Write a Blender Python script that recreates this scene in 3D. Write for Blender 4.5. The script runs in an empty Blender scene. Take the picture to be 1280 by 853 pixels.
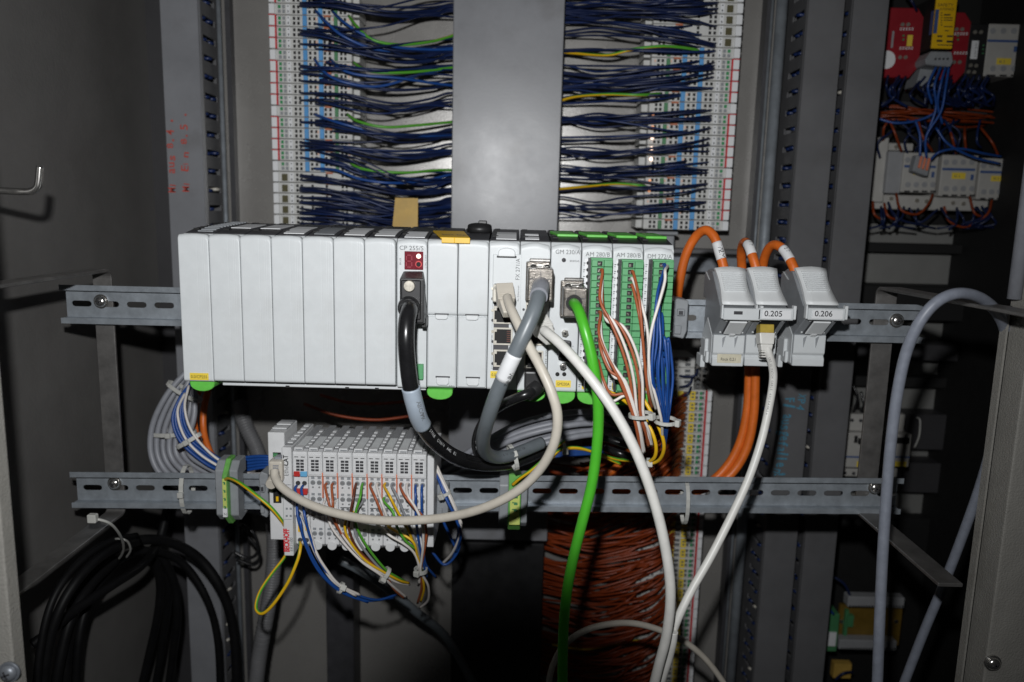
import bpy, bmesh, math, random
from mathutils import Vector, Matrix

random.seed(7)
SC = bpy.context.scene
COL = SC.collection
R = math.radians

# ------------------------------------------------------------------ camera
PITCH, ROLL, F = R(9.5), R(1.4), 980.0            # F: focal length in photograph pixels (1280 wide)
CAM = Vector((0.0, 0.0, 1.40))
cd = bpy.data.cameras.new('camera')
cd.sensor_width = 23.5
cd.lens = F * 23.5 / 1280
cd.clip_start, cd.clip_end = 0.02, 50
cd.dof.use_dof = True
cd.dof.focus_distance = 0.63
cd.dof.aperture_fstop = 3.6
cam = bpy.data.objects.new('camera', cd)
COL.objects.link(cam)
ROT = Matrix.Rotation(R(90) - PITCH, 3, 'X') @ Matrix.Rotation(ROLL, 3, 'Z')
cam.matrix_world = Matrix.Translation(CAM) @ ROT.to_4x4()
SC.camera = cam

# ------------------------------------------------------------------ world, flash, exposure
w = bpy.data.worlds.new('World')
SC.world = w
w.use_nodes = True
w.node_tree.nodes['Background'].inputs[0].default_value = (0.9, 0.95, 1.0, 1)
w.node_tree.nodes['Background'].inputs[1].default_value = 0.004
fl = bpy.data.lights.new('flash', 'SPOT')
fl.energy = 18.5
fl.spot_size = R(114)
fl.spot_blend = 1.0
fl.shadow_soft_size = 0.009
fl.color = (0.985, 0.992, 1.0)
flash = bpy.data.objects.new('flash', fl)
COL.objects.link(flash)
flash.location = CAM + Vector((-0.024, 0.0, 0.088))
FLASH_AIM = (530, 330)
FLASH_SIGN = 1.0
LENS_SHADE_MASK = (645, 930, 198, 72)                  # mask dimming the flash in the lower middle, in place of a lens barrel: centre, radius, softness in photo pixels
vs = SC.view_settings
SC.display_settings.display_device = 'sRGB'
vs.view_transform = 'Standard'
vs.look = 'None'
vs.exposure = 0.0
vs.gamma = 1.0
vs.use_curve_mapping = False


def at(px, py, Y):
    """photograph pixel -> the world point at depth Y in front of the camera"""
    d = ROT @ Vector(((px - 640) / F, -(py - 426.5) / F, -1))
    return CAM + d * (Y / d.y)


_d = (at(FLASH_AIM[0], FLASH_AIM[1], 1.0) - flash.location).normalized()
flash.rotation_euler = _d.to_track_quat('-Z', 'Y').to_euler()
# beam shape of the built-in flash: a node mask puts in a round shade, standing in for the lens shadow
_inv = flash.rotation_euler.to_matrix().inverted()
def _tan(px, py):
    q = _inv @ (at(px, py, .96) - flash.location)
    return q.x / -q.z, q.y / -q.z
_cx, _cy = _tan(LENS_SHADE_MASK[0], LENS_SHADE_MASK[1])
_rx = abs(_tan(LENS_SHADE_MASK[0] + 100, LENS_SHADE_MASK[1])[0] - _cx) / 100
_ry = abs(_tan(LENS_SHADE_MASK[0], LENS_SHADE_MASK[1] - 200)[1] - _cy) / 200
fl.use_nodes = True
_nt = fl.node_tree
_em = _nt.nodes['Emission']
_tc = _nt.nodes.new('ShaderNodeTexCoord')
_sx = _nt.nodes.new('ShaderNodeSeparateXYZ')
_nt.links.new(_tc.outputs['Normal'], _sx.inputs[0])
def _math(op, a, b):
    n = _nt.nodes.new('ShaderNodeMath'); n.operation = op
    for i, v in enumerate((a, b)):
        if v is None: continue
        if isinstance(v, (int, float)): n.inputs[i].default_value = v
        else: _nt.links.new(v, n.inputs[i])
    return n.outputs[0]
_az = _math('ABSOLUTE', _sx.outputs[2], None)
_px = _math('SUBTRACT', _math('DIVIDE', _sx.outputs[0], _az), _cx * FLASH_SIGN)
_py = _math('SUBTRACT', _math('DIVIDE', _sx.outputs[1], _az), _cy * FLASH_SIGN)
_py = _math('MULTIPLY', _py, _rx / _ry)
_dist = _math('SQRT', _math('ADD', _math('MULTIPLY', _px, _px), _math('MULTIPLY', _py, _py)), None)
_mr = _nt.nodes.new('ShaderNodeMapRange')
_mr.interpolation_type = 'SMOOTHSTEP'
_mr.inputs['From Min'].default_value = (LENS_SHADE_MASK[2] - LENS_SHADE_MASK[3]) * _rx
_mr.inputs['From Max'].default_value = (LENS_SHADE_MASK[2] + LENS_SHADE_MASK[3]) * _rx
_mr.inputs['To Min'].default_value = 0.012
_nt.links.new(_dist, _mr.inputs['Value'])
_nt.links.new(_mr.outputs['Result'], _em.inputs['Strength'])


# ------------------------------------------------------------------ materials
def mat(name, c, rough=0.5, metal=0.0, var=0.12, vscale=60, bump=0.0, bscale=900, emit=None, estr=0.0, dirt=0.0, spec=0.5, coat=0.0):
    m = bpy.data.materials.new(name)
    m.use_nodes = True
    nt = m.node_tree
    b = nt.nodes['Principled BSDF']
    tc = nt.nodes.new('ShaderNodeTexCoord')
    b.inputs['Roughness'].default_value = rough
    b.inputs['Metallic'].default_value = metal
    b.inputs['Specular IOR Level'].default_value = spec
    b.inputs['Coat Weight'].default_value = coat
    n = nt.nodes.new('ShaderNodeTexNoise')
    n.inputs['Scale'].default_value = vscale
    n.inputs['Detail'].default_value = 5
    n.inputs['Roughness'].default_value = 0.65
    nt.links.new(tc.outputs['Object'], n.inputs['Vector'])
    r = nt.nodes.new('ShaderNodeValToRGB')
    r.color_ramp.elements[0].position = 0.3
    r.color_ramp.elements[1].position = 0.7
    r.color_ramp.elements[0].color = (c[0] * (1 - var), c[1] * (1 - var), c[2] * (1 - var), 1)
    r.color_ramp.elements[1].color = (min(1, c[0] * (1 + var * .5)), min(1, c[1] * (1 + var * .5)), min(1, c[2] * (1 + var * .5)), 1)
    nt.links.new(n.outputs['Fac'], r.inputs['Fac'])
    last = r.outputs['Color']
    if dirt:
        n2 = nt.nodes.new('ShaderNodeTexNoise')
        n2.inputs['Scale'].default_value = 23
        n2.inputs['Detail'].default_value = 8
        nt.links.new(tc.outputs['Object'], n2.inputs['Vector'])
        r2 = nt.nodes.new('ShaderNodeValToRGB')
        r2.color_ramp.elements[0].position = 0.56
        r2.color_ramp.elements[1].position = 0.75
        r2.color_ramp.elements[0].color = (0, 0, 0, 1)
        r2.color_ramp.elements[1].color = (dirt, dirt, dirt, 1)
        nt.links.new(n2.outputs['Fac'], r2.inputs['Fac'])
        mx = nt.nodes.new('ShaderNodeMixRGB')
        mx.inputs[2].default_value = (c[0] * .45, c[1] * .4, c[2] * .34, 1)
        nt.links.new(r2.outputs['Color'], mx.inputs[0])
        nt.links.new(last, mx.inputs[1])
        last = mx.outputs[0]
    nt.links.new(last, b.inputs['Base Color'])
    rr = nt.nodes.new('ShaderNodeMapRange')
    rr.inputs['To Min'].default_value = max(0.03, rough - 0.08)
    rr.inputs['To Max'].default_value = min(1, rough + 0.1)
    nt.links.new(n.outputs['Fac'], rr.inputs['Value'])
    nt.links.new(rr.outputs['Result'], b.inputs['Roughness'])
    if bump:
        nb = nt.nodes.new('ShaderNodeTexNoise')
        nb.inputs['Scale'].default_value = bscale
        nb.inputs['Detail'].default_value = 2
        nt.links.new(tc.outputs['Object'], nb.inputs['Vector'])
        bp = nt.nodes.new('ShaderNodeBump')
        bp.inputs['Strength'].default_value = bump
        bp.inputs['Distance'].default_value = 0.0006
        nt.links.new(nb.outputs['Fac'], bp.inputs['Height'])
        nt.links.new(bp.outputs['Normal'], b.inputs['Normal'])
    if emit:
        b.inputs['Emission Color'].default_value = (*emit, 1)
        b.inputs['Emission Strength'].default_value = estr
    return m


M = {
    'plc': mat('plc_grey_plastic', (.595, .62, .63), .42, var=.06, vscale=45, bump=.10, bscale=1600, dirt=.22),
    'slide': mat('pale_slide_plastic', (.76, .78, .785), .45, var=.05, dirt=.15),
    'plc2': mat('plc_flap_plastic', (.66, .68, .69), .4, var=.05),
    'black': mat('black_plastic', (.016, .016, .017), .42, var=.3),
    'dark': mat('dark_grey_plastic', (.045, .045, .05), .5, var=.2),
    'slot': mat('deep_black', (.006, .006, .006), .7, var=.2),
    'foot': mat('bright_green_plastic', (.13, .52, .075), .35, var=.12, vscale=110),
    'tgreen': mat('terminal_green_plastic', (.10, .34, .145), .42, var=.1, vscale=120),
    'tgreen2': mat('terminal_green_dark', (.06, .22, .09), .5, var=.1),
    'paper': mat('white_paper', (.74, .75, .76), .6, var=.05),
    'paper_old': mat('yellowed_paper', (.6, .56, .43), .7, var=.15, vscale=200),
    'yellow': mat('yellow_label', (.80, .60, .06), .5, var=.07),
    'amber': mat('yellow_plastic', (.78, .47, .01), .4, var=.1),
    'print': mat('black_print', (.02, .02, .022), .6, var=.1),
    'print_grey': mat('grey_print', (.13, .135, .14), .6, var=.1),
    'red_print': mat('red_print', (.62, .02, .03), .55, var=.1),
    'red_ink': mat('red_marker_ink', (.50, .07, .05), .6, var=.35, vscale=400),
    'blue_ink': mat('blue_marker_ink', (.07, .26, .38), .6, var=.35, vscale=400),
    'chrome': mat('polished_metal', (.75, .73, .70), .2, .95, var=.1),
    'hood': mat('cast_metal_hood', (.17, .155, .138), .30, .75, var=.3, vscale=160, bump=.3, bscale=1200),
    'nickel': mat('dull_nickel', (.52, .49, .42), .34, .7, var=.2, vscale=300),
    'zinc': mat('zinc_plated_steel', (.35, .385, .42), .42, .45, var=.25, vscale=70, bump=.15, bscale=500, dirt=.2),
    'zinc_dark': mat('dark_zinc_steel', (.25, .27, .30), .42, .45, var=.2, vscale=90),
    'bracket': mat('raw_steel_strap', (.29, .28, .27), .46, .8, var=.3, vscale=50, bump=.12, bscale=700, dirt=.3),
    'plate': mat('grey_mounting_plate', (.275, .265, .25), .26, .25, var=.08, vscale=14, bump=.16, bscale=700, spec=.8),
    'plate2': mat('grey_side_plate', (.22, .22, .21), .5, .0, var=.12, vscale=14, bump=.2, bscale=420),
    'wall': mat('grey_cabinet_wall', (.148, .143, .137), .42, .0, var=.16, vscale=9, bump=.35, bscale=330),
    'post': mat('dark_recess_grey', (.045, .044, .047), .5, .0, var=.15, vscale=20),
    'frame': mat('beige_powder_coat', (.29, .28, .255), .55, .0, var=.1, vscale=40, bump=.9, bscale=620, dirt=.35),
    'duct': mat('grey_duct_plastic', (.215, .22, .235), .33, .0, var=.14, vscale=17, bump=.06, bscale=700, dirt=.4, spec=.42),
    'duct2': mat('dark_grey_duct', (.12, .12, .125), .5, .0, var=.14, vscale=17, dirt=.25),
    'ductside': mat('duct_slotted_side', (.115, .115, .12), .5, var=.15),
    'term': mat('rear_terminal_plastic', (.56, .56, .54), .5, var=.1, vscale=150),
    'tgrey': mat('mid_grey_plastic', (.26, .275, .29), .5, var=.12, vscale=120),
    'ecat': mat('light_terminal_plastic', (.64, .645, .65), .45, var=.06, vscale=90, bump=.08, bscale=1500),
    'hole_mid': mat('recessed_contact', (.22, .225, .23), .55, var=.1),
    'ecat_dk': mat('grey_terminal_top', (.30, .305, .315), .5, var=.1),
    'tblue': mat('blue_terminal_cap', (.08, .30, .62), .45, var=.1),
    'tred': mat('red_terminal_cap', (.50, .03, .025), .45, var=.1),
    'tlblue': mat('light_blue_cap', (.14, .42, .68), .45, var=.1),
    'ored': mat('orange_contact', (.70, .22, .12), .5, var=.12),
    'orust': mat('rust_orange_contact', (.46, .13, .05), .5, var=.2),
    'lgreen': mat('green_led_lens', (.03, .26, .09), .4, var=.1),
    'led_or': mat('orange_led', (.9, .5, .3), .4, emit=(1, .42, .2), estr=.55),
    'led_on': mat('lit_white_led', (.9, .8, .7), .3, emit=(1, .75, .6), estr=2.2),
    'led_pk': mat('pink_led_lens', (.75, .5, .4), .35, var=.1),
    'olive': mat('olive_window', (.10, .09, .045), .3, var=.2, vscale=900),
    'redwin': mat('dark_red_window', (.16, .012, .022), .18, var=.12, vscale=300),
    'redseg': mat('red_segment', (.30, .02, .04), .3, var=.1),
    'redring': mat('red_ring', (.6, .03, .03), .35, var=.1),
    'wblack': mat('black_cable_sheath', (.012, .012, .013), .26, var=.3, spec=.55),
    'wmatte': mat('matte_black_sheath', (.006, .006, .0065), .5, var=.3, spec=.16),
    'wwhite': mat('white_cable_sheath', (.70, .69, .655), .4, var=.08, vscale=120, dirt=.2),
    'wbeige': mat('beige_cable_sheath', (.54, .50, .43), .42, var=.08, vscale=120, dirt=.2),
    'wgrey': mat('grey_cable_sheath', (.145, .165, .18), .36, var=.1, vscale=120),
    'wlgrey': mat('light_grey_cable_sheath', (.27, .28, .31), .42, var=.12, vscale=120, dirt=.2),
    'wbgrey': mat('blue_grey_cable_sheath', (.23, .25, .30), .42, var=.14, vscale=160, dirt=.3),
    'wgreen': mat('green_cable_sheath', (.07, .42, .025), .34, var=.08),
    'wblue': mat('blue_wire', (.012, .065, .27), .38, var=.15),
    'wblue2': mat('deep_blue_wire', (.009, .024, .10), .4, var=.2),
    'wnavy': mat('navy_wire', (.007, .015, .060), .4, var=.2),
    'wbrown': mat('brown_wire', (.36, .095, .035), .42, var=.1),
    'wdbrown': mat('dark_brown_wire', (.12, .035, .02), .42, var=.1),
    'wwht': mat('white_wire', (.72, .68, .64), .42, var=.07),
    'wyel': mat('yellow_wire', (.74, .44, .012), .4, var=.1),
    'wgrn': mat('green_wire', (.09, .36, .03), .4, var=.1),
    'wgry': mat('grey_wire', (.26, .27, .29), .42, var=.1),
    'worange': mat('orange_wire', (.225, .035, .006), .45, var=.2, vscale=200),
    'worange2': mat('bright_orange_wire', (.46, .085, .013), .45, var=.2, vscale=200),
    'cvorange': mat('orange_cable_sheath', (.70, .15, .018), .42, var=.18, vscale=90, bump=.25, bscale=500, dirt=.35),
    'tie': mat('clear_cable_tie', (.50, .50, .47), .35, var=.1),
    'sleeve': mat('pale_blue_sleeve', (.36, .42, .49), .4, var=.12, vscale=90, dirt=.5),
    'ecogreen': mat('translucent_green', (.16, .44, .10), .4, var=.25, vscale=150),
    'ygreen': mat('pale_yellow_green_label', (.55, .62, .16), .5, var=.12, vscale=300),
    'tagtan': mat('tan_yellow_tag', (.52, .33, .07), .5, var=.25, vscale=50, dirt=.5),
    'cwhite': mat('off_white_device', (.43, .42, .395), .5, var=.08),
    'sred': mat('red_device_plastic', (.26, .010, .018), .45, var=.12),
    'cblue': mat('blue_stripe', (.05, .10, .26), .5, var=.1),
    'ind': mat('gold_contact', (.62, .45, .08), .35, .5, var=.2),
    'conduit': mat('grey_corrugated_plastic', (.14, .14, .145), .5, var=.15, dirt=.3),
    'pcb': mat('yellow_circuit_board', (.17, .105, .018), .4, var=.25, vscale=60),
    'clearw': mat('clear_socket', (.60, .57, .50), .35, var=.1),
}

# ------------------------------------------------------------------ object helpers
ORIGIN = {}


def link(o, parent=None, origin=None):
    COL.objects.link(o)
    if parent is not None:
        o.parent = parent
        ORIGIN[o.name] = ORIGIN[parent.name]
    else:
        o.location = origin if origin is not None else Vector((0, 0, 0))
        ORIGIN[o.name] = Vector(o.location)
    return o


def tag(o, label=None, cat=None, group=None, kind=None):
    if label: o['label'] = label
    if cat: o['category'] = cat
    if group: o['group'] = group
    if kind: o['kind'] = kind
    return o


def thing(name, label, cat, loc, group=None):
    o = bpy.data.objects.new(name, None)
    o.empty_display_size = 0.01
    link(o, None, Vector(loc))
    return tag(o, label, cat, group)


def dup(root, delta, label=None):
    def rec(o, parent):
        c = o.copy()
        COL.objects.link(c)
        if parent is not None:
            c.parent = parent
        for ch in o.children:
            rec(ch, c)
        return c
    c = rec(root, None)
    c.location = Vector(root.location) + Vector(delta)
    ORIGIN[c.name] = Vector(c.location)
    if label: c['label'] = label
    return c


class MB:
    """collects shapes given in world coordinates; build() links them as one mesh object"""
    def __init__(s):
        s.v, s.f, s.m, s.sm = [], [], [], []

    def poly(s, pts, mi=0, smooth=False):
        n = len(s.v)
        s.v += [Vector(p) for p in pts]
        s.f.append(tuple(range(n, n + len(pts)))); s.m.append(mi); s.sm.append(smooth)

    def box(s, x0, x1, y0, y1, z0, z1, mi=0):
        if x0 > x1: x0, x1 = x1, x0
        if y0 > y1: y0, y1 = y1, y0
        if z0 > z1: z0, z1 = z1, z0
        n = len(s.v)
        s.v += [Vector(p) for p in ((x0, y0, z0), (x1, y0, z0), (x1, y1, z0), (x0, y1, z0),
                                    (x0, y0, z1), (x1, y0, z1), (x1, y1, z1), (x0, y1, z1))]
        for q in ((0, 3, 2, 1), (4, 5, 6, 7), (0, 1, 5, 4), (1, 2, 6, 5), (2, 3, 7, 6), (3, 0, 4, 7)):
            s.f.append(tuple(n + i for i in q)); s.m.append(mi); s.sm.append(False)
        return s

    def hexa(s, c8, mi=0):
        """free hexahedron, corners ordered as in box()"""
        n = len(s.v)
        s.v += [Vector(p) for p in c8]
        for q in ((0, 3, 2, 1), (4, 5, 6, 7), (0, 1, 5, 4), (1, 2, 6, 5), (2, 3, 7, 6), (3, 0, 4, 7)):
            s.f.append(tuple(n + i for i in q)); s.m.append(mi); s.sm.append(False)
        return s

    def prism(s, a, b, mi=0, capmi=None, smooth=False):
        """two matching outlines a, b -> closed prism"""
        n, k = len(s.v), len(a)
        s.v += [Vector(p) for p in a] + [Vector(p) for p in b]
        for i in range(k):
            j = (i + 1) % k
            s.f.append((n + i, n + j, n + k + j, n + k + i)); s.m.append(mi); s.sm.append(smooth)
        cm = mi if capmi is None else capmi
        s.f.append(tuple(n + i for i in range(k))); s.m.append(cm); s.sm.append(False)
        s.f.append(tuple(n + k + i for i in reversed(range(k)))); s.m.append(cm); s.sm.append(False)
        return s

    def prism_x(s, yz, x0, x1, mi=0):
        return s.prism([(x0, y, z) for y, z in yz], [(x1, y, z) for y, z in yz], mi)

    def prism_y(s, xz, y0, y1, mi=0):
        return s.prism([(x, y0, z) for x, z in xz], [(x, y1, z) for x, z in xz], mi)

    def cyl(s, p0, p1, r0, r1=None, seg=12, mi=0, smooth=True):
        p0, p1 = Vector(p0), Vector(p1)
        r1 = r0 if r1 is None else r1
        d = (p1 - p0).normalized()
        u = d.orthogonal().normalized(); v = d.cross(u)
        A = [p0 + (u * math.cos(t) + v * math.sin(t)) * r0 for t in [2 * math.pi * i / seg for i in range(seg)]]
        B = [p1 + (u * math.cos(t) + v * math.sin(t)) * r1 for t in [2 * math.pi * i / seg for i in range(seg)]]
        return s.prism(A, B, mi, smooth=smooth)

    def dome(s, c, d, r, h, seg=14, rings=4, mi=0):
        """rounded cap, base centre c, axis d"""
        c, d = Vector(c), Vector(d).normalized()
        u = d.orthogonal().normalized(); v = d.cross(u)
        n = len(s.v)
        for i in range(rings):
            a = (math.pi / 2) * i / rings
            for k in range(seg):
                t = 2 * math.pi * k / seg
                s.v.append(c + d * h * math.sin(a) + (u * math.cos(t) + v * math.sin(t)) * r * math.cos(a))
        s.v.append(c + d * h)
        for i in range(rings - 1):
            for k in range(seg):
                k2 = (k + 1) % seg
                s.f.append((n + i * seg + k, n + i * seg + k2, n + (i + 1) * seg + k2, n + (i + 1) * seg + k)); s.m.append(mi); s.sm.append(True)
        top = n + rings * seg
        for k in range(seg):
            s.f.append((n + (rings - 1) * seg + k, n + (rings - 1) * seg + (k + 1) % seg, top)); s.m.append(mi); s.sm.append(True)
        return s

    def tube(s, pts, r, seg=8, mi=0, stripe=None, twist=0.0, ribs=None):
        """pts: dense list of Vectors; stripe=(mi2, fraction) colours part of the ring"""
        n = len(s.v)
        T = []
        for i in range(len(pts)):
            a = pts[max(0, i - 1)]; b = pts[min(len(pts) - 1, i + 1)]
            T.append((b - a).normalized() if (b - a).length > 1e-9 else Vector((0, 0, 1)))
        u = T[0].orthogonal().normalized()
        ref = Vector((0, -1, 0))
        u = (ref - T[0] * ref.dot(T[0]))
        u = u.normalized() if u.length > 1e-4 else T[0].orthogonal().normalized()
        for i, p in enumerate(pts):
            u = u - T[i] * u.dot(T[i])
            u = u.normalized() if u.length > 1e-6 else T[i].orthogonal().normalized()
            v = T[i].cross(u)
            rr = r * (ribs[i] if ribs else 1.0)
            for k in range(seg):
                t = 2 * math.pi * k / seg + twist * i - (1.15 if stripe else 0)
                s.v.append(p + (u * math.cos(t) + v * math.sin(t)) * rr)
        for i in range(len(pts) - 1):
            for k in range(seg):
                k2 = (k + 1) % seg
                s.f.append((n + i * seg + k, n + i * seg + k2, n + (i + 1) * seg + k2, n + (i + 1) * seg + k))
                s.m.append(stripe[0] if stripe and k < seg * stripe[1] else mi); s.sm.append(True)
        s.f.append(tuple(n + k for k in reversed(range(seg)))); s.m.append(mi); s.sm.append(False)
        e = n + (len(pts) - 1) * seg
        s.f.append(tuple(e + k for k in range(seg))); s.m.append(mi); s.sm.append(False)
        return s

    def build(s, name, mats, parent=None, bevel=0.0, segs=1, origin=None, kind=None, angle=30):
        if not isinstance(mats, (list, tuple)): mats = [mats]
        if parent is not None: o0 = ORIGIN[parent.name]
        elif origin is not None: o0 = Vector(origin)
        else:
            lo = Vector((min(p.x for p in s.v), min(p.y for p in s.v), min(p.z for p in s.v)))
            hi = Vector((max(p.x for p in s.v), max(p.y for p in s.v), max(p.z for p in s.v)))
            o0 = (lo + hi) / 2
        me = bpy.data.meshes.new(name)
        me.from_pydata([tuple(p - o0) for p in s.v], [], s.f)
        for m in mats: me.materials.append(m)
        me.polygons.foreach_set('material_index', s.m)
        me.polygons.foreach_set('use_smooth', s.sm)
        bm = bmesh.new(); bm.from_mesh(me)
        bmesh.ops.recalc_face_normals(bm, faces=bm.faces)
        if bevel:
            es = [e for e in bm.edges if len(e.link_faces) == 2 and e.calc_face_angle(0) > R(angle)]
            bmesh.ops.bevel(bm, geom=es, offset=bevel, segments=segs, profile=0.6, affect='EDGES', clamp_overlap=True)
        bm.to_mesh(me); bm.free()
        me.update()
        o = bpy.data.objects.new(name, me)
        link(o, parent, None if parent is not None else o0)
        if kind: o['kind'] = kind
        return o


def bx(mb, x0, y0, x1, y1, Yf, Yb, mi=0):
    """upright box whose front face covers the photo rectangle when it stands at depth Yf"""
    xm, ym = (x0 + x1) / 2, (y0 + y1) / 2
    return mb.box(at(x0, ym, Yf).x, at(x1, ym, Yf).x, Yf, Yb, at(xm, y0, Yf).z, at(xm, y1, Yf).z, mi)


def spline(ctrl, n=10):
    P = [Vector(p) for p in ctrl]
    P = [P[0] * 2 - P[1]] + P + [P[-1] * 2 - P[-2]]
    out = []
    for i in range(1, len(P) - 2):
        p0, p1, p2, p3 = P[i - 1], P[i], P[i + 1], P[i + 2]
        for k in range(n):
            t = k / n
            out.append(0.5 * ((2 * p1) + (p2 - p0) * t + (2 * p0 - 5 * p1 + 4 * p2 - p3) * t * t + (3 * p1 - p0 - 3 * p2 + p3) * t ** 3))
    out.append(P[-2])
    return out


def pix(c):
    return [at(*p) for p in c]


def cable(name, label, cat, ctrl, r_mm, m, group=None, seg=10, n=8, m2=None, frac=.5, twist=0.0, parent=None):
    pts = spline(pix(ctrl), n)
    mb = MB()
    mb.tube(pts, r_mm / 1000, seg, 0, (1, frac) if m2 else None, twist)
    o = mb.build(name, [m, m2] if m2 else m, parent, origin=None if parent is not None else pts[len(pts) // 2])
    if parent is None: tag(o, label, cat, group)
    return o, pts


FONT_CACHE = {}


def text(s, P, xd, yd, h, m, parent, width=None, name='lettering', lift=.00025, bold=0.0):
    """flat print: P bottom-left corner, xd / yd unit directions, h cap height in metres"""
    key = (s, bold) if bold else s
    if key not in FONT_CACHE:
        cu = bpy.data.curves.new('glyphs', 'FONT')
        cu.body = s
        cu.offset = bold
        cu.resolution_u = 3
        ob = bpy.data.objects.new('glyphs', cu)
        me = bpy.data.meshes.new_from_object(ob)
        vv = [Vector(v.co) for v in me.vertices]; ff = [tuple(p.vertices) for p in me.polygons]
        bpy.data.objects.remove(ob); bpy.data.curves.remove(cu); bpy.data.meshes.remove(me)
        FONT_CACHE[key] = (vv, ff)
    vv, ff = FONT_CACHE[key]
    x0 = min(v.x for v in vv); x1 = max(v.x for v in vv)
    y0 = 0; y1 = max(max(v.y for v in vv), .1)
    sy = h / (y1 - y0)
    sx = sy if width is None else width / (x1 - x0)
    xd, yd = Vector(xd).normalized(), Vector(yd).normalized()
    nrm = xd.cross(yd)
    mb = MB()
    mb.v = [Vector(P) + xd * ((v.x - x0) * sx) + yd * ((v.y - y0) * sy) + nrm * lift for v in vv]
    mb.f = list(ff); mb.m = [0] * len(ff); mb.sm = [False] * len(ff)
    return mb.build(name, m, parent, kind=None)


XD, ZD, YD = Vector((1, 0, 0)), Vector((0, 0, 1)), Vector((0, 1, 0))


def path_text(s, pts, r, i0, m, parent, h, toward=Vector((0, -1, .35)), name='print', flip=False, step=.62):
    """print running along a cable, one glyph after another on the side facing 'toward'"""
    L = [0]
    for a, b in zip(pts, pts[1:]): L.append(L[-1] + (b - a).length)
    d = L[i0]
    mb = MB()
    for ch in s:
        d += h * step
        if ch == ' ': continue
        i = next((k for k in range(len(L) - 1) if L[k + 1] >= d), None)
        if i is None: break
        t = (pts[i + 1] - pts[i]).normalized()
        p = pts[i] + t * (d - L[i])
        nrm = (toward - t * toward.dot(t)).normalized()
        up = nrm.cross(t)
        if flip: t, up = -t, -up
        if ch not in FONT_CACHE:
            cu = bpy.data.curves.new('glyphs', 'FONT'); cu.body = ch; cu.resolution_u = 2
            ob = bpy.data.objects.new('glyphs', cu)
            me = bpy.data.meshes.new_from_object(ob)
            FONT_CACHE[ch] = ([Vector(v.co) for v in me.vertices], [tuple(q.vertices) for q in me.polygons])
            bpy.data.objects.remove(ob); bpy.data.curves.remove(cu); bpy.data.meshes.remove(me)
        vv, ff = FONT_CACHE[ch]
        n = len(mb.v)
        for v in vv:
            yy = (v.y - .34) * h / .7
            ang = yy / r
            mb.v.append(p + t * (v.x * h / .7) + nrm * (r * math.cos(ang) + .00012) + up * (r * math.sin(ang)))
        for f in ff:
            mb.f.append(tuple(n + k for k in f)); mb.m.append(0); mb.sm.append(False)
    return mb.build(name, m, parent) if mb.f else None


def ring_tie(label, pts, i, r, group='cable ties', head=Vector((0, -1, .2)), wmm=2.6, tail=0.0, sq=1.0):
    """a cable tie round the point pts[i] of a path: strap + head"""
    i = max(1, min(len(pts) - 2, i))
    p = pts[i]; t = (pts[i + 1] - pts[i - 1]).normalized()
    return tie_at(label, p, t, r, group, head, wmm, tail)


def tie_at(label, p, t, r, group='cable ties', head=Vector((0, -1, .2)), wmm=2.6, tail=0.0, flat=1.0):
    p = Vector(p); t = Vector(t).normalized()
    u = (head - t * head.dot(t)).normalized(); v = t.cross(u)
    th = thing('cable_tie', label, 'cable tie', p, group)
    mb = MB()
    A, B, C_, D = [], [], [], []
    seg = 18
    hw = wmm / 2000
    for k in range(seg):
        a = 2 * math.pi * k / seg
        d = u * math.cos(a) * flat + v * math.sin(a)
        A.append(p + d * r - t * hw); B.append(p + d * r + t * hw)
        C_.append(p + d * (r + .0011) + t * hw); D.append(p + d * (r + .0011) - t * hw)
    for k in range(seg):
        j = (k + 1) % seg
        for (P, Q) in ((A, B), (B, C_), (C_, D), (D, A)):
            mb.poly([P[k], P[j], Q[j], Q[k]], 0, True)
    mb.build('strap', M['tie'], th)
    hb = MB()
    c = p + u * (r * flat + .0018)
    a, b, e = t * .0026, v * .0026, u * .0018
    hb.hexa([c - a - b - e, c + a - b - e, c + a + b - e, c - a + b - e, c - a - b + e, c + a - b + e, c + a + b + e, c - a + b + e])
    if tail:
        q = c + v * tail
        a2, e2 = t * hw, u * .0006
        hb.hexa([c - a2 - e2, c + a2 - e2, q + a2 - e2, q - a2 - e2, c - a2 + e2, c + a2 + e2, q + a2 + e2, q - a2 + e2])
    hb.build('head', M['tie'], th, bevel=.0005)
    return th


ORD = ['first', 'second', 'third', 'fourth', 'fifth', 'sixth', 'seventh', 'eighth', 'ninth', 'tenth', 'eleventh', 'twelfth',
       'thirteenth', 'fourteenth', 'fifteenth', 'sixteenth', 'seventeenth', 'eighteenth', 'nineteenth', 'twentieth',
       'twenty-first', 'twenty-second', 'twenty-third', 'twenty-fourth', 'twenty-fifth', 'twenty-sixth', 'twenty-seventh',
       'twenty-eighth', 'twenty-ninth', 'thirtieth', 'thirty-first', 'thirty-second', 'thirty-third', 'thirty-fourth', 'thirty-fifth']

# ------------------------------------------------------------------ depths (metres from the camera)
Y_PLATE, Y_DUCT, Y_TERM = .960, .888, .900
Y_RAIL = .708
Y_PLC = .612
Y_EC = .648
ZT, ZB = at(640, -60, .96).z, at(640, 930, .96).z
ZT2, ZB2 = ZT + .03, ZB - .05


def struct(mb, name, m, **k):
    o = mb.build(name, m, **k)
    o['kind'] = 'structure'
    return o


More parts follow.
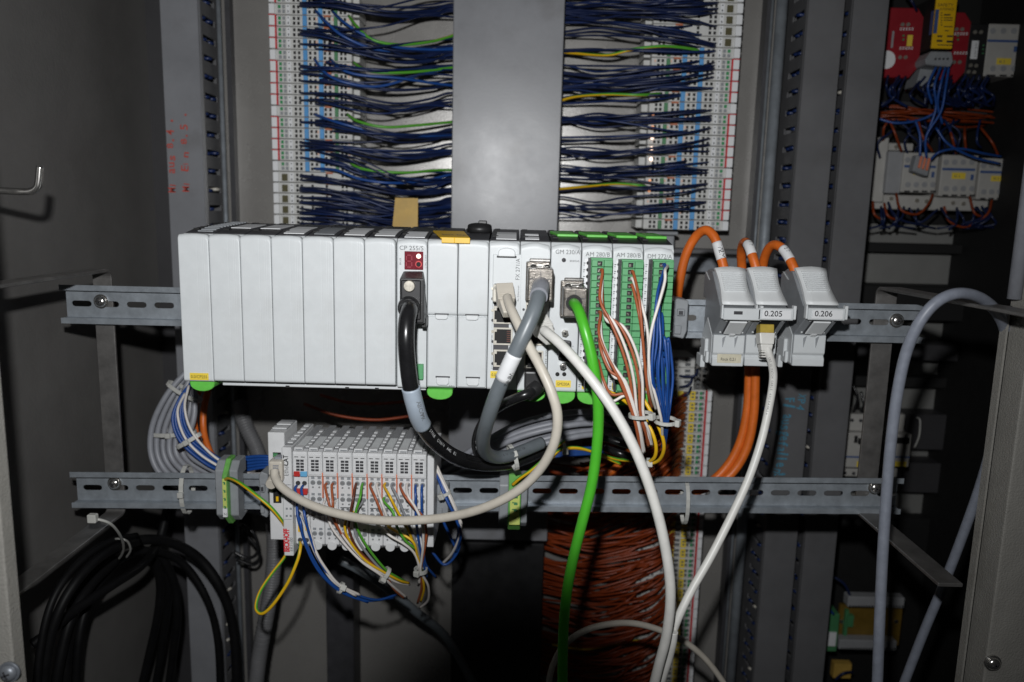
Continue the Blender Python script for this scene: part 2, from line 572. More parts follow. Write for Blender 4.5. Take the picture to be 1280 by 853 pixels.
# ================================================================== the cabinet itself
XWL = -.447                                     # left side wall
mb = MB(); mb.box(-.405, .360, Y_PLATE, Y_PLATE + .003, ZB2, ZT2); struct(mb, 'mounting_plate', M['plate'])
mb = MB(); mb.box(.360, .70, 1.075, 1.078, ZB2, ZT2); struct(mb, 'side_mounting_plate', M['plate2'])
mb = MB(); mb.box(.357, .360, Y_PLATE, 1.075, ZB2, ZT2); struct(mb, 'plate_edge', M['plate2'])
mb = MB(); mb.box(XWL - .003, XWL, .30, .985, ZB2, ZT2); struct(mb, 'left_wall', M['wall'])
mb = MB(); mb.box(XWL, -.405, .985, .989, ZB2, ZT2)
struct(mb, 'corner_gap_panel', M['post'])  # flat dark panel filling the gap between left wall and mounting plate
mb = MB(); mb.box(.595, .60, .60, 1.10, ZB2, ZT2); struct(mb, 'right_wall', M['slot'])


def screw(P, r, parent, tilt=.5, m='chrome', washer=True):
    P = Vector(P)
    mb = MB()
    if washer: mb.cyl(P + Vector((0, .0005, 0)), P + Vector((0, -.0012, 0)), r * 1.25, seg=20)
    mb.cyl(P + Vector((0, -.0012, 0)), P + Vector((0, -.0022, 0)), r * .98, seg=20)
    mb.dome(P + Vector((0, -.0022, 0)), (0, -1, 0), r * .98, r * .55, 18, 4)
    o = mb.build('screw', M[m], parent)
    c, s = math.cos(tilt), math.sin(tilt)
    cr = MB()
    for (a, b) in ((c, s), (-s, c)):
        d = Vector((a, 0, b)) * r * .5; e = Vector((-b, 0, a)) * r * .11
        y0 = Vector((0, -.0022 - r * .30, 0)); y1 = Vector((0, -.0022 - r * .57, 0))
        cr.hexa([P - d - e + y1, P + d - e + y1, P + d + e + y1, P - d + e + y1, P - d - e + y0, P + d - e + y0, P + d + e + y0, P - d + e + y0])
    cr.build('cross_recess', M['dark'], o)
    return o


# front frame posts, beige powder coat
t = thing('door_frame', 'beige powder-coated door frame post showing at the lower left edge of the cabinet', 'frame', at(-20, 700, .45))
xr = at(13, 600, .462).x
mb = MB(); mb.box(xr - .10, xr, .450, .462, ZB - .1, ZT + .1)
mb.build('post', M['frame'], t, bevel=.0016, segs=3)
P = at(13, 839, .450); screw((P.x, .4495, P.z), .0053, t, .4, 'zinc_dark')
XF = at(1222, 690, .60).x
t = thing('door_frame', 'beige powder-coated door frame post along the right edge, with a bright inner seal lip', 'frame', at(1250, 600, .575))
mb = MB()
z_split = at(1262, 383, .575).z
mb.box(XF, XF + .16, .572, .60, ZB - .1, ZT + .1)
mb.build('post', M['frame'], t, bevel=.0018, segs=3)
mb = MB(); mb.box(XF - .0052, XF - .0036, .592, .60, ZB - .1, z_split - .002); mb.box(XF - .0036, XF - .0003, .596, .60, ZB - .1, z_split - .002, 1)
mb.build('edge_lip', [M['frame'], M['slot']], t)
mb = MB(); mb.cyl((XF - .0035, .590, z_split + .004), (XF - .0035, .590, ZT + .1), .0050, seg=12)
mb.build('seal_strip', M['wlgrey'], t)
P = at(1240, 828, .572); screw((P.x, .5715, P.z), .0052, t, .3)


# wiring ducts: body > lid, slotted side
def duct(label, x0, x1, m_lid, slot_side=0, ref=140, pitch=.0206, fill='wblue2', yf=Y_DUCT, zlo=None):
    """x0, x1: photo columns of the lid's edges in row ref"""
    zlo_ = ZB2 if zlo is None else zlo
    X0, X1 = at(x0, ref, yf).x, at(x1, ref, yf).x
    t = thing('wiring_duct', label, 'cable duct', ((X0 + X1) / 2, Y_PLATE, CAM.z), 'vertical wiring ducts')
    mb = MB()
    mb.box(X0 - .0006, X1 + .0006, yf, yf + .0045, zlo_, ZT2)
    mb.box(X0 - .0006, X0 + .002, yf + .0045, yf + .010, zlo_, ZT2)
    mb.box(X1 - .002, X1 + .0006, yf + .0045, yf + .010, zlo_, ZT2)
    mb.build('lid', m_lid, t, bevel=.0009)
    mb = MB()
    mb.box(X0 + .003, X1 - .003, Y_PLATE - .003, Y_PLATE - .0005, zlo_, ZT2)
    for sx, xs in ((-1, X0), (1, X1)):
        xa, xb = (xs + .0005, xs + .0022) if sx < 0 else (xs - .0022, xs - .0005)
        mb.box(xa, xb, Y_PLATE - .020, Y_PLATE - .0005, zlo_, ZT2)
        mb.box(xa, xb, yf + .0105, yf + .016, zlo_, ZT2)
        z = zlo_
        while z < ZT2:
            mb.box(xa, xb, yf + .016, Y_PLATE - .020, z, z + pitch * .68)
            z += pitch
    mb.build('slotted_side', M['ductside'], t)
    mb = MB()                                        # wires crossing the slots
    if slot_side:
        xs = X0 if slot_side < 0 else X1
        z = zlo_ + pitch * .84
        while z < ZT2:
            for k in random.choice([[0], [0, 2], [0, 1], [1]]):
                yy = yf + .020 + k * .011 + random.uniform(-.003, .003)
                zz = z + random.uniform(-.0015, .0015)
                mb.tube([Vector((xs + slot_side * -.012, yy, zz)), Vector((xs - slot_side * .002, yy, zz)), Vector((xs + slot_side * .0003, yy + .003, zz))], .0021, 6, 0 if random.random() < .93 else 1)
            z += pitch
        mb.build('wires_in_slots', [M[fill], M['clearw']], t, kind='stuff')
    return t, X0, X1


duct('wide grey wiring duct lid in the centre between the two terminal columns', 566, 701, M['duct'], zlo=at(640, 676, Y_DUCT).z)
mb = MB(); mb.box(at(566, 140, Y_DUCT).x + .004, at(701, 140, Y_DUCT).x - .002, Y_DUCT + .012, Y_PLATE - .0005, ZB2, at(640, 680, Y_DUCT + .012).z)  # added box: darkness of the centre duct's lower part is put into its colour
tag(mb.build('wiring_duct', M['black'], bevel=.001), 'added black box for the dark stretch below the wide grey centre duct', 'cable duct', 'vertical wiring ducts')
dl, dlx0, dlx1 = duct('narrow grey wiring duct on the left with red handwriting on its lid', 206, 251, M['duct'], 1)
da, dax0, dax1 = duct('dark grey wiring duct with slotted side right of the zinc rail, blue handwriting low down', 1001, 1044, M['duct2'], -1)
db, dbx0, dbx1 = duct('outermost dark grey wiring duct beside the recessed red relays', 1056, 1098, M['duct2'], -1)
# handwriting on the ducts
def scrawl(words, P, along, up, h, length, m, parent):
    'felt-pen writing, each stroke group a little off line'
    rj = random.Random(len(words))
    along, up = Vector(along).normalized(), Vector(up).normalized()
    step = length / len(words)
    for q, ch in enumerate(words):
        if ch == ' ': continue
        a = rj.uniform(-.16, .16)
        hh = h * rj.uniform(.82, 1.12) * (.25 if ch == '.' else .72 if ch in 'aunsegi' else 1)
        text(ch, P + along * (step * q) + up * rj.uniform(-.0008, .0008), along * math.cos(a) + up * math.sin(a), up * math.cos(a) - along * math.sin(a), hh, m, parent,
             None if ch in '.!il1' else step * .78, 'handwriting', lift=.0004, bold=.012)


for wd, px, py, hh, ww in (('M1 aus 8.4 .', 220, 241, .0082, .083), ('M1 Ein 8.5 .', 237, 240, .0076, .089)):
    scrawl(wd, at(px, py, Y_DUCT - .0006), (.0, 0, 1), (-1, 0, 0), hh, ww, M['red_ink'], dl)
for wd, px, py, hh, ww in (('XP4', 999, 492, .009, .020), ('F1 ausgefallen!', 981, 498, .013, .098)):
    scrawl(wd, at(px, py, Y_DUCT - .0006), (-.06, 0, -1), (1, 0, -.06), hh, ww, M['blue_ink'], da)

# vertical zinc profiles beside the ducts
for lab, a, b, ref, k in (('slim zinc mounting profile standing beside the left wiring duct', 279, 288, 140, 0),
                          ('zinc mounting profile standing between right terminal column and dark ducts', 948, 967, 140, 1)):
    X0, X1 = at(a, ref, .945).x, at(b, ref, .945).x
    t = thing('mounting_profile', lab, 'metal profile', ((X0 + X1) / 2, Y_PLATE, CAM.z), 'vertical zinc profiles')
    mb = MB()
    if k == 0:
        mb.cyl((X0 + .002, .936, ZB2), (X0 + .002, .936, ZT2), .0026, seg=14)
        mb.build('edge', M['zinc'], t)
        mb = MB(); mb.box(X0 + .0045, X1 + .002, .948, Y_PLATE - .0005, ZB2, ZT2); mb.build('web', M['dark'], t)
    else:
        mb.cyl((X1 - .005, .928, ZB2), (X1 - .005, .928, ZT2), .0062, seg=18)
        mb.build('edge', M['zinc'], t)
        mb = MB(); mb.box(X0, X1 - .010, .940, Y_PLATE - .0005, ZB2, ZT2); mb.build('web', M['dark'], t)
        mb = MB(); mb.cyl((X1 - .0125, .938, ZB2), (X1 - .0125, .938, ZT2), .0016, seg=10); mb.build('rib', M['zinc'], t)

# horizontal zinc channel behind the network couplers
t = thing('cross_channel', 'horizontal zinc channel on the plate behind the network couplers', 'metal profile', at(905, 325, .93))
mb = MB(); bx(mb, 838, 322, 946, 341, .93, Y_PLATE - .0005); mb.build('channel', M['zinc_dark'], t, bevel=.001)
mb = MB(); bx(mb, 838, 312, 946, 318, .935, Y_PLATE - .0005); mb.build('flange', M['duct2'], t, bevel=.001)


# ------------------------------------------------------------------ DIN rails
def din_rail(label, xl, yl, xr_, yr, slot0, cover=None):
    """centre line of the web runs from pixel (xl, yl) to (xr_, yr)"""
    A, B = at(xl, yl, Y_RAIL), at(xr_, yr, Y_RAIL)
    sl = (B.z - A.z) / (B.x - A.x)
    t = thing('din_rail', label, 'mounting rail', (A + B) / 2, 'horizontal mounting rails')
    zc = lambda x: A.z + sl * (x - A.x)
    mb = MB()

    def strip(x0, x1, y0, y1, d0, d1):
        mb.hexa([(x0, y0, zc(x0) + d0), (x1, y0, zc(x1) + d0), (x1, y1, zc(x1) + d0), (x0, y1, zc(x0) + d0),
                 (x0, y0, zc(x0) + d1), (x1, y0, zc(x1) + d1), (x1, y1, zc(x1) + d1), (x0, y1, zc(x0) + d1)])
    YF = Y_RAIL - .0072
    for s in (-1, 1):
        strip(A.x, B.x, YF, Y_RAIL, s * .0123, s * .0135)                       # hat sides
        strip(A.x - .002, B.x + .002, YF - .001, YF, s * .0125, s * .0175)      # flanges
    rr, zs = .0027, [-.0027 + .0054 * i / 8 for i in range(9)]
    strip(A.x, B.x, Y_RAIL - .001, Y_RAIL, -.0123, -rr)
    strip(A.x, B.x, Y_RAIL - .001, Y_RAIL, rr, .0123)
    slots = []
    x = at(slot0, yl, Y_RAIL).x
    while x + .018 < B.x:
        slots.append((x, x + .018)); x += .025
    edges = [(A.x, None)] + slots
    prev = None
    segs = []
    for k in range(len(slots) + 1):
        segs.append((slots[k - 1][1] if k else None, slots[k][0] if k < len(slots) else None))
    for le, ri in segs:
        f = lambda z: math.sqrt(max(0, rr * rr - z * z))
        for z0, z1 in zip(zs, zs[1:]):
            l0 = A.x if le is None else le - rr + f(z0); l1 = A.x if le is None else le - rr + f(z1)
            r0 = B.x if ri is None else ri + rr - f(z0); r1 = B.x if ri is None else ri + rr - f(z1)
            mb.hexa([(l0, Y_RAIL - .001, zc(l0) + z0), (r0, Y_RAIL - .001, zc(r0) + z0), (r0, Y_RAIL, zc(r0) + z0), (l0, Y_RAIL, zc(l0) + z0),
                     (l1, Y_RAIL - .001, zc(l1) + z1), (r1, Y_RAIL - .001, zc(r1) + z1), (r1, Y_RAIL, zc(r1) + z1), (l1, Y_RAIL, zc(l1) + z1)])
    mb.build('perforated_rail', M['zinc'], t)
    return t, zc


rail_u, zcu = din_rail('upper slotted zinc mounting rail that carries the big grey controller', 84, 379, 1150, 404, 90.5)
rail_l, zcl = din_rail('lower slotted zinc mounting rail that carries the small white terminal station', 97, 609, 1120, 617, 104.5)
for rl, px, py in ((rail_u, 126, 377), (rail_u, 1121, 401), (rail_l, 143, 604.5), (rail_l, 1094, 610)):
    P = at(px, py, Y_RAIL - .002); screw((P.x, Y_RAIL - .001, P.z), .0052, rl, random.uniform(.2, .6))


# ------------------------------------------------------------------ steel strap brackets
def bracket(label, xc_px, xc_py, half, ytop, ybot, yfar_t, yfar_b, outX_t=0, outX_b=0):
    Xc = at(xc_px, xc_py, Y_RAIL + .003).x
    zt, zb = at(xc_px, ytop, Y_RAIL).z, at(xc_px, ybot, Y_RAIL).z
    t = thing('strap_bracket', label, 'bracket', (Xc, Y_RAIL + .003, (zt + zb) / 2), 'bent steel strap brackets')
    th = .003

    def sheet(pts, rad=.006):
        """strap centre line in the YZ plane as list of (x shift, y, z); returns hexa chain"""
        mb_ = MB()
        L, Rr = [], []
        for i, (dx, y, z) in enumerate(pts):
            a = pts[max(0, i - 1)]; b = pts[min(len(pts) - 1, i + 1)]
            d = Vector((0, b[1] - a[1], b[2] - a[2])).normalized()
            n = Vector((0, d.z, -d.y)) * th / 2
            c = Vector((Xc + dx, y, z))
            L.append([c + Vector((-half, 0, 0)) - n, c + Vector((half, 0, 0)) - n, c + Vector((half, 0, 0)) + n, c + Vector((-half, 0, 0)) + n])
        n0 = len(mb_.v)
        for q in L: mb_.v += q
        for i in range(len(L) - 1):
            for k in range(4):
                k2 = (k + 1) % 4
                mb_.f.append((n0 + i * 4 + k, n0 + i * 4 + k2, n0 + (i + 1) * 4 + k2, n0 + (i + 1) * 4 + k)); mb_.m.append(0); mb_.sm.append(False)
        mb_.f.append((n0, n0 + 1, n0 + 2, n0 + 3)); mb_.m.append(0); mb_.sm.append(False)
        e = n0 + 4 * (len(L) - 1)
        mb_.f.append((e + 3, e + 2, e + 1, e)); mb_.m.append(0); mb_.sm.append(False)
        return mb_
    Yv = Y_RAIL + .0025
    r = .007
    arc = lambda cy, cz, a0, a1: [(0, cy + r * math.cos(R(a0 + (a1 - a0) * i / 5)), cz + r * math.sin(R(a0 + (a1 - a0) * i / 5))) for i in range(6)]
    pts = [(outX_t, yfar_t, zt)] + arc(Yv - r, zt - r, 90, 0) + arc(Yv - r, zb + r, 0, -90) + [(outX_b, yfar_b, zb)]
    sheet(pts).build('strap', M['bracket'], t, bevel=.0005)
    return t


bracket('bent raw steel strap bracket behind the left ends of both rails', 138, 500, .0086, 338, 641, .47, .47)
bracket('bent raw steel strap bracket behind the right ends of both rails', 1094, 500, .0095, 360, 640, .44, .560, .022, .0)

# wall hook at upper left
hk, hkp = cable('wall_hook', 'bent bare steel rod hook standing out at the upper left', 'hook',
                [(-60, 235, .57), (-20, 237, .575), (20, 239.5, .58), (38, 239.5, .58), (46, 235, .58), (48.5, 226, .58), (50, 208, .58)], 2.6, M['chrome'], seg=14)

# ================================================================== rear terminal columns
def rear_column(side):
    """two columns of narrow terminal slices lying on the mounting plate"""
    if side < 0: x0, x1, ytop, n = 338.5, 448, -9.5, 21
    else: x0, x1, ytop, n = 803, 921, -12, 22
    ref = 140
    X0, X1 = at(x0, ref, Y_TERM).x, at(x1, ref, Y_TERM).x
    W = X1 - X0
    zA = at((x0 + x1) / 2, ytop, Y_TERM).z
    zBt = at((x0 + x1) / 2, ytop + 13.9 * n if side < 0 else 288, Y_TERM).z
    H = (zA - zBt) / n
    U = lambda u: X0 + u * W if side < 0 else X1 - u * W      # u = 0 at the outer edge
    protos = {}
    out = []
    for i in range(n):
        if side < 0:
            kind = 'win' if i >= 16 else ('gap' if i in (1, 5, 10, 15) else 'red')
        else:
            kind = 'win' if i < 5 else ('gap' if i in (5, 10, 16, 21) else 'red')
        ztop = zA - i * H
        where = 'left' if side < 0 else 'right'
        look = {'win': 'terminal slice with small olive window', 'gap': 'plain white terminal slice',
                'red': 'terminal slice with red-edged marker'}[kind]
        lab = f'{look}, {ORD[i]} from the top of the {where} terminal column'
        if kind in protos:
            p, z0 = protos[kind]
            out.append(dup(p, (0, 0, ztop - z0), lab)); continue
        t = thing('terminal_slice', lab, 'terminal block', ((X0 + X1) / 2, Y_PLATE, ztop - H / 2), 'terminal slices of the %s column' % where)
        protos[kind] = (t, ztop)
        zb, zt = ztop - H + .0003, ztop - .0003
        S = lambda mb, u0, u1, v0, v1, proud, mi=0: mb.box(U(u0), U(u1), Y_TERM - proud, Y_TERM + .002, zt - v0 * H, zt - v1 * H, mi)
        mb = MB()
        mb.box(U(.02), U(.93), Y_TERM, Y_PLATE - .012, zb, zt)
        mb.box(U(0), U(.02), Y_TERM + .006, Y_PLATE - .012, zb + .001, zt - .001)
        mb.box(U(.93), U(1.0), Y_TERM + .010, Y_PLATE - .012, zb + .001, zt - .001)
        mb.build('body', M['term'], t, bevel=.0006)
        mk = MB(); S(mk, .012, .075, .06, .92, .0022); mk.build('marker', M['paper'], t, bevel=.0003)
        if kind == 'red':
            e = MB(); S(e, .078, .092, .02, .95, .0026); S(e, .008, .078, -.02, .05, .0026); e.build('marker_edge', M['red_print'], t)
        if kind == 'win':
            e = MB(); S(e, .11, .175, .2, .85, .0010); e.build('window', M['olive'], t, bevel=.0003)
        else:
            e = MB()
            for u in (.112, .160):
                for v in (.15, .55): S(e, u, u + .028, v, v + .28, .0012, 0 if (u < .12 and (kind == 'red' or v < .3)) else 1)
            e.build('led_lens', [M['lgreen'], M['tgrey']], t, kind='stuff')
        e = MB(); S(e, .205, .245, .08, .9, .0012); e.build('marker', M['paper'], t)
        e = MB(); S(e, .218, .232, .2, .3, .0015); S(e, .218, .232, .62, .8, .0015); e.build('marker_print', M['print_grey'], t, kind='stuff')
        hs = MB()
        for u in (.275, .325, .45, .505, .615, .67, .80, .845):
            if kind == 'win' and u in (.505, .67): continue
            for v in (.14, .56):
                S(hs, u, u + .026, v, v + .27, .0006)
        hs.build('contact_hole', M['slot'], t, kind='stuff')
        if kind != 'win':
            for u in (.385, .56):
                b = MB(); S(b, u, u + .048, .04, .93, .0020); b.build('blue_cap', M['tblue'], t, bevel=.0004)
            g = MB(); S(g, .735, .775, .08, .9, .0020); g.build('green_cap', M['tgreen2'], t, bevel=.0004)
        o = MB(); S(o, .625, .70, -.04, .12, .0018); o.build('orange_contact', M['orust'], t)
        if kind == 'red':
            l = MB()
            for u in (.53, .715, .885): S(l, u, u + .018, .2, .42, .0013)
            l.build('signal_led', M['led_pk'], t, kind='stuff')
    # the lit lamps of the right column
    if side > 0:
        for i, m_ in ((9, 'led_or'), (11, 'led_or'), (12, 'led_or'), (13, 'led_on'), (14, 'led_on'), (15, 'led_on'), (17, 'led_or'), (18, 'led_or')):
            mb = MB()
            P = Vector((U(.885), Y_TERM - .0016, zA - i * H - H * .35))
            mb.dome(P, (0, -1, 0), .0021 if m_ == 'led_on' else .0016, .0012, 10, 3)
            mb.build('lit_led', M[m_], bpy.data.objects[rear_names[side][i]])
    return X0, X1, zA, H


rear_names = {}
_before = set(o.name for o in bpy.data.objects)


def rear_column_named(side):
    rear_names[side] = []
    orig_thing, orig_dup = globals()['thing'], globals()['dup']

    def th2(name, *a, **k):
        o = orig_thing(name, *a, **k)
        if name == 'terminal_slice': rear_names[side].append(o.name)
        return o

    def du2(*a, **k):
        o = orig_dup(*a, **k); rear_names[side].append(o.name); return o
    globals()['thing'], globals()['dup'] = th2, du2
    try:
        r = rear_column(side)
    finally:
        globals()['thing'], globals()['dup'] = orig_thing, orig_dup
    return r


rear_column_named(-1)
RX0, RX1, RZ, RH = rear_column_named(1)
# grey end stop under the right column
t = thing('end_stop', 'grey plastic end stop under the right terminal column beside the last controller module', 'end clamp', at(828, 300, .90))
mb = MB(); bx(mb, 812, 294, 843, 312, .905, Y_PLATE - .002); mb.build('body', M['tgrey'], t, bevel=.0012)
mb = MB(); bx(mb, 808, 289.5, 848, 294, .895, .95); mb.build('cap', M['tgrey'], t, bevel=.001)

# lower right column with yellow tags
def lower_column():
    n = 30
    ref = 600
    x0, x1 = 790, 883
    X0, X1 = at(x0, ref, Y_TERM).x, at(x1, ref, Y_TERM).x
    W = X1 - X0
    zA = at(850, 487, Y_TERM).z; zB = at(850, 487 + 13.6, Y_TERM).z
    H = zA - zB
    U = lambda u: X1 - u * W
    first = None
    for i in range(-3, n):
        ztop = zA - i * H
        plain = i < 0
        lab = (f'white terminal slice with yellow tag and red edge, {ORD[i]} below the network couplers' if not plain else
               f'bare white terminal slice above the yellow-tagged ones, {ORD[i + 3]} from the top')
        if (not plain and first and not first[2]) or (plain and first):
            dup(first[0], (0, 0, ztop - first[1]), lab); continue
        t = thing('terminal_slice', lab, 'terminal block', ((X0 + X1) / 2, Y_PLATE, ztop - H / 2), 'terminal slices of the lower column')
        first = (t, ztop, plain)
        zb, zt = ztop - H + .0003, ztop - .0003
        S = lambda mb, u0, u1, v0, v1, proud, mi=0: mb.box(U(u0), U(u1), Y_TERM - proud, Y_TERM + .002, zt - v0 * H, zt - v1 * H, mi)
        mb = MB(); mb.box(U(.0 if not plain else .25), U(1), Y_TERM, Y_PLATE - .012, zb, zt); mb.build('body', M['term'], t, bevel=.0006)
        hs = MB()
        for u in (.105, .185, .31, .345, .475, .52, .64, .70, .8, .87):
            for v in (.14, .56): S(hs, u, u + .035, v, v + .26, .0006)
        hs.build('contact_hole', M['print_grey'], t, kind='stuff')
        if not plain:
            m_ = MB(); S(m_, .008, .064, .06, .93, .0022); m_.build('marker', M['paper'], t)
            e = MB(); S(e, .070, .088, 0, 1, .0026); e.build('marker_edge', M['red_print'], t)
            g = MB()
            for v in (.15, .55): S(g, .135, .165, v, v + .28, .0012)
            g.build('led_lens', M['lgreen'], t, kind='stuff')
            for u in (.225, .385):
                y = MB(); S(y, u, u + .07, .1, .9, .0022); yo = y.build('yellow_tag', M['yellow'], t)
            q = MB(); S(q, .245, .275, .25, .4, .0026); S(q, .245, .275, .55, .7, .0026); q.build('tag_print', M['print_grey'], t, kind='stuff')
    return X0, X1, zA, H


LX0, LX1, LZ, LH = lower_column()

# ================================================================== wires in the rear
def wire_row(side):
    rnd = random.Random(11 + side)
    if side < 0:
        groups = [  # (rows y list, start columns, duct entry y)
            ([-3, 3, 6], 8), ([5, 8], 14), ([30, 36, 43, 44], 62), ([38, 41, 47], 63), ([55, 61], 66), ([84, 88], 88), ([82, 92], 100), ([101], 106), ([116, 119], 122),
            ([125, 130], 128), ([152, 157], 166), ([150, 155], 168), ([164], 172), ([178, 184], 190), ([182, 187], 186),
            ([192, 197], 222), ([190, 198, 202], 224), ([219, 225], 232), ([221, 226], 238), ([234, 238], 244), ([236, 240, 246], 252), ([247, 252], 258), ([249, 254, 260], 266), ([261, 265], 272),
            ([262, 267, 272], 276), ([274, 279], 280), ([275, 281, 285], 286)]
        xs, xe = 375.5, 570
    else:
        groups = [([-6, -2, 3], 2), ([-4, 1, 4], 9), ([13, 16], 15), ([11, 17], 19), ([30, 32], 18), ([44, 43], 22), ([55, 58], 28), ([54, 57], 44), ([64, 67], 66), ([77, 79], 90),
                  ([82, 85], 86), ([92, 95], 106), ([97, 93], 109), ([110, 112], 110), ([120, 118], 128), ([138, 148], 151), ([145, 150], 154), ([161, 167], 172), ([174, 182], 190), ([178, 189], 194),
                  ([203, 212, 216], 213), ([205, 215], 216), ([230, 232], 238), ([231, 236], 241), ([252, 258], 260), ([254, 263], 262)]
        xs, xe = 889, 694
    out = []
    for gi, (rows, ye0) in enumerate(groups):
        for k, y in enumerate(rows + [rows[-1] + rnd.uniform(-3, 3)] * (1 if rnd.random() < .45 else 0)):
            ye = ye0 + rnd.uniform(-7, 7)
            xx = xs + (-1 if side > 0 else 1) * rnd.choice([0, 0, 0, 19, 40]) - (y - 140) * (.06 if side > 0 else 0)
            if side < 0:
                sag = rnd.uniform(0, 11) + max(0, (ye - y) * .2)
                c = [(xx - 2, y, .906), (xx + 5, y + .5, .893), (xx + 38, y + (ye - y) * .28 + rnd.uniform(-1, 1), .880 + rnd.uniform(-.006, .006)),
                     ((xx + xe) / 2 + 10, y + (ye - y) * .72 + sag + rnd.uniform(-2, 2), .895 + rnd.uniform(-.012, .012)),
                     (xe - 34, ye + sag * .6 + rnd.uniform(-1.5, 1.5), .915), (xe - 10, ye + rnd.uniform(-1, 1), .928), (xe + 8, ye, .932)]
            else:
                sag = rnd.uniform(-7, 8)
                c = [(xx + 2, y, .906), (xx - 5, y + .5, .893), (xx - 36, y + (ye - y) * .45 + rnd.uniform(-1, 1), .880 + rnd.uniform(-.006, .006)),
                     ((xx + xe) / 2 - 8, y + (ye - y) * .85 + sag * .6 + rnd.uniform(-2, 2), .895 + rnd.uniform(-.012, .012)),
                     (xe + 50, ye + sag + rnd.uniform(-1.5, 1.5), .915), (xe + 12, ye + rnd.uniform(-1, 1), .928), (xe - 8, ye, .932)]
            where = 'left' if side < 0 else 'right'
            cable('control_wire', f'dark blue wire in the {ORD[gi]} bundle from the top, {where} terminal column', 'wire',
                  c, rnd.choice([1.0, 1.15, 1.35]), M[rnd.choice(['wnavy', 'wnavy', 'wnavy', 'wnavy', 'wblue2'])], f'blue wires of the {where} terminal column', seg=7, n=5)


wire_row(-1)
wire_row(1)
rs = random.Random(41)
for k in range(22):
    left = k < 11
    y = 6 + (k % 11) * 25 + rs.uniform(-9, 9)
    d = rs.uniform(-14, 22)
    if left: c = [(rs.choice([376, 395, 414]), y, .903), (402 + rs.uniform(0, 20), y + 3, .884), (470 + rs.uniform(-12, 12), y + d * .7 + rs.uniform(3, 12), .885 + rs.uniform(-.015, .012)), (530, y + d + rs.uniform(-3, 5), .905), (574, y + d, .93)]
    else: c = [(rs.choice([882, 862, 846]) - (y - 140) * .06, y, .903), (845 + rs.uniform(-14, 6), y + 2, .884), (775 + rs.uniform(-14, 14), y + d * .7 + rs.uniform(-6, 9), .885 + rs.uniform(-.015, .012)), (726, y + d + rs.uniform(-3, 5), .91), (688, y + d, .93)]
    cable('control_wire', f'single deep blue wire straying across the bundles, {ORD[k % 11]} from the top on the {"left" if left else "right"}', 'wire', c, 1.1, M[rs.choice(['wblue2', 'wblue2', 'wnavy'])], 'stray blue wires of the rear columns', seg=7, n=6)
# brighter blue wires from the inner contacts
for k, (lab, c) in enumerate([
    ('uppermost bright blue', [(394, 13, .90), (408, 28, .882), (430, 46, .878), (470, 62, .89), (520, 64, .91), (572, 60, .93)]),
    ('second bright blue', [(415, 14, .90), (430, 28, .882), (455, 44, .88), (490, 58, .89), (530, 62, .91), (572, 62, .93)]),
    ('third bright blue', [(393, 74, .90), (405, 90, .882), (430, 103, .878), (475, 108, .89), (530, 92, .91), (572, 84, .93)]),
    ('fourth bright blue', [(414, 75, .90), (425, 86, .882), (450, 94, .88), (500, 98, .89), (540, 104, .91), (572, 108, .93)]),
    ('fifth bright blue', [(393, 143, .90), (412, 150, .882), (435, 157, .878), (480, 168, .89), (530, 170, .91), (572, 168, .93)]),
    ('lowest bright blue', [(393, 211, .90), (420, 213, .882), (450, 224, .876), (490, 229, .88), (530, 226, .91), (572, 216, .93)])]):
    cable('control_wire', f'{lab} wire from an inner contact of the left terminal column', 'wire', c, 1.6, M['wblue'], 'bright blue wires of the left column', seg=7, n=6)
for lab, c in [('topmost', [(436, 20, .90), (446, 33, .885), (466, 50, .88), (500, 56, .89), (540, 52, .91), (572, 43, .93)]),
               ('second', [(442, 78, .90), (455, 87, .885), (480, 91, .885), (520, 90, .90), (572, 84, .93)]),
               ('third', [(434, 143, .90), (448, 152, .885), (480, 159, .885), (520, 157, .90), (572, 152, .93)]),
               ('lowest', [(434, 199, .90), (446, 209, .885), (470, 214, .882), (510, 216, .89), (545, 213, .91), (572, 213, .93)])]:
    cable('earth_wire', f'{lab} green-yellow wire leaving the left terminal column', 'wire', c, 1.6, M['wyel'], 'green-yellow wires left', seg=8, n=6, m2=M['wgrn'], frac=.7, twist=.015)
for lab, c in [('upper', [(694, 64, .93), (720, 67, .915), (760, 69, .89), (790, 62, .88), (830, 58, .88), (868, 62, .89), (874, 66, .90)]),
               ('middle', [(694, 128, .93), (720, 121, .915), (760, 118, .89), (800, 119, .88), (826, 117, .90)]),
               ('lower', [(694, 237, .93), (735, 233, .91), (770, 230, .89), (800, 232, .88), (815, 236, .90)])]:
    cable('earth_wire', f'{lab} green-yellow wire joining the right terminal column', 'wire', c, 1.6, M['wgrn'], 'green-yellow wires right', seg=8, n=6, m2=M['wyel'], frac=.3, twist=.1)

# tan tag hanging behind the controller
t = thing('cable_tag', 'tan yellow plastic tag standing among the blue wires behind the controller', 'tag', at(507, 268, .872))
mb = MB()
a = at(494, 247.5, .868); b = at(522.5, 248, .868); c = at(522, 300, .862); d = at(489, 300, .862)
th = Vector((0, .0015, 0))
mb.hexa([d, c, c + th, d + th, a, b, b + th, a + th])
mb.build('tag_sheet', M['tagtan'], t)

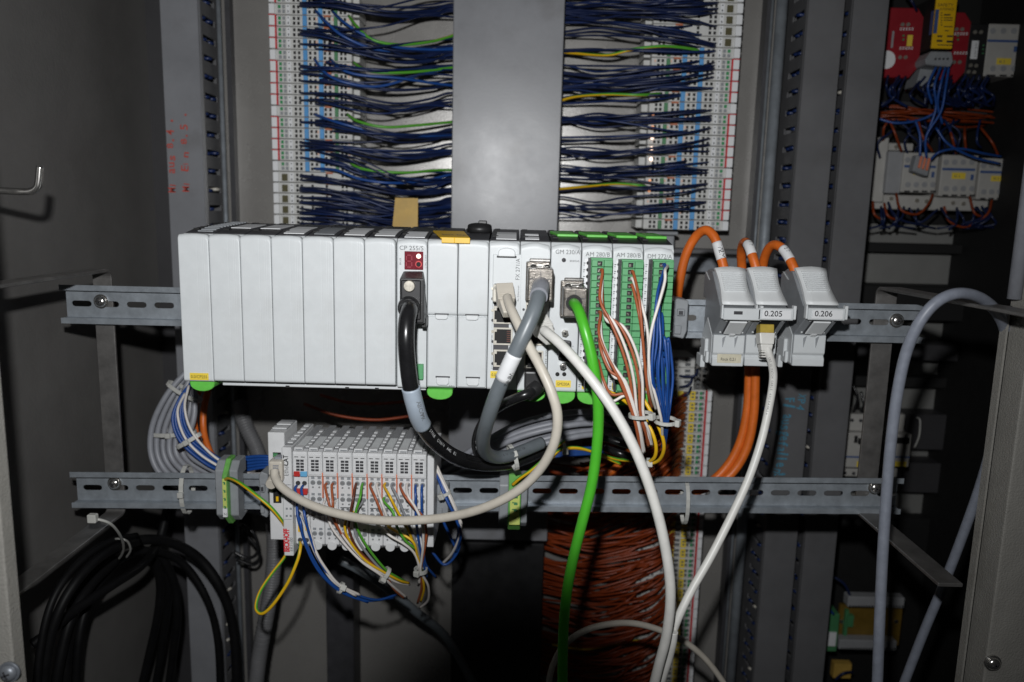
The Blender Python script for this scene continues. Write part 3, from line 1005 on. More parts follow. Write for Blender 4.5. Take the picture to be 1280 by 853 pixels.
# orange wires of the lower column
rnd = random.Random(5)
zones = ['upper', 'middle', 'lower']
NW = 185
for i in range(NW):
    f = i / (NW - 1)
    y = 492 + f * 395 + rnd.uniform(-3, 3)
    xr_ = 857 - (y - 490) * .085 + rnd.choice([0, 0, 0, -14, -28])
    xl = 668 + rnd.uniform(-6, 6)
    dip = rnd.uniform(18, 42)
    ye = y + rnd.uniform(-6, 28) + (16 if y < 600 else 4)
    if y < 560: xl = 735 + rnd.uniform(-15, 25); ye = y + rnd.uniform(28, 60)
    c = [(xr_ + 3, y, .905), (xr_ - 3, y + 1, .892), (xr_ - 26, y + dip * .55, .880 + rnd.uniform(-.02, .01)),
         ((xr_ + xl) / 2, (y + ye) / 2 + dip * .75 + rnd.uniform(-5, 5), .895 + rnd.uniform(-.02, .015)),
         (xl + 38, ye + dip * .35 + rnd.uniform(-4, 4), .91 + rnd.uniform(-.01, .01)), (xl, ye, .932)]
    cable('orange_wire', f'thin orange wire sagging from the {ORD[max(0, min(29, int((y - 487) / 13.6)))]} yellow-tagged terminal slice', 'wire', c,
          rnd.choice([1.25, 1.45]), M['worange'], 'orange wires of the lower column', seg=6, n=5)
for k in range(30):
    y = 496 + k * 3.5 + rnd.uniform(-2, 2)
    x = 857 - (y - 490) * .085
    c = [(x + 3, y, .905), (x - 2, y + 1, .890), (x - 14, y + rnd.uniform(9, 14), .874 + rnd.uniform(-.012, .006)), (x - 38, y + rnd.uniform(24, 36), .872 + rnd.uniform(-.02, .01)),
         (x - 75, y + rnd.uniform(40, 62), .88), (x - 120 + rnd.uniform(-15, 15), y + rnd.uniform(48, 80), .90)]
    cable('orange_wire', f'thicker orange wire bending down-left from the {ORD[int((y - 487) / 13.6)]} yellow-tagged slice', 'wire', c, 1.6, M['worange2'], 'thicker orange wires of the lower column', seg=7, n=6)
for c in ([(690, 806, .90), (730, 812, .89), (765, 806, .89), (800, 800, .90)],):
    cable('earth_wire', 'lone green-yellow wire low among the orange wires', 'wire', c, 1.4, M['wgrn'], seg=6, n=6, m2=M['wyel'])
for k, c in enumerate([[(838, 462, .93), (850, 470, .90), (868, 470, .89), (872, 462, .90)], [(836, 478, .93), (850, 484, .90), (862, 480, .89), (866, 470, .90)],
                       [(836, 490, .93), (848, 496, .90), (860, 492, .89), (864, 484, .90)]]):
    cable('control_wire', f'short navy wire curving to the bare white slices, {ORD[k]} from the top', 'wire', c, 1.5, M['wnavy'], 'short navy wires', seg=7, n=6)

# ================================================================== the big controller
XB = [at(226 + 38.5 * i, 310, Y_PLC).x for i in range(17)]
MW = XB[1] - XB[0]
XB = [XB[0] + MW * i for i in range(17)]
PZT = at(535, 299.5, Y_PLC).z
PZB = at(600, 487, Y_PLC).z
PH = PZT - PZB
YHB = .715                                       # housing back above / below the rail
zr = zcu(XB[8])
COVF = Y_PLC - .006                              # front of a snapped-on cover


def TZ(y):
    'height of the gently rising module top at depth y'
    return PZT + .0006 + .0034 * min(1, max(0, (y - Y_PLC - .0075) / .0225)) + .0030 * min(1, max(0, (y - Y_PLC - .030) / .061))


def on_top(mb, x0, x1, ya, yb, h=.0005, lift=.0001):
    n = 4
    for k in range(n):
        a, b = ya + (yb - ya) * k / n, ya + (yb - ya) * (k + 1) / n
        mb.hexa([(x0, a, TZ(a) + lift), (x1, a, TZ(a) + lift), (x1, b, TZ(b) + lift), (x0, b, TZ(b) + lift),
                 (x0, a, TZ(a) + lift + h), (x1, a, TZ(a) + lift + h), (x1, b, TZ(b) + lift + h), (x0, b, TZ(b) + lift + h)])


def housing(t, x0, x1, m_top='dark', front='plc', zt=PZT, zb=PZB, yf=Y_PLC):
    mb = MB()
    pr = [(yf, zb + .001), (yf, zt - .004), (yf + .004, zt), (YHB, zt + .0), (YHB, zr + .0185), (Y_RAIL - .0095, zr + .0185),
          (Y_RAIL - .0095, zr - .0185), (YHB, zr - .0185), (YHB, zb + .006), (yf + .012, zb)]
    mb.prism_x([(y, z) for y, z in pr], x0 + .0003, x1 - .0003)
    mb.build('housing', M[front], t, bevel=.0005)
    tp = MB()
    tp.prism_x([(yf + .0075, zt - .0004), (yf + .0075, zt + .0006), (yf + .030, TZ(yf + .030)), (YHB - .012, TZ(YHB - .012)), (YHB - .001, zt + .002), (YHB - .001, zt - .0004)], x0 + .0006, x1 - .0006)
    tp.build('top_grille', M[m_top], t, bevel=.0004)
    sl = MB()
    for k in range(6):
        y = yf + .020 + k * .014
        sl.box(x0 + .002, x0 + .0065, y, y + .006, TZ(y) - .0008, TZ(y + .006) + .0003)
    sl.build('top_slot', M['slot'], t, kind='stuff')


def cover_mesh(x0, x1, zt, zb, yf, yb, arch=.0010, grooves=(.62, .80, .86)):
    """front cover with softly arched top, rolled edges and faint vertical grooves"""
    W = x1 - x0
    us = [0, .012, .034, .05] + [.14, .3, .45, .58]
    for g in grooves: us += [g - .02, g - .008, g, g + .008, g + .02]
    us += [.92, .955, .966, .988, 1.0]
    us = sorted(set(us))
    vH = zt - zb
    vl = [0, .0007 / vH, .0014 / vH, .0021 / vH, .0030 / vH, .1, .3, .5, .7, .9, 1 - .0052 / vH, 1 - .0038 / vH, 1 - .0025 / vH, 1 - .0012 / vH, 1.0]
    nz = len(vl) - 1
    mb = MB()
    idx = {}
    for j in range(nz + 1):
        v = vl[j]
        for i, u in enumerate(us):
            top = zt - arch * (2 * u - 1) ** 2 - (.0022 if u > .9 else 0) * ((u - .9) / .1) ** 2
            vv = v
            z = zb + (top - zb) * vv
            e = min(u, 1 - u) * W
            y = yf
            if e < .0008: y += (.0008 - e) ** 2 / .0008 * .5
            if any(abs(u - g) < 1e-6 for g in grooves): y += .00007
            dz = top - z
            if dz < .0035: y += (.0035 - dz) ** 2 / .0035 * .6
            bz = z - zb
            if bz < .002: y += (.002 - bz) ** 2 / .002 * .6
            idx[i, j] = len(mb.v); mb.v.append(Vector((x0 + u * W, y, z)))
    for j in range(nz):
        for i in range(len(us) - 1):
            mb.f.append((idx[i, j], idx[i + 1, j], idx[i + 1, j + 1], idx[i, j + 1])); mb.m.append(0); mb.sm.append(True)
    # rim back to yb
    loop = [idx[i, 0] for i in range(len(us))] + [idx[len(us) - 1, j] for j in range(1, nz + 1)] + \
           [idx[i, nz] for i in range(len(us) - 2, -1, -1)] + [idx[0, j] for j in range(nz - 1, 0, -1)]
    n = len(mb.v)
    for k in loop: mb.v.append(Vector((mb.v[k].x, yb, mb.v[k].z)))
    for a in range(len(loop)):
        b = (a + 1) % len(loop)
        mb.f.append((loop[a], loop[b], n + b, n + a)); mb.m.append(0); mb.sm.append(False)
    return mb


def foot(t, x0, x1, z, drop=.0085, yf=Y_PLC - .003):
    mb = MB()
    k = 9
    out = [(x0, z), (x1, z)] + [((x0 + x1) / 2 + (x1 - x0) / 2 * math.cos(a), z - drop * (.30 + .70 * math.sin(a))) for a in [math.pi * i / k for i in range(k + 1)]]
    mb.prism_y(out, yf, yf + .03)
    return mb.build('release_foot', M['foot'], t, bevel=.0006)


def yellow_label(t, xa, xb, zc, s, yf, h=.0056):
    mb = MB(); mb.box(xa, xb, yf - .0004, yf, zc - h / 2, zc + h / 2)
    o = mb.build('yellow_label', M['yellow'], t)
    text(s, (xa + .001, yf - .0004, zc - h * .22), XD, ZD, h * .42, M['print'], o, (xb - xa) - .002)


def sticker_top(t, x0, x1, a, b, m='paper'):
    mb = MB(); on_top(mb, x0 + .005, x1 - .003, Y_PLC + a, Y_PLC + b)
    o = mb.build('top_sticker', M[m], t)
    return o


GRP = 'modules of the grey controller in a row'
blank_words = ['leftmost blank grey controller module, yellow label and green foot below', 'second blank grey controller module from the left', 'third blank grey controller module from the left',
               'fourth blank grey controller module, middle of the seven', 'fifth blank grey controller module from the left', 'sixth blank grey controller module from the left',
               'seventh blank grey controller module, beside the one with red display']
for i in range(7):
    x0, x1 = XB[i], XB[i + 1]
    t = thing('controller_module', blank_words[i], 'controller module', ((x0 + x1) / 2, Y_RAIL, PZB), GRP)
    housing(t, x0, x1, yf=Y_PLC + .001)
    cm = cover_mesh(x0 + .00022, x1 - .00022, PZT + .0004, PZB + .0028 - (.0006 if i == 0 else 0), COVF, Y_PLC + .001)
    cm.build('front_cover', M['plc'], t)
    if i in (1, 2, 3, 5, 6): sticker_top(t, x0, x1, .012 if i > 2 else .03, .055 if i > 2 else .07)
    if i == 4: sticker_top(t, x0, x1, .012, .055, 'tgrey')
    if i == 0:
        foot(t, x0 + .0035, x1 - .001, PZB + .002)
        yellow_label(t, x0 + .0052, x1 - .004, PZB + .0063, '0.0/CP255', COVF)
        mb = MB()
        for k in range(12): on_top(mb, x0 + .009, x1 - .003, Y_PLC + .012 + k * .007, Y_PLC + .015 + k * .007, .0008)
        mb.build('top_ribs', M['tgrey'], t)

# shared base strip under the covers
mbs = MB(); mbs.box(XB[1] + .003, XB[8] - .001, Y_PLC + .004, Y_RAIL - .012, PZB - .0028, PZB - .0002)
t = thing('base_strip', 'thin grey backplane strip showing under the blank controller modules', 'backplane', ((XB[1] + XB[8]) / 2, Y_RAIL, PZB))
mbs.build('strip', M['plc'], t, bevel=.0005)
mb = MB()
for i in (3, 5, 6): mb.box(XB[i] + .006, XB[i] + .009, Y_PLC + .0035, Y_PLC + .02, PZB - .0032, PZB - .0016)
mb.build('latch_gap', M['slot'], t)


def PX(px, py, Y=Y_PLC): return at(px, py, Y)


# ---- processor module with red display
x0, x1 = XB[7], XB[8]
t = thing('controller_module', 'processor module with small red display and black cable plug', 'controller module', ((x0 + x1) / 2, Y_RAIL, PZB), GRP)
housing(t, x0, x1)
cm = cover_mesh(x0 + .0008, x1 - .0002, PZT, PZB, Y_PLC - .0012, Y_PLC + .001, .0014, (.92,)); cm.build('front_cover', M['plc'], t)
sticker_top(t, x0, x1, .008, .035)
YF = Y_PLC - .0012
P = PX(499.5, 312.5, YF); text('CP 255/S', P, XD, ZD, .0033, M['print_grey'], t, .0185)
mb = MB(); bx(mb, 505.5, 314.5, 529, 337.5, YF - .0008, YF + .002); disp = mb.build('display_window', M['redwin'], t, bevel=.0003)
sg = MB()
P0 = PX(508, 334, YF - .0008)
def seg8(mb, x, z, w_, h_, y, tn=.0007):
    for zz in (0, .5, 1): mb.box(x + tn, x + w_ - tn, y - .0002, y, z + h_ * zz - tn / 2, z + h_ * zz + tn / 2)
    for xx in (x, x + w_):
        for zz in (0, .5): mb.box(xx - tn / 2, xx + tn / 2, y - .0002, y, z + h_ * zz + tn, z + h_ * (zz + .5) - tn)
seg8(sg, P0.x, P0.z, .0042, .0092, YF - .0008)
sg.build('digit_segments', M['redseg'], disp)
P = PX(523.3, 320.5, YF - .001); mb = MB(); mb.dome(P, (0, -1, 0), .0018, .0012, 14); mb.build('lit_led', M['led_on'], disp)
P = PX(523.3, 330.5, YF - .001); mb = MB(); mb.cyl(P, P - YD * .0003, .0026, seg=20); mb.build('button_ring', M['redring'], disp)
mb = MB(); mb.cyl(P - YD * .0003, P - YD * .0016, .0018, seg=18); mb.build('button', M['slot'], disp)
text('BUS', PX(501.5, 331, YF), ZD, -XD, .0013, M['print_grey'], t, .0052)
text('CTRL STAT', PX(533, 335.5, YF), ZD, -XD, .0012, M['print_grey'], t, .0105)
mb = MB(); bx(mb, 516.5, 456, 529, 475, YF - .004, YF + .002)
go = mb.build('green_connector', M['tgreen'], t, bevel=.0004)
mb = MB(); bx(mb, 513.5, 453, 521, 457, YF - .001, YF + .002); mb.build('connector_gap', M['slot'], t)

# black plug on the processor module
t = thing('cable_plug', 'black square plug with silver thumbscrew on the processor module', 'plug', PX(514, 370, .59))
mb = MB()
A = at(499.5, 348, .582); B = at(530, 405, .582)
C1 = at(503, 339.5, .606); D1 = at(528.5, 339.5, .606)
yb = Y_PLC - .0012
mb.prism([(A.x, .582, A.z), (A.x, .582, B.z), (A.x, yb, B.z - .002), (C1.x, yb, C1.z)],
         [(B.x, .582, A.z), (B.x, .582, B.z), (B.x, yb, B.z - .002), (D1.x, yb, D1.z)])
mb.build('plug_body', M['black'], t, bevel=.0012, segs=2)
mb = MB(); A2 = at(501.5, 350, .581); B2 = at(526, 400, .581); mb.box(A2.x, B2.x, .5805, .583, B2.z, A2.z); mb.build('face_plate', M['black'], t, bevel=.0008)
P = at(512, 357.5, .580); mb = MB(); mb.cyl(P + YD * .001, P - YD * .0028, .0042, seg=24); mb.build('thumbscrew', M['nickel'], t, bevel=.0004, angle=50)
P = at(511, 384, .580); mb = MB(); mb.cyl(P + YD * .003, P - YD * .004 - ZD * .001, .0086, .0078, seg=26); mb.cyl(P - YD * .004 - ZD * .001, P - YD * .007 - ZD * .0025, .0068, .0064, seg=26)
mb.build('cable_collar', M['black'], t, bevel=.0005, angle=50)
mb = MB(); bx(mb, 527, 398, 532.5, 410, .592, .61); mb.build('latch', M['black'], t, bevel=.0005)
blk, bpts = cable('black_cable', 'thick black cable from the square plug curving down past the terminal station', 'cable',
      [(512, 384, .578), (511.5, 389, .568), (508.5, 402, .560), (507.5, 425, .556), (509.5, 455, .558), (513.5, 485, .562), (519, 508, .566), (526, 528, .575), (543, 552, .595), (569, 571, .62), (600, 580, .645), (635, 579, .665), (668, 568, .685), (676, 562, .69)],
      6.1, M['wblack'], seg=16, n=10)
path_text('STYLE  C10674  AWG  E2', bpts, .0061, 72, M['paper'], blk, .0024, Vector((.5, -1, .5)), step=.95)
sl_pts = [p for p in bpts if at(0, 472, .56).z > p.z > at(0, 524, .573).z]
mb = MB(); mb.tube(sl_pts, .0068, 18)
slo = mb.build('label_sleeve', M['sleeve'], blk)
path_text('ABCWMX', sl_pts, .0068, 4, M['print_grey'], slo, .0035, Vector((.8, -1, .1)), step=.75, flip=False)

# ---- pair of blank modules with hinged flaps and yellow tag on top
for k, i in enumerate((8, 9)):
    x0, x1 = XB[i], XB[i + 1]
    t = thing('controller_module', ['plain grey controller module with yellow tag and green foot, right of the processor', 'plain grey controller module with black knob on top, left of the network module'][k],
              'controller module', ((x0 + x1) / 2, Y_RAIL, PZB), GRP)
    housing(t, x0, x1)
    zmid = at((574), 395, YF).z
    cm = cover_mesh(x0 + (.0006 if k == 0 else .0003), x1 - .0003, PZT, zmid + .0003, Y_PLC - .0022, Y_PLC + .001, .0006, (.97,)); cm.build('upper_flap', M['plc'], t)
    mb = MB(); mb.box(x0 + .0008, x1 - .0008, Y_PLC - .0016, Y_PLC + .001, PZB + .0018, zmid - .0006); mb.build('lower_flap', M['plc'], t, bevel=.0006)
    for nm, zc_, ww, hh in (('finger_notch', zmid - .0012, .0098, .0038), ('latch', at(574, 477, YF).z, .0102, .0062)):
        xm = (x0 + x1) / 2 + (.001 if nm == 'latch' else -.0003)
        mb = MB(); mb.prism_y([(xm - ww / 2, zc_ + hh / 2), (xm + ww / 2, zc_ + hh / 2), (xm + ww / 2, zc_ - hh * .2), (xm + ww / 2 - .0016, zc_ - hh / 2), (xm - ww / 2 + .0016, zc_ - hh / 2), (xm - ww / 2, zc_ - hh * .2)], Y_PLC - .0034, Y_PLC)
        mb.build(nm, M['plc2'], t, bevel=.0005)
        mb = MB(); mb.box(xm - ww / 2 - .0006, xm + ww / 2 + .0006, Y_PLC - .0022, Y_PLC - .0017, zc_ + hh / 2 - .0002, zc_ + hh / 2 + .0010); mb.build('latch_shadow_gap', M['dark'], t)
    if k == 0:
        foot(t, x0 + .0006, x1 - .003, PZB - .0002)
        text('24V', at(561, 483, Y_PLC - .002), XD, ZD, .0009, M['print_grey'], t, .004)
tg = thing('warning_tag', 'yellow plastic tag clipped over the top edge of the two plain modules', 'tag', ((XB[8] + XB[9]) / 2, .63, PZT))
mb = MB()
xa, xb = at(551, 300, Y_PLC).x, at(588, 300, Y_PLC).x
xa2, xb2 = at(541, 291, .65).x, at(580, 291, .65).x
mb.hexa([(xa, Y_PLC - .004, PZT + .0010), (xb, Y_PLC - .004, PZT + .0010), (xb2, .652, TZ(.652)), (xa2, .652, TZ(.652)),
         (xa, Y_PLC - .004, PZT + .0022), (xb, Y_PLC - .004, PZT + .0022), (xb2, .652, TZ(.652) + .0014), (xa2, .652, TZ(.652) + .0014)])
mb.box(xa + .001, xa + .011, Y_PLC - .0052, Y_PLC - .004, PZT - .0022, PZT + .0022)
mb.box(xb - .012, xb, Y_PLC - .0052, Y_PLC - .004, PZT - .0022, PZT + .0022)
mb.build('tag_sheet', M['amber'], tg, bevel=.0003)
text('Batterie / Battery', (xa + .001, Y_PLC + .004, PZT + .0034), XD, Vector((-.25, 1, .11)), .006, M['print_grey'], tg, (xb - xa) * .86, lift=.0003)
kn = thing('round_knob', 'black rubber knob sitting on top of the plain controller module', 'knob', at(600, 291, .66))
P = at(599.5, 293, .662)
mb = MB(); mb.cyl((P.x, P.y, TZ(P.y)), (P.x, P.y, TZ(P.y) + .0055), .0106, .0100, seg=26); mb.dome((P.x, P.y, TZ(P.y) + .0055), (0, 0, 1), .0100, .0025, 26, 4); mb.build('knob_body', M['black'], kn)
mb = MB(); mb.box(P.x - .001, P.x + .006, P.y - .003, P.y + .003, TZ(P.y) + .0070, TZ(P.y) + .0098); mb.build('knob_grip', M['black'], kn, bevel=.0006)


def rj45(t, cx, cz, yf, w_=.0150, h_=.0138, metal=True, flip=False):
    """socket seen from the front, turned on its side: shield frame > cavity"""
    fr = MB()
    tk = .0013
    y0 = yf - .0012
    fr.box(cx - w_ / 2, cx + w_ / 2, y0, yf + .001, cz + h_ / 2 - tk, cz + h_ / 2)
    fr.box(cx - w_ / 2, cx + w_ / 2, y0, yf + .001, cz - h_ / 2, cz - h_ / 2 + tk)
    fr.box(cx - w_ / 2, cx - w_ / 2 + tk * .7, y0, yf + .001, cz - h_ / 2 + tk, cz + h_ / 2 - tk)
    fr.box(cx + w_ / 2 - tk, cx + w_ / 2, y0, yf + .001, cz - h_ / 2 + tk, cz + h_ / 2 - tk)
    for s in (-1, 1): fr.box(cx - w_ / 2 + tk * .7, cx - w_ / 2 + .0026, y0, yf + .001, cz + s * (h_ / 2 - tk), cz + s * (h_ / 2 - .0034))
    f = fr.build('network_port', M['clearw' if metal else 'dark'], t, bevel=.0002)
    cv = MB(); cv.box(cx - w_ / 2 + tk * .5, cx + w_ / 2 - tk * .8, yf - .0006, yf + .0005, cz - h_ / 2 + tk * .8, cz + h_ / 2 - tk * .8); cv.build('cavity', M['slot'], f)
    pn = MB()
    for k in range(6): pn.box(cx + w_ / 2 - .0045, cx + w_ / 2 - .0016, yf - .0009, yf - .0006, cz - .0042 + k * .0016, cz - .0036 + k * .0016)
    pn.build('contacts', M['wdbrown'], f, kind='stuff')
    return f


# ---- network module FX
x0, x1 = XB[10], XB[11]
tf = thing('controller_module', 'network module with three stacked network ports and yellow label', 'controller module', ((x0 + x1) / 2, Y_RAIL, PZB), GRP)
housing(tf, x0, x1)
cm = cover_mesh(x0 + .0002, x1 - .0002, PZT, PZB + .0005, Y_PLC - .0012, Y_PLC + .001, .0010, (.93,)); cm.build('front_cover', M['plc'], tf)
sticker_top(tf, x0, x1, .010, .05)
mb = MB(); bx(mb, 615, 318, 651, 462, YF - .0006, YF + .001); mb.build('front_panel', M['plc'], tf, bevel=.0005)
YP = YF - .0006
xm, zc_ = at(633.5, 315, YP).x, at(633.5, 315, YP).z
mb = MB(); ww = .0132; mb.prism_y([(xm - ww / 2, zc_ - .0035), (xm + ww / 2, zc_ - .0035)] + [(xm + ww / 2 * math.cos(a), zc_ + .0034 * math.sin(a) - .0002) for a in [math.pi * i / 8 for i in range(9)]], YP - .003, YP + .001)
mb.build('release_tab', M['plc2'], tf, bevel=.0005)
mb = MB(); mb.box(xm - ww / 2 - .001, xm + ww / 2 + .001, YP - .0006, YP, zc_ - .0046, zc_ - .0030); mb.build('tab_gap', M['print'], tf)
text('FX 271/A', at(649.3, 350, YP), ZD, -XD, .0031, M['print_grey'], tf, .0165)
text('3x Ethernet', at(648.5, 377, YP), ZD, -XD, .0013, M['print_grey'], tf, .0125)
bp = MB(); bx(bp, 617, 355, 636, 463, YP - .0003, YP + .0005); bp.build('port_backing', M['dark'], tf)
for py in (367, 394, 420.5, 448): 
    P = at(628.7, py, YP - .0006); rj45(tf, P.x, P.z, YP - .0006)
    for dz in (-6, 6.5):
        Q = at(615.8, py + dz, YP); mb = MB(); mb.cyl(Q, Q - YD * .0008, .0011, seg=10); mb.build('port_led', M['dark' if dz > 0 else 'nickel'], tf)
text('LINK', at(615.5, 428, YP), ZD, -XD, .0009, M['print_grey'], tf, .006)
yellow_label(tf, at(613, 468, YF).x, at(634, 468, YF).x, at(622, 468.5, YF).z, '0.0/FX271', YF)
mb = MB(); bx(mb, 615.5, 478, 626, 486, YF - .001, YF + .002); mb.build('latch', M['plc2'], tf, bevel=.0006)

# ---- unmarked module with D-plug
x0, x1 = XB[11], XB[12]
tn = thing('controller_module', 'grey controller module under the metal plug of the thick grey cable', 'controller module', ((x0 + x1) / 2, Y_RAIL, PZB), GRP)
housing(tn, x0, x1)
cm = cover_mesh(x0 + .0004, x1 - .0003, PZT - .0004, PZB, Y_PLC - .0016, Y_PLC + .001, .0024, (.97,)); cm.build('front_cover', M['plc'], tn)
for a, b in ((.012, .022), (.03, .042)):
    mb = MB(); on_top(mb, x0 + .004, x1 - .009, Y_PLC + a, Y_PLC + b); mb.build('top_sticker', M['paper'], tn)
YN = Y_PLC - .0016
for px, py in ((669, 388), (668, 420), (667, 450)):
    P = at(px, py, YN - .0003); rj45(tn, P.x, P.z, YN - .0003, .0150, .0150)
text('MT 200', at(683.5, 455, YN), ZD, -XD, .0015, M['print_grey'], tn, .011)
for py in (387, 404):
    Q = at(654.5, py, YN); mb = MB(); mb.cyl(Q, Q - YD * .0008, .0010, seg=10); mb.build('port_led', M['dark'], tn)
foot(tn, x0 + .0008, x1 - .001, PZB - .0002, .0085)

# ---- GM module
x0, x1 = XB[12], XB[13]
tg = thing('controller_module', 'controller module with status lamp, nine-pin socket and green-cable plug', 'controller module', ((x0 + x1) / 2, Y_RAIL, PZB), GRP)


def green_clip(t, x0, x1):
    a, b = x0 + .001, x1 - .006
    za, zb_ = TZ(.640), TZ(.664)
    mb = MB(); mb.hexa([(a + .005, .640, za), (b + .005, .640, za), (b, .664, zb_), (a, .664, zb_),
                        (a + .005, .640, za + .0022), (b + .005, .640, za + .0022), (b, .664, zb_ + .0026), (a, .664, zb_ + .0026)])
    mb.build('green_clip', M['foot'], t, bevel=.0005)


housing(tg, x0, x1, 'black')
green_clip(tg, x0, x1)
cm = cover_mesh(x0 + .0003, x1 - .0006, PZT - .0008, PZB, Y_PLC - .0016, Y_PLC + .001, .0026, (.97,)); cm.build('front_cover', M['plc'], tg)
text('GM 230/A', at(694.5, 317.5, YN), XD, ZD, .0033, M['print_grey'], tg, .0190)
Q = at(704.8, 325.3, YN); mb = MB(); mb.cyl(Q + YD * .0005, Q - YD * .0006, .0017, seg=16); mb.dome(Q - YD * .0006, (0, -1, 0), .0012, .0007, 12); mb.build('status_led', M['dark'], tg)
text('status', at(712, 327.5, YN), XD, ZD, .0016, M['print_grey'], tg, .0075)
sk = MB()
A, B = at(700, 424, YN), at(713, 452, YN)
sk.prism_y([(A.x, A.z), (B.x, A.z - .001), (B.x, B.z - .0005), (A.x - .0012, B.z + .002)], YN - .005, YN)
so = sk.build('serial_socket', M['black'], tg, bevel=.0012, segs=2)
hs = MB()
for k in range(5):
    Q = at(708.5, 428.5 + k * 5, YN - .005); hs.cyl(Q + YD * .001, Q - YD * .0002, .0006, seg=8)
for k in range(4):
    Q = at(704.3, 431 + k * 5, YN - .005); hs.cyl(Q + YD * .001, Q - YD * .0002, .0006, seg=8)
hs.build('pin_holes', M['slot'], so, kind='stuff')
for px, py in ((706, 416), (703.5, 457.5)):
    Q = at(px, py, YN); mb = MB(); mb.cyl(Q, Q - YD * .0045, .0029, seg=6, smooth=False); mb.cyl(Q - YD * .0045, Q - YD * .006, .0019, seg=14); mb.build('hex_standoff', M['chrome'], tg)
    mb = MB(); mb.cyl(Q - YD * .0059, Q - YD * .0063, .0010, seg=12); mb.build('standoff_bore', M['slot'], tg)
text('X1', at(715, 434, YN), XD, ZD, .001, M['print_grey'], tg, .0015)
for px in (696.8, 705.3):
    Q = at(px, 468, YN); mb = MB(); mb.cyl(Q + YD * .0004, Q - YD * .0003, .0017, seg=16); mb.build('key_hole', M['slot'], tg)
yellow_label(tg, at(694.5, 479, YN).x, at(713.5, 479, YN).x, at(704, 480, YN).z, 'GM230A', YN)
foot(tg, x0 + .0006, x1 - .0012, PZB - .0002, .0095)


def hood(label, x0, y0, x1, y1, ydeep, cx, cy):
    """metal D-plug hood: front face (x0,y0)-(x1,y1) at depth ydeep, tapering back to the module"""
    t = thing('metal_plug', label, 'plug', at((x0 + x1) / 2, (y0 + y1) / 2, .60), 'metal plug hoods')
    A, B = at(x0, y0, ydeep), at(x1, y1, ydeep)
    yb = YN
    mb = MB()
    mb.box(A.x, B.x, ydeep, yb - .008, B.z, A.z)
    mb.box(A.x - .0010, A.x + (B.x - A.x) * .93, yb - .008, yb, B.z - .003, A.z + .0035)
    mb.build('hood_shell', M['hood'], t, bevel=.0013, segs=2)
    mb = MB()
    mb.box((A.x + B.x) / 2 - .0003, (A.x + B.x) / 2 + .0003, ydeep - .0003, ydeep + .001, at(cx, cy - 9, ydeep).z, A.z - .001)
    mb.box(A.x + .001, B.x - .001, ydeep - .0003, ydeep + .001, A.z - .0078, A.z - .0072)
    mb.build('seam', M['dark'], t)
    mb = MB()
    xm = (A.x + B.x) / 2
    for s in (-1, 1): mb.dome((xm + s * (B.x - A.x) * .27, (ydeep + yb) / 2, A.z), (0, 0, 1), .0030, .0026, 14, 3)
    mb.box(xm - .0032, xm + .0032, ydeep + .004, yb - .010, A.z, A.z + .0022)
    mb.box(A.x + .0015, B.x - .0015, yb - .0085, yb - .0035, A.z + .0035, A.z + .006)
    mb.box(xm + .001, xm + .006, ydeep + .002, ydeep + .005, A.z, A.z + .0014)
    mb.build('clamp_screws', M['chrome'], t, bevel=.0006)
    P = at(cx, cy, ydeep)
    mb = MB(); mb.cyl(P + YD * .002, P - YD * .0006, .0062, seg=22); mb.build('cable_hole', M['slot' if cx > 700 else 'hood'], t)
    return t


hood('square metal plug hood with the thick grey cable', 660, 336, 691, 378, .578, 676, 356)
hood('square metal plug hood with the green cable', 705, 360.5, 733.5, 398, .580, 717.5, 379)
grc, gpts = cable('grey_cable', 'thick grey cable from the metal plug crossing down left in front of the modules', 'cable',
      [(676, 357, .580), (675.5, 361, .568), (673, 372, .556), (666, 393, .547), (652, 424, .543), (637, 456, .545), (621, 492, .552), (610.5, 522, .565), (604, 548, .588), (606, 564, .612), (617, 571, .632), (634, 570.5, .645), (655, 563, .66), (677, 554, .675)],
      5.6, M['wgrey'], seg=16, n=10)
s0 = [p for p in gpts if at(0, 425, .545).z > p.z > at(0, 461.5, .545).z]
mb = MB(); mb.tube(s0, .00585, 18); slo = mb.build('label_sleeve', M['paper'], grc)
path_text('W042', s0, .00585, 4, M['print'], slo, .0034, Vector((.75, -1, .1)), step=.9)
path_text('0.75 12G KABEL CE', gpts, .0056, 103, M['print'], grc, .0018, Vector((0, -1, .6)), step=.95)
mb = MB(); mb.tube(spline(pix([(676, 357, .579), (675.6, 361, .568), (673.3, 371, .5565)]), 5), .0066, 16); mb.build('cable_boot', M['wlgrey'], grc)
gr, grp = cable('green_cable', 'bright green cable hanging from the second metal plug down past both rails', 'cable',
      [(716.5, 379, .584), (719, 381, .572), (724, 390, .562), (731, 412, .553), (739, 443, .55), (744.5, 475, .55), (748, 515, .552), (746, 560, .555), (739.5, 606, .556), (728, 652, .556), (716, 700, .555), (708, 745, .555), (704, 795, .555), (703, 862, .553)],
      4.0, M['wgreen'], seg=14, n=9)

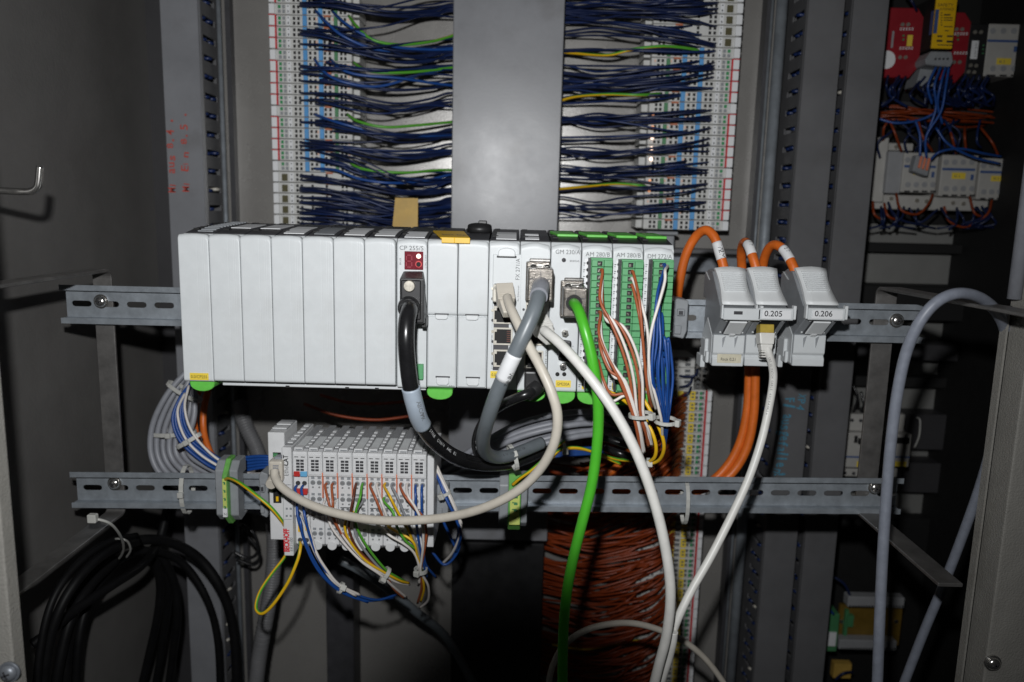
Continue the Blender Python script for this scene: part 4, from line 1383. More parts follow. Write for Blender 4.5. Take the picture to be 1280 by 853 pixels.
# ---- the three output modules with green terminal strips
def io_module(i, label, code, y_txt, x_strip0, x_strip1, ytop, rows, lab_text):
    x0, x1 = XB[i], XB[i + 1]
    t = thing('controller_module', label, 'controller module', ((x0 + x1) / 2, Y_RAIL, PZB), GRP)
    zt = PZT - .0004 - .0004 * (i - 12)
    housing(t, x0, x1, 'black')
    if i < 16: green_clip(t, x0, x1) if i < 15 or True else None
    cm = cover_mesh(x0 + .0003, x1 - .0005, zt - .0002, PZB, Y_PLC - .0016, Y_PLC + .001, .0020, (.98,)); cm.build('front_cover', M['plc'], t)
    mb = MB(); bx(mb, x_strip0 - 11, ytop + 1, x_strip0 - 1.5, 470, YN - .0003, YN + .0005); mb.build('label_strip', M['paper'], t)
    text(code, at(x_strip0 - 7.5, y_txt, YN), XD, ZD, .0033, M['print_grey'], t, .0188)
    hl = MB()
    for k in range(rows):
        if k % 2 == 0 or True:
            Q = at(x_strip0 - 4.2 - k * .35, ytop + 6 + k * 8.45, YN - .0004)
            hl.cyl(Q + YD * .0004, Q - YD * .0003, .0014, seg=12)
    hl.build('channel_lens', M['slot'], t, kind='stuff')
    pr = MB()
    for k in range(rows):
        Q = at(x_strip0 - 10 - k * .35, ytop + 6 + k * 8.45, YN - .0004)
        pr.box(Q.x, Q.x + .0016, YN - .0005, YN - .0001, Q.z - .0003, Q.z + .0003); pr.box(Q.x, Q.x + .0010, YN - .0005, YN - .0001, Q.z - .0018, Q.z - .0013)
    pr.build('channel_print', M['print_grey'], t, kind='stuff')
    # pluggable terminal strip
    ys = YN - .015
    A, Bp = at(x_strip0, ytop, ys), at(x_strip1, ytop, ys)
    z_bot = at(x_strip0, ytop + 7 + rows * 8.45, ys).z
    W = Bp.x - A.x
    mb = MB()
    mb.box(A.x, A.x + W, ys + .0045, YN, z_bot, A.z)
    pitch = (A.z - z_bot - .003) / rows
    for k in range(rows):
        ztop = A.z - .0012 - k * pitch
        zbt = ztop - pitch + .0003
        mb.prism_x([(ys + .0005, ztop), (ys + .006, ztop), (ys + .006, zbt), (ys + .0005, zbt)], A.x + .0005, A.x + W * .58)
        mb.box(A.x + W * .58 + .0003, A.x + W - .0003, ys + .0015, ys + .006, zbt, ztop)
    strip = mb.build('terminal_strip', M['tgreen'], t, bevel=.0003)
    hs = MB(); hm = MB()
    for k in range(rows):
        zc = A.z - .0012 - (k + .5) * pitch
        hs.box(A.x + W * .28, A.x + W * .50, ys, ys + .002, zc - pitch * .33, zc + pitch * .33)
        hm.box(A.x + W * .31, A.x + W * .41, ys - .0003, ys + .001, zc - pitch * .20, zc + pitch * .12)
    hs.build('wire_opening', M['slot'], strip, kind='stuff')
    hm.build('clamp_metal', M['hood'], strip, kind='stuff')
    sd = MB(); sd.box(A.x - .0012, A.x - .0001, ys + .002, YN, z_bot + .0008, A.z - .0004); sd.build('side_wall', M['black'], strip)
    ln = MB()
    for k in (2, 10):
        z = A.z - .0012 - k * pitch
        ln.box(A.x - .0001, A.x + W + .0001, ys - .0003, ys + .0012, z - .0003, z + .0003)
    ln.build('divider', M['tgreen2'], strip)
    foot(t, x0 + .0006, x1 - .0012, PZB - .0002, .0095)
    yellow_label(t, x0 + .004, x1 - .0035, PZB + .0055, lab_text, YN)
    openings = [Vector((A.x + W * .42, ys - .0002, A.z - .0012 - (k + .5) * pitch)) for k in range(rows)]
    return t, openings


t1, op1 = io_module(13, 'first module with green terminal strip, full of brown and white wires', 'AM 280/B', 320.5, 739.5, 767, 323, 19, 'AM280B')
t2, op2 = io_module(14, 'middle module with green terminal strip and few brown and white wires', 'AM 280/B', 321.5, 778, 806, 325, 19, 'AM280B')
t3, op3 = io_module(15, 'rightmost module with green terminal strip and blue wire bundle', 'DM 272/A', 323, 817, 844, 325, 18, 'DM272A')

# ================================================================== wires on the green strips
def W3(o, dx, dz, dy):
    return o + Vector((dx, dy, dz))


def strip_wire(name, label, o, via, r, m, group, m2=None):
    """leaves opening o towards the camera, then follows the photo points in via"""
    ctrl = [o + Vector((0, .002, 0)), o + Vector((.0012, -.004, -.0006))] + pix(via)
    pts = spline(ctrl, 7)
    mb = MB(); mb.tube(pts, r / 1000, 8, 0, (1, .5) if m2 else None)
    ob = mb.build(name, [M[m], M[m2]] if m2 else M[m], origin=pts[0])
    return tag(ob, label, 'wire', group), pts


GW = 'brown and white wires of the green terminal strips'
first = [(1, 'wbrown', 0), (2, 'wwht', 4), (3, 'wbrown', 9), (4, 'wwht', 13), (7, 'wbrown', 1), (8, 'wwht', 6), (9, 'wbrown', 3), (10, 'wwht', 8), (14, 'wbrown', 11), (15, 'wwht', 15)]
rnd = random.Random(3)
allw = []
for j, (row, m, q) in enumerate(first):
    o = op1[row]
    yy = 340 + row * 8.5
    word = 'brown' if m == 'wbrown' else 'white'
    if row < 5:
        via = [(750 + q * .6, yy + 26, .577), (763 + q * 1.15, 402 + q * .4, .571), (777 + q * 1.3, 436, .568), (787 + q * 1.2, 472, .568), (793 + q * .85, 517, .573), (797 + q * 1.1, 540, .579), (800 + q * 1.15, 560 - q * .2, .592)]
    elif row < 11:
        via = [(748 + q * .8, yy + 18, .577), (758 + q * 1.2, yy + 46, .572), (774 + q * .9, 476, .569), (790 + q * .6, 517, .571), (796 + q * .6, 541, .576), (800 + q * .7, 564 + (j % 3) * 1.5, .588)]
    else:
        via = [(750 + q * .4, yy + 16, .578), (762 + q * .2, yy + 34, .576), (783, 490 + q * .35, .576), (797, 518, .577), (803 + q * .5, 545, .584), (808 + q * .4, 556, .59)]
    ob, pts = strip_wire('signal_wire', f'{word} wire from the {ORD[row]} opening of the first green strip, in the brown-white bunch', o, via, 1.15, m, GW)
    allw.append(pts)
ob, p2 = strip_wire('signal_wire', 'brown wire from the top of the middle green strip running straight down', op2[1], [(799, 375, .578), (803, 420, .575), (806, 455, .577), (810, 490, .584), (815, 510, .60)], 1.15, 'wbrown', GW)
ob, p2 = strip_wire('signal_wire', 'cream wire from the top of the middle green strip beside the brown one', op2[2], [(803, 384, .578), (809, 412, .574), (811, 440, .573), (811, 470, .577), (815, 495, .586), (820, 512, .60)], 1.15, 'wwht', GW)
ob, p2 = strip_wire('signal_wire', 'second brown wire low behind the cream wire of the middle green strip', op2[3], [(800, 400, .58), (806, 450, .58), (809, 480, .585), (812, 505, .60)], 1.15, 'wbrown', GW)
tie_at('clear cable tie holding the brown and white wires below the green strips', at(801, 519, .573), Vector((.1, 0, -1)), .0082, head=Vector((.75, -.7, 0)), tail=.0)
GB = 'blue wires of the rightmost green strip'
for j, row in enumerate([0, 1, 2, 3, 7, 8, 9, 10, 11]):
    o = op3[row]
    k = j / 8
    yy = 335 + row * 8.4
    via = [(826 - (4 if row < 4 else 0) + 5 * k, max(yy + 26, 366 + j * 2), .572 + .005 * (j % 3)), (817 + 18 * k + 2 * (j % 2), 422 + 5 * (j % 2), .564 + .009 * (j % 3)), (815 + 26 * k - 2 * (j % 2), 468, .562 + .010 * (j % 3)), (821 + 17 * k, 503, .568 + .006 * (j % 3)), (828 + 7 * k, 525, .576), (829 + 4 * k, 545, .59), (828 + 3 * k, 560, .61)]
    strip_wire('signal_wire', f'blue wire from the {ORD[row]} opening of the rightmost green strip', o, via, 1.08, 'wblue', GB)
ob, pw = strip_wire('signal_wire', 'white wire lying over the blue bundle of the rightmost green strip', op3[0] + Vector((.002, 0, 0)), [(831.5, 338, .574), (831, 352, .570), (824, 378, .566), (815, 410, .563), (811, 440, .562), (813, 470, .563), (822, 505, .566), (827, 528, .572), (828, 545, .585)], 1.15, 'wwht', GW)
tie_at('clear cable tie round the blue wires right of the brown-white bunch', at(832, 526, .575), Vector((0, .1, -1)), .0078, head=Vector((.85, -.5, .1)), tail=.0)
for lab, c in [('green-yellow wire leaving behind the green cable to the wire bunch', [(748, 477, .590), (757, 487, .585), (775, 497, .584), (790, 509, .588), (800, 520, .60)]),
               ('long green-yellow wire looping below the brown and white bunch', [(800, 492, .592), (812, 512, .586), (826, 540, .584), (830, 560, .588), (824, 575, .60), (810, 580, .612), (795, 578, .622)]),
               ('inner green-yellow wire looping beside the brown and white bunch', [(804, 520, .60), (815, 540, .594), (820, 558, .594), (818, 572, .60), (808, 579, .612)])]:
    cable('earth_wire', lab, 'wire', c, 1.45, M['wgrn'], 'green-yellow wires under the controller', seg=10, n=8, m2=M['wyel'], frac=.5)
tie_at('clear cable tie on the green-yellow wire loop', at(810, 579, .612), Vector((1, 0, 0)), .0032, head=Vector((0, -1, .2)))

# ================================================================== patch cables
def rj_plug(label, P, dirn, side, size=1.0, m='wbeige', latch=True):
    """moulded plug: block, tapered boot along dirn"""
    t = thing('network_plug', label, 'plug', P, 'network plugs')
    d = Vector(dirn).normalized(); s = Vector(side); s = (s - d * s.dot(d)).normalized(); n = d.cross(s)
    k = size

    def blk(mb, a, b, w0, h0, w1, h1):
        A, B = P + d * a, P + d * b
        mb.hexa([A - s * w0 - n * h0, A + s * w0 - n * h0, B + s * w1 - n * h1, B - s * w1 - n * h1,
                 A - s * w0 + n * h0, A + s * w0 + n * h0, B + s * w1 + n * h1, B - s * w1 + n * h1])
    mb = MB(); blk(mb, -.006 * k, .009 * k, .0066 * k, .0058 * k, .0066 * k, .0058 * k); mb.build('plug_body', M[m], t, bevel=.001, segs=2)
    mb = MB(); blk(mb, .009 * k, .020 * k, .0056 * k, .0054 * k, .0036 * k, .0036 * k)
    mb.build('boot', M[m], t, bevel=.0012, segs=2)
    rb = MB()
    for q in range(4):
        a = (.0035 + q * .0018) * k
        blk(rb, a, a + .0009 * k, .0045 * k, .0062 * k, .0045 * k, .0062 * k)
    rb.build('grip_ribs', M[m], t, bevel=.0003)
    return t


P = at(631, 367, .592)
pl = rj_plug('beige network plug in the top port of the network module', P, Vector((.12, -.55, -.62)), Vector((1, .1, 0)), 1.0)
mb = MB(); bx(mb, 615.5, 361, 627, 378, .594, .608); mb.build('shield', M['clearw'], pl, bevel=.001)
bc, bcp = cable('patch_cable', 'beige patch cable looping from the network module to the small terminal station', 'cable',
      [(634, 372, .581), (637, 382, .572), (645, 400, .560), (658, 427, .548), (676, 460, .536), (690, 492, .53), (697, 522, .53), (692, 556, .535), (674, 588, .545), (645, 615, .555), (605, 635, .565), (560, 646.5, .575), (510, 651, .583), (465, 650, .591), (425, 643, .599), (390, 632, .606), (365, 619, .613), (350, 607, .619), (344, 597, .625), (343, 588, .629)],
      3.55, M['wbeige'], seg=14, n=9)
P = at(674, 404, .592)
rj_plug('white network plug under the thick grey cable', P, Vector((.35, -.5, -.45)), Vector((1, .4, 0)), 1.0, 'wwhite')
wc, wcp = cable('patch_cable', 'white patch cable hanging from the plug beside the grey cable', 'cable',
      [(680, 413, .577), (686, 418, .570), (698, 428, .562), (720, 451, .550), (746, 483, .540), (772, 521, .534), (795, 565, .53), (813, 612, .528), (827, 662, .528), (836, 712, .53), (838, 752, .532), (833, 795, .535), (824, 830, .536), (816, 862, .537)],
      3.75, M['wwhite'], seg=14, n=9)
bk = thing('network_plug', 'black angled plug at the bottom of the module beside the grey cable', 'plug', at(667, 478, .60), 'network plugs')
mb = MB(); bx(mb, 655.5, 465, 680, 490, .594, Y_PLC - .0017); mb.build('plug_body', M['black'], bk, bevel=.0014, segs=2)
mb = MB(); P0 = at(668, 487, .596); mb.cyl(P0 + Vector((.003, 0, .003)), P0 + Vector((-.006, -.006, -.004)), .0062, .0050, 18); mb.build('boot', M['black'], bk, bevel=.0006, angle=50)
bk2, bk2p = cable('black_cable', 'glossy black cable curling behind the thick grey cable', 'cable',
      [(667, 489, .592), (658, 493, .586), (645, 498, .588), (628, 506, .60), (612, 518, .62), (600, 535, .64), (595, 552, .65), (598, 568, .66), (612, 578, .665), (640, 580, .68)], 3.9, M['wblack'], seg=14, n=9)
path_text('E214721 CSA', bk2p, .0039, 46, M['paper'], bk2, .002, Vector((.2, -1, .3)), step=.95)
# two ends of the same white cable near the bottom
wl, wlp = cable('patch_cable', 'white patch cable hanging from the middle network coupler across the lower rail', 'cable',
      [(959, 434, .636), (961.5, 444, .632), (965, 456, .624), (966.5, 474, .612), (962, 505, .60), (952, 550, .594), (936, 598, .586), (914, 646, .576), (888, 697, .566), (865, 737, .558), (848, 772, .552), (836, 805, .55), (828, 835, .55), (824, 862, .55)],
      3.2, M['wwhite'], seg=14, n=9)
path_text('CAT.5E PATCH CABLE 4X2XAWG26', wlp, .0032, 12, M['print_grey'], wl, .0017, Vector((-.55, -1, .2)), step=1.1)
cable('patch_cable', 'dim white cable arching low in front of the orange wires', 'cable',
      [(684, 870, .66), (690, 835, .66), (706, 806, .66), (735, 787, .66), (775, 779, .665), (810, 783, .67), (850, 799, .68), (880, 822, .69), (904, 853, .70), (912, 870, .70)], 2.9, M['wbeige'], seg=12, n=8)
cable('patch_cable', 'second white cable running beside the hanging one at the bottom', 'cable',
      [(842, 790, .545), (840, 805, .545), (835, 825, .547), (827, 850, .548), (824, 870, .55)], 3.4, M['wwhite'], seg=12, n=8)

# ================================================================== network couplers
def coupler(label, xl, xrr, number, low_label, plugged=False):
    """xl..xrr: photo columns of its lower body front at depth YL"""
    YL = .664
    X0, X1 = at(xl, 440, YL).x, at(xrr, 440, YL).x
    zT = at((xl + xrr) / 2 + 8, 337, .680).z
    zS = at((xl + xrr) / 2 + 20, 383, .645).z
    zB_ = at((xl + xrr) / 2 + 20, 399, .639).z
    zP = at((xl + xrr) / 2 + 6, 419, YL - .002).z
    zL = at((xl + xrr) / 2, 458, YL).z
    t = thing('network_coupler', label, 'network coupler', ((X0 + X1) / 2, Y_RAIL, (zT + zL) / 2), 'grey network couplers on the upper rail')
    zr_ = zcu((X0 + X1) / 2)
    mb = MB()
    mb.prism_x([(.680, zT - .002), (.648, zS), (.641, zS - .0012), (.641, zB_), (YL, zP), (YL, zP - .016), (YL + .002, zP - .019), (YL, zP - .021), (YL, zL), (.690, zL + .001), (.706, zL + .012),
                (.706, zr_ - .0195), (Y_RAIL - .0098, zr_ - .0195), (Y_RAIL - .0098, zr_ + .0195), (.708, zr_ + .0195), (.708, zT - .006), (.694, zT - .001)], X0, X1)
    mb.build('housing', M['tgrey'], t, bevel=.0007)
    # light front shell of the lower body
    mb = MB(); mb.prism_x([(YL - .0012, zP - .0005), (YL - .0012, zP - .016), (YL + .0008, zP - .0185), (YL - .0012, zP - .021), (YL - .0012, zL + .0002), (YL + .003, zL + .0002), (YL + .003, zP - .0005)], X0 + .0004, X1 - .0004)
    mb.build('lower_shell', M['plc'], t, bevel=.0005)
    mb = MB()
    for s in (.28, .66): mb.prism_y([(X0 + (X1 - X0) * s, zP - .003), (X0 + (X1 - X0) * (s + .1), zP - .001), (X0 + (X1 - X0) * (s + .02), zP - .011)], YL - .0018, YL - .0011)
    mb.build('mould_marks', M['tgrey'], t)
    # sliding cover on the sloped top
    a = X0 + .0008; b = X1 - .0002
    wv = b - a
    sl = MB()
    ns = 9
    rows = []
    for j in range(ns + 1):
        v = j / ns
        y = .6785 + (.6455 - .6785) * v - .0015 * math.sin(math.pi * v) * (-1)
        z = (zT + .0012) + (zS + .0012 - zT - .0012) * v
        inset = .0016 * math.sin(math.pi * min(1, v * 1.1)) * (1 if v < .9 else .5)
        row = []
        for u in (0, .25, .5, .75, 1):
            row.append(Vector((a + inset + u * (wv - 2 * inset), y - .0022 - .001 * math.sin(math.pi * u), z + (.0016 * math.sin(math.pi * u) if j == 0 else 0))))
        rows.append(row)
    n0 = len(sl.v)
    for row in rows:
        sl.v += row
    for row in rows:
        sl.v += [p + Vector((0, .0035, -.001)) for p in row]
    off = (ns + 1) * 5
    for j in range(ns):
        for i in range(4):
            q = j * 5 + i
            sl.f.append((q, q + 1, q + 6, q + 5)); sl.m.append(0); sl.sm.append(True)
        for i, (p, r_) in enumerate((((j * 5), (j + 1) * 5), ((j * 5 + 4), (j + 1) * 5 + 4))):
            sl.f.append((p, r_, r_ + off, p + off)); sl.m.append(0); sl.sm.append(False)
    for j in (0, ns):
        for i in range(4):
            p = j * 5 + i
            sl.f.append((p, p + 1, p + 1 + off, p + off)); sl.m.append(0); sl.sm.append(False)
    slo = sl.build('slide_cover', M['slide'], t)
    rg = MB()
    for q in range(10):
        v = .10 + q * .055
        y = .6785 - .033 * v; z = zT + .0012 + (zS - zT) * v
        rg.box(a + .004, b - .004, y - .0042, y - .0028, z - .0003, z + .0003)
    rg.build('grip_ribs', M['plc2'], t)
    # label carrier
    lc = MB(); lc.box(X0 + .0004, X1 + .0030, .6362, .6415, zB_ - .0008, zS - .0008)
    lco = lc.build('label_carrier', M['plc'], t, bevel=.0006)
    for la, lb_ in ((X1 + .0030, X1 + .0056), (X0 - .0010, X0 + .0004)):
        lg = MB(); lg.box(la, lb_, .6375, .643, zB_ - .0002, zS + .0014); lg.build('carrier_lug', M['plc2'], t, bevel=.0005)
    if number:
        lb = MB(); lb.box(X0 + .0035, X1 + .0005, .6356, .6363, zB_ + .0005, zS - .0022)
        lbo = lb.build('number_label', M['paper'], lco)
        text(number, (X0 + .0052, .6356, zB_ + .0026), XD, ZD, .0046, M['print'], lbo, .0145, bold=.012)
    else:
        lb = MB(); lb.box(X0 + .0085, X0 + .0155, .6356, .6363, zS - .0058, zS - .0032); lb.build('carrier_slot', M['dark'], lco)
    # port on the undercut face
    d = Vector((0, YL - .641, zP - zB_)); L = d.length; d.normalize()
    nrm = Vector((1, 0, 0)).cross(d).normalized()
    if nrm.y > 0: nrm = -nrm
    O = Vector(((X0 + X1) / 2 + .001, .641, zB_))

    def slab(mb, u0, u1, v0, v1, h0, h1):
        c = [(u0, v0), (u1, v0), (u1, v1), (u0, v1)]
        mb.hexa([O + XD * u + d * (v * L) + nrm * h0 for u, v in c] + [O + XD * u + d * (v * L) + nrm * h1 for u, v in c])
    if not plugged:
        mb = MB(); slab(mb, -.0082, .0068, .12, .92, 0, .0006); mb.build('flap_frame', M['dark'], t)
        mb = MB(); slab(mb, -.0072, .0074, .10, .86, .0006, .0022); slab(mb, -.002, .003, .80, .98, .0006, .0026); mb.build('dust_flap', M['slide'], t, bevel=.0006)
    else:
        mb = MB(); slab(mb, -.0092, .0072, .08, .95, 0, .0006); mb.build('port_opening', M['slot'], t)
    mb = MB()
    for u in (-.0098, .0090):
        for v in (.12, .84):
            c = O + XD * u + d * (v * L); mb.cyl(c, c + nrm * .0009, .0009, seg=10)
    mb.build('rivets', M['plc2'], t, kind='stuff')
    mb = MB(); mb.prism_x([(YL + .001, zP - .001), (YL + .001, zL + .002), (.690, zL + .003), (.7045, zL + .014), (.7045, zP - .010), (.684, zP + .012)], X0 - .0008, X0 - .0001); mb.build('flank_plate', M['plc'], t, bevel=.0003)
    # latches of the foot, seen on the left flank
    mb = MB()
    mb.box(X0 - .0035, X0 - .0003, .676, .690, zP - .022, zP - .006)
    mb.box(X0 - .0045, X0 - .0003, .684, .700, zP - .033, zP - .022)
    mb.box(X0 - .0030, X0 - .0003, .672, .696, zL + .001, zL + .011)
    mb.build('foot_latch', M['plc'], t, bevel=.0006)
    mb = MB(); mb.hexa([(X0 - .0008, .686, zT - .010), (X0 - .0002, .686, zT - .010), (X0 - .0002, .6895, zT - .010), (X0 - .0008, .6895, zT - .010),
                        (X0 - .0008, .700, zT - .004), (X0 - .0002, .700, zT - .004), (X0 - .0002, .703, zT - .004), (X0 - .0008, .703, zT - .004)])
    mb.build('flank_rib', M['plc'], t)
    if low_label:
        mb = MB(); mb.box(X0 + .0045, X1 - .0025, YL - .0016, YL - .0011, zL + .0032, zL + .0108); lo = mb.build('paper_label', M['paper_old'], t)
        text(low_label, (X0 + .0075, YL - .0016, zL + .0052), XD, ZD, .0026, M['print'], lo, .0125)
    return t, X0, X1, zB_, zP


coupler('left grey network coupler with a blank label carrier and paper label below', 890, 930, None, 'Rack 0.21')
c2 = coupler('middle grey network coupler labelled 0.205 with a white cable plugged in', 930.8, 969.5, '0.205', None, True)
coupler('right grey network coupler labelled 0.206, standing apart', 990.5, 1031, '0.206', None)
# plug in the middle coupler
P = at(956.5, 409, .641)
pg = thing('network_plug', 'white network plug with gold contacts in the middle network coupler', 'plug', P, 'network plugs')
d = Vector((.0, -.22, -1)).normalized(); s = Vector((1, 0, 0)); n = d.cross(s)
def pblk(mb, a, b, w0, h0, w1, h1):
    A_, B_ = P + d * a, P + d * b
    mb.hexa([A_ - s * w0 - n * h0, A_ + s * w0 - n * h0, B_ + s * w1 - n * h1, B_ - s * w1 - n * h1, A_ - s * w0 + n * h0, A_ + s * w0 + n * h0, B_ + s * w1 + n * h1, B_ - s * w1 + n * h1])
mb = MB(); pblk(mb, -.002, .0050, .0058, .0052, .0058, .0052); mb.build('gold_shell', M['ind'], pg, bevel=.0005)
mb = MB(); pblk(mb, .0050, .0145, .0064, .0060, .0056, .0056); mb.build('plug_body', M['wwhite'], pg, bevel=.001, segs=2)
mb = MB(); pblk(mb, .0145, .0200, .0052, .0052, .0042, .0042); mb.build('boot', M['wwhite'], pg, bevel=.001, segs=2)
mb = MB()
for q in range(3): pblk(mb, .0200 + q * .0020, .0200 + q * .0020 + .0012, .0044, .0044, .0042, .0042)
mb.build('boot_ribs', M['wwhite'], pg, bevel=.0003)
# orange cables arching into the couplers
GO = 'orange cables arching into the network couplers'
for lab, c, (y0s, y1s), txt in [
    ('tall orange cable arching to the left network coupler, large white marker', [(846, 420, .735), (846, 385, .73), (849, 355, .72), (857, 320, .715), (869, 297, .71), (882, 288, .70), (893, 297, .693), (900, 318, .688), (905, 336, .684), (908, 348, .682)], (301, 326), 'W2M'),
    ('orange cable arching tightly to the middle network coupler', [(929, 350, .74), (927, 330, .735), (927, 312, .725), (931, 303, .71), (936, 308, .697), (941, 322, .69), (946, 338, .686), (949, 350, .684)], (305, 319), '17'),
    ('orange cable arching to the right network coupler', [(953, 350, .735), (954, 330, .73), (959, 314, .72), (967, 306.5, .71), (977, 310, .70), (986, 322, .692), (993, 337, .686), (998, 350, .684)], (310, 326), '27')]:
    ob, pts = cable('orange_cable', lab, 'cable', c, 4.2, M['cvorange'], GO, seg=14, n=9)
    imax = max(range(len(pts)), key=lambda q: pts[q].z)
    sp = [p for q, p in enumerate(pts) if q >= imax and at(0, y0s, .69).z - .0245 * 0 > p.z + (pts[q].x) * -.0 - 0 and p.z > at(pts[q].x / .69 * 980 + 640, y1s, .69).z]
    sp = [p for q, p in enumerate(pts) if q > imax and at(640 + p.x / p.y * 980, y0s, p.y).z > p.z > at(640 + p.x / p.y * 980, y1s, p.y).z]
    if len(sp) > 1:
        mb = MB(); mb.tube(sp, .0044, 16); so_ = mb.build('marker_sleeve', M['paper'], ob)
        path_text(txt, sp, .0044, 0, M['print'], so_, .0046 if len(txt) > 2 else .0030, Vector((.15, -1, .2)), step=.8 if len(txt) > 2 else .95, flip=False)
for lab, c in [('left orange cable running down behind the lower rail', [(936, 440, .75), (936, 480, .75), (933, 520, .75), (924, 556, .75), (908, 584, .75), (885, 604, .75), (850, 612, .755), (800, 610, .77), (760, 600, .79)]),
               ('right orange cable running down behind the lower rail', [(944, 440, .745), (944, 480, .745), (942, 520, .745), (935, 556, .745), (921, 584, .745), (900, 603, .745), (862, 615, .75), (800, 616, .765), (740, 612, .78), (690, 610, .79)])]:
    cable('orange_cable', lab, 'cable', c, 4.4, M['cvorange'], 'orange cables behind the lower rail', seg=14, n=9)
cable('orange_cable', 'single orange cable rising from behind the lower rail under the controller', 'cable', [(640, 612, .76), (690, 612, .76), (745, 600, .77), (775, 580, .78), (790, 560, .80)], 3.8, M['cvorange'], 'orange cables behind the lower rail', seg=12, n=8)

# ================================================================== end clamps and earth terminals on the rails
def end_clamp(label, x0, y0, x1, y1, yf=.684, group='grey rail end clamps'):
    t = thing('end_clamp', label, 'end clamp', at((x0 + x1) / 2, (y0 + y1) / 2, .69), group)
    A, B = at(x0, y0, yf), at(x1, y1, yf)
    h = A.z - B.z
    mb = MB()
    out = [(A.x, A.z - h * .08), (A.x + (B.x - A.x) * .25, A.z), (B.x, A.z - h * .05), (B.x, B.z + h * .2), (A.x + (B.x - A.x) * .8, B.z), (A.x + .001, B.z + h * .06)]
    mb.prism_y(out, yf, Y_RAIL - .009)
    mb.build('body', M['tgrey'], t, bevel=.0008)
    mb = MB()
    w_ = B.x - A.x
    mb.box(A.x + w_ * .25, A.x + w_ * .75, yf - .003, yf, A.z - h * .42, A.z - h * .25)
    mb.box(A.x + w_ * .15, A.x + w_ * .60, yf - .002, yf, B.z + h * .12, B.z + h * .34)
    mb.build('step', M['tgrey'], t, bevel=.0006)
    mb = MB(); mb.box(A.x + w_ * .35, A.x + w_ * .62, yf - .0034, yf - .0028, A.z - h * .39, A.z - h * .30); mb.build('screw_slot', M['dark'], t)
    return t


end_clamp('grey end clamp on the upper rail against the last controller module', 842, 373, 858, 424, .676)
end_clamp('grey end clamp on the lower rail left of the white terminal station', 323, 590, 336, 648, .680)
end_clamp('grey end clamp right of the white terminal station', 543, 606, 560, 650, .684)


def earth_block(label, xc, ytop, ybot, slim, marks):
    t = thing('earth_terminal', label, 'terminal block', at(xc, (ytop + ybot) / 2, .69), 'green-yellow earth terminals')
    yf = .676
    xa, xb = xc - 4.5, xc + 4.5
    if slim: xa, xb = xc - 7, xc + 7
    A, B = at(xa, ytop + 6, yf), at(xb, ybot - 4, yf)
    h = A.z - B.z
    for sgn in (-1, 1):
        a0 = A.x - .0085 if sgn < 0 else B.x
        mb = MB()
        prof = [(yf + .006, A.z - h * .10), (yf + .014, A.z + .002), (.706, A.z + .002), (.706, zcl(A.x) + .019), (Y_RAIL - .0098, zcl(A.x) + .019), (Y_RAIL - .0098, zcl(A.x) - .019), (.706, zcl(A.x) - .019), (.706, B.z + .001), (yf + .014, B.z - .001), (yf + .006, B.z + h * .12)]
        mb.prism_x(prof, a0, a0 + .0085 if sgn < 0 else a0 + (.0075 if not slim else .006))
        mb.build('grey_cheek', M['tgrey'], t, bevel=.0008)
    mb = MB()
    mb.prism_x([(yf, A.z - h * .16), (yf + .012, A.z + .004), (.700, A.z + .004), (.700, zcl(A.x) + .0195), (Y_RAIL - .0100, zcl(A.x) + .0195), (Y_RAIL - .0100, zcl(A.x) - .0195), (.7, zcl(A.x) - .0195), (.700, B.z - .004), (yf + .012, B.z - .004), (yf, B.z + h * .16)], A.x, B.x)
    mb.build('green_core', M['ecogreen'], t, bevel=.0006)
    w_ = B.x - A.x
    fr = [(.18, .64)]
    mb = MB(); mb.box(A.x + w_ * .15, B.x - w_ * .1, yf - .0008, yf + .0005, A.z - h * .70, A.z - h * .20); mb.build('label_field', M['ygreen'], t)
    mb = MB()
    for q in range(marks):
        z = A.z - h * (.24 + q * .14)
        mb.box(A.x + w_ * .3, A.x + w_ * .7, yf - .0012, yf - .0007, z - .0013, z - .0005); mb.box(A.x + w_ * .45, A.x + w_ * .75, yf - .0012, yf - .0007, z - .003, z - .0013)
    mb.build('label_marks', M['tgreen2'], t)
    mb = MB(); mb.box(A.x + w_ * .1, B.x - w_ * .05, yf - .0012, yf + .0005, A.z - h * .86, A.z - h * .71); o = mb.build('white_marker', M['paper'] if not slim else M['ygreen'], t)
    if not slim: text('N', (A.x + w_ * .32, yf - .0012, A.z - h * .83), XD, ZD, .0026, M['print'], o, .0022)
    return t


earth_block('earth terminal with green core and grey cheeks left of the white terminal station', 281, 578, 660, False, 4)
earth_block('pale green earth terminal on the lower rail under the green-yellow wires', 643, 598, 668, True, 3)

# ================================================================== small white terminal station
EB = [at(365.6 + 18.6 * i, 582, Y_EC).x for i in range(10)]
EW = (EB[9] - EB[0]) / 9
EB = [EB[0] + EW * i for i in range(11)]
EZT = at(450, 567, Y_EC).z
EZB = at(450, 690, Y_EC).z
EH = EZT - EZB
zr2 = zcl(EB[4])
YEB = .722
GE = 'slices of the white terminal station'


def E(py): return at(450, py, Y_EC).z


def ec_body(mb, x0, x1, zt, zb, yf=Y_EC, low=True):
    z1, z2, z3 = E(597), E(648), E(661)
    mb.prism_x([(yf, zt), (yf, z1), (yf + .0022, z1 - .0006), (yf + .0022, z2), (yf + .0050, z2 - .0012), (yf + .0050, zb + .004), (yf + .010, zb), (YEB - .01, zb), (YEB - .01, zr2 - .0195), (Y_RAIL - .0100, zr2 - .0195), (Y_RAIL - .0100, zr2 + .0195),
                (YEB, zr2 + .0195), (YEB, zt + .0008), (yf + .006, zt + .0008)], x0, x1)


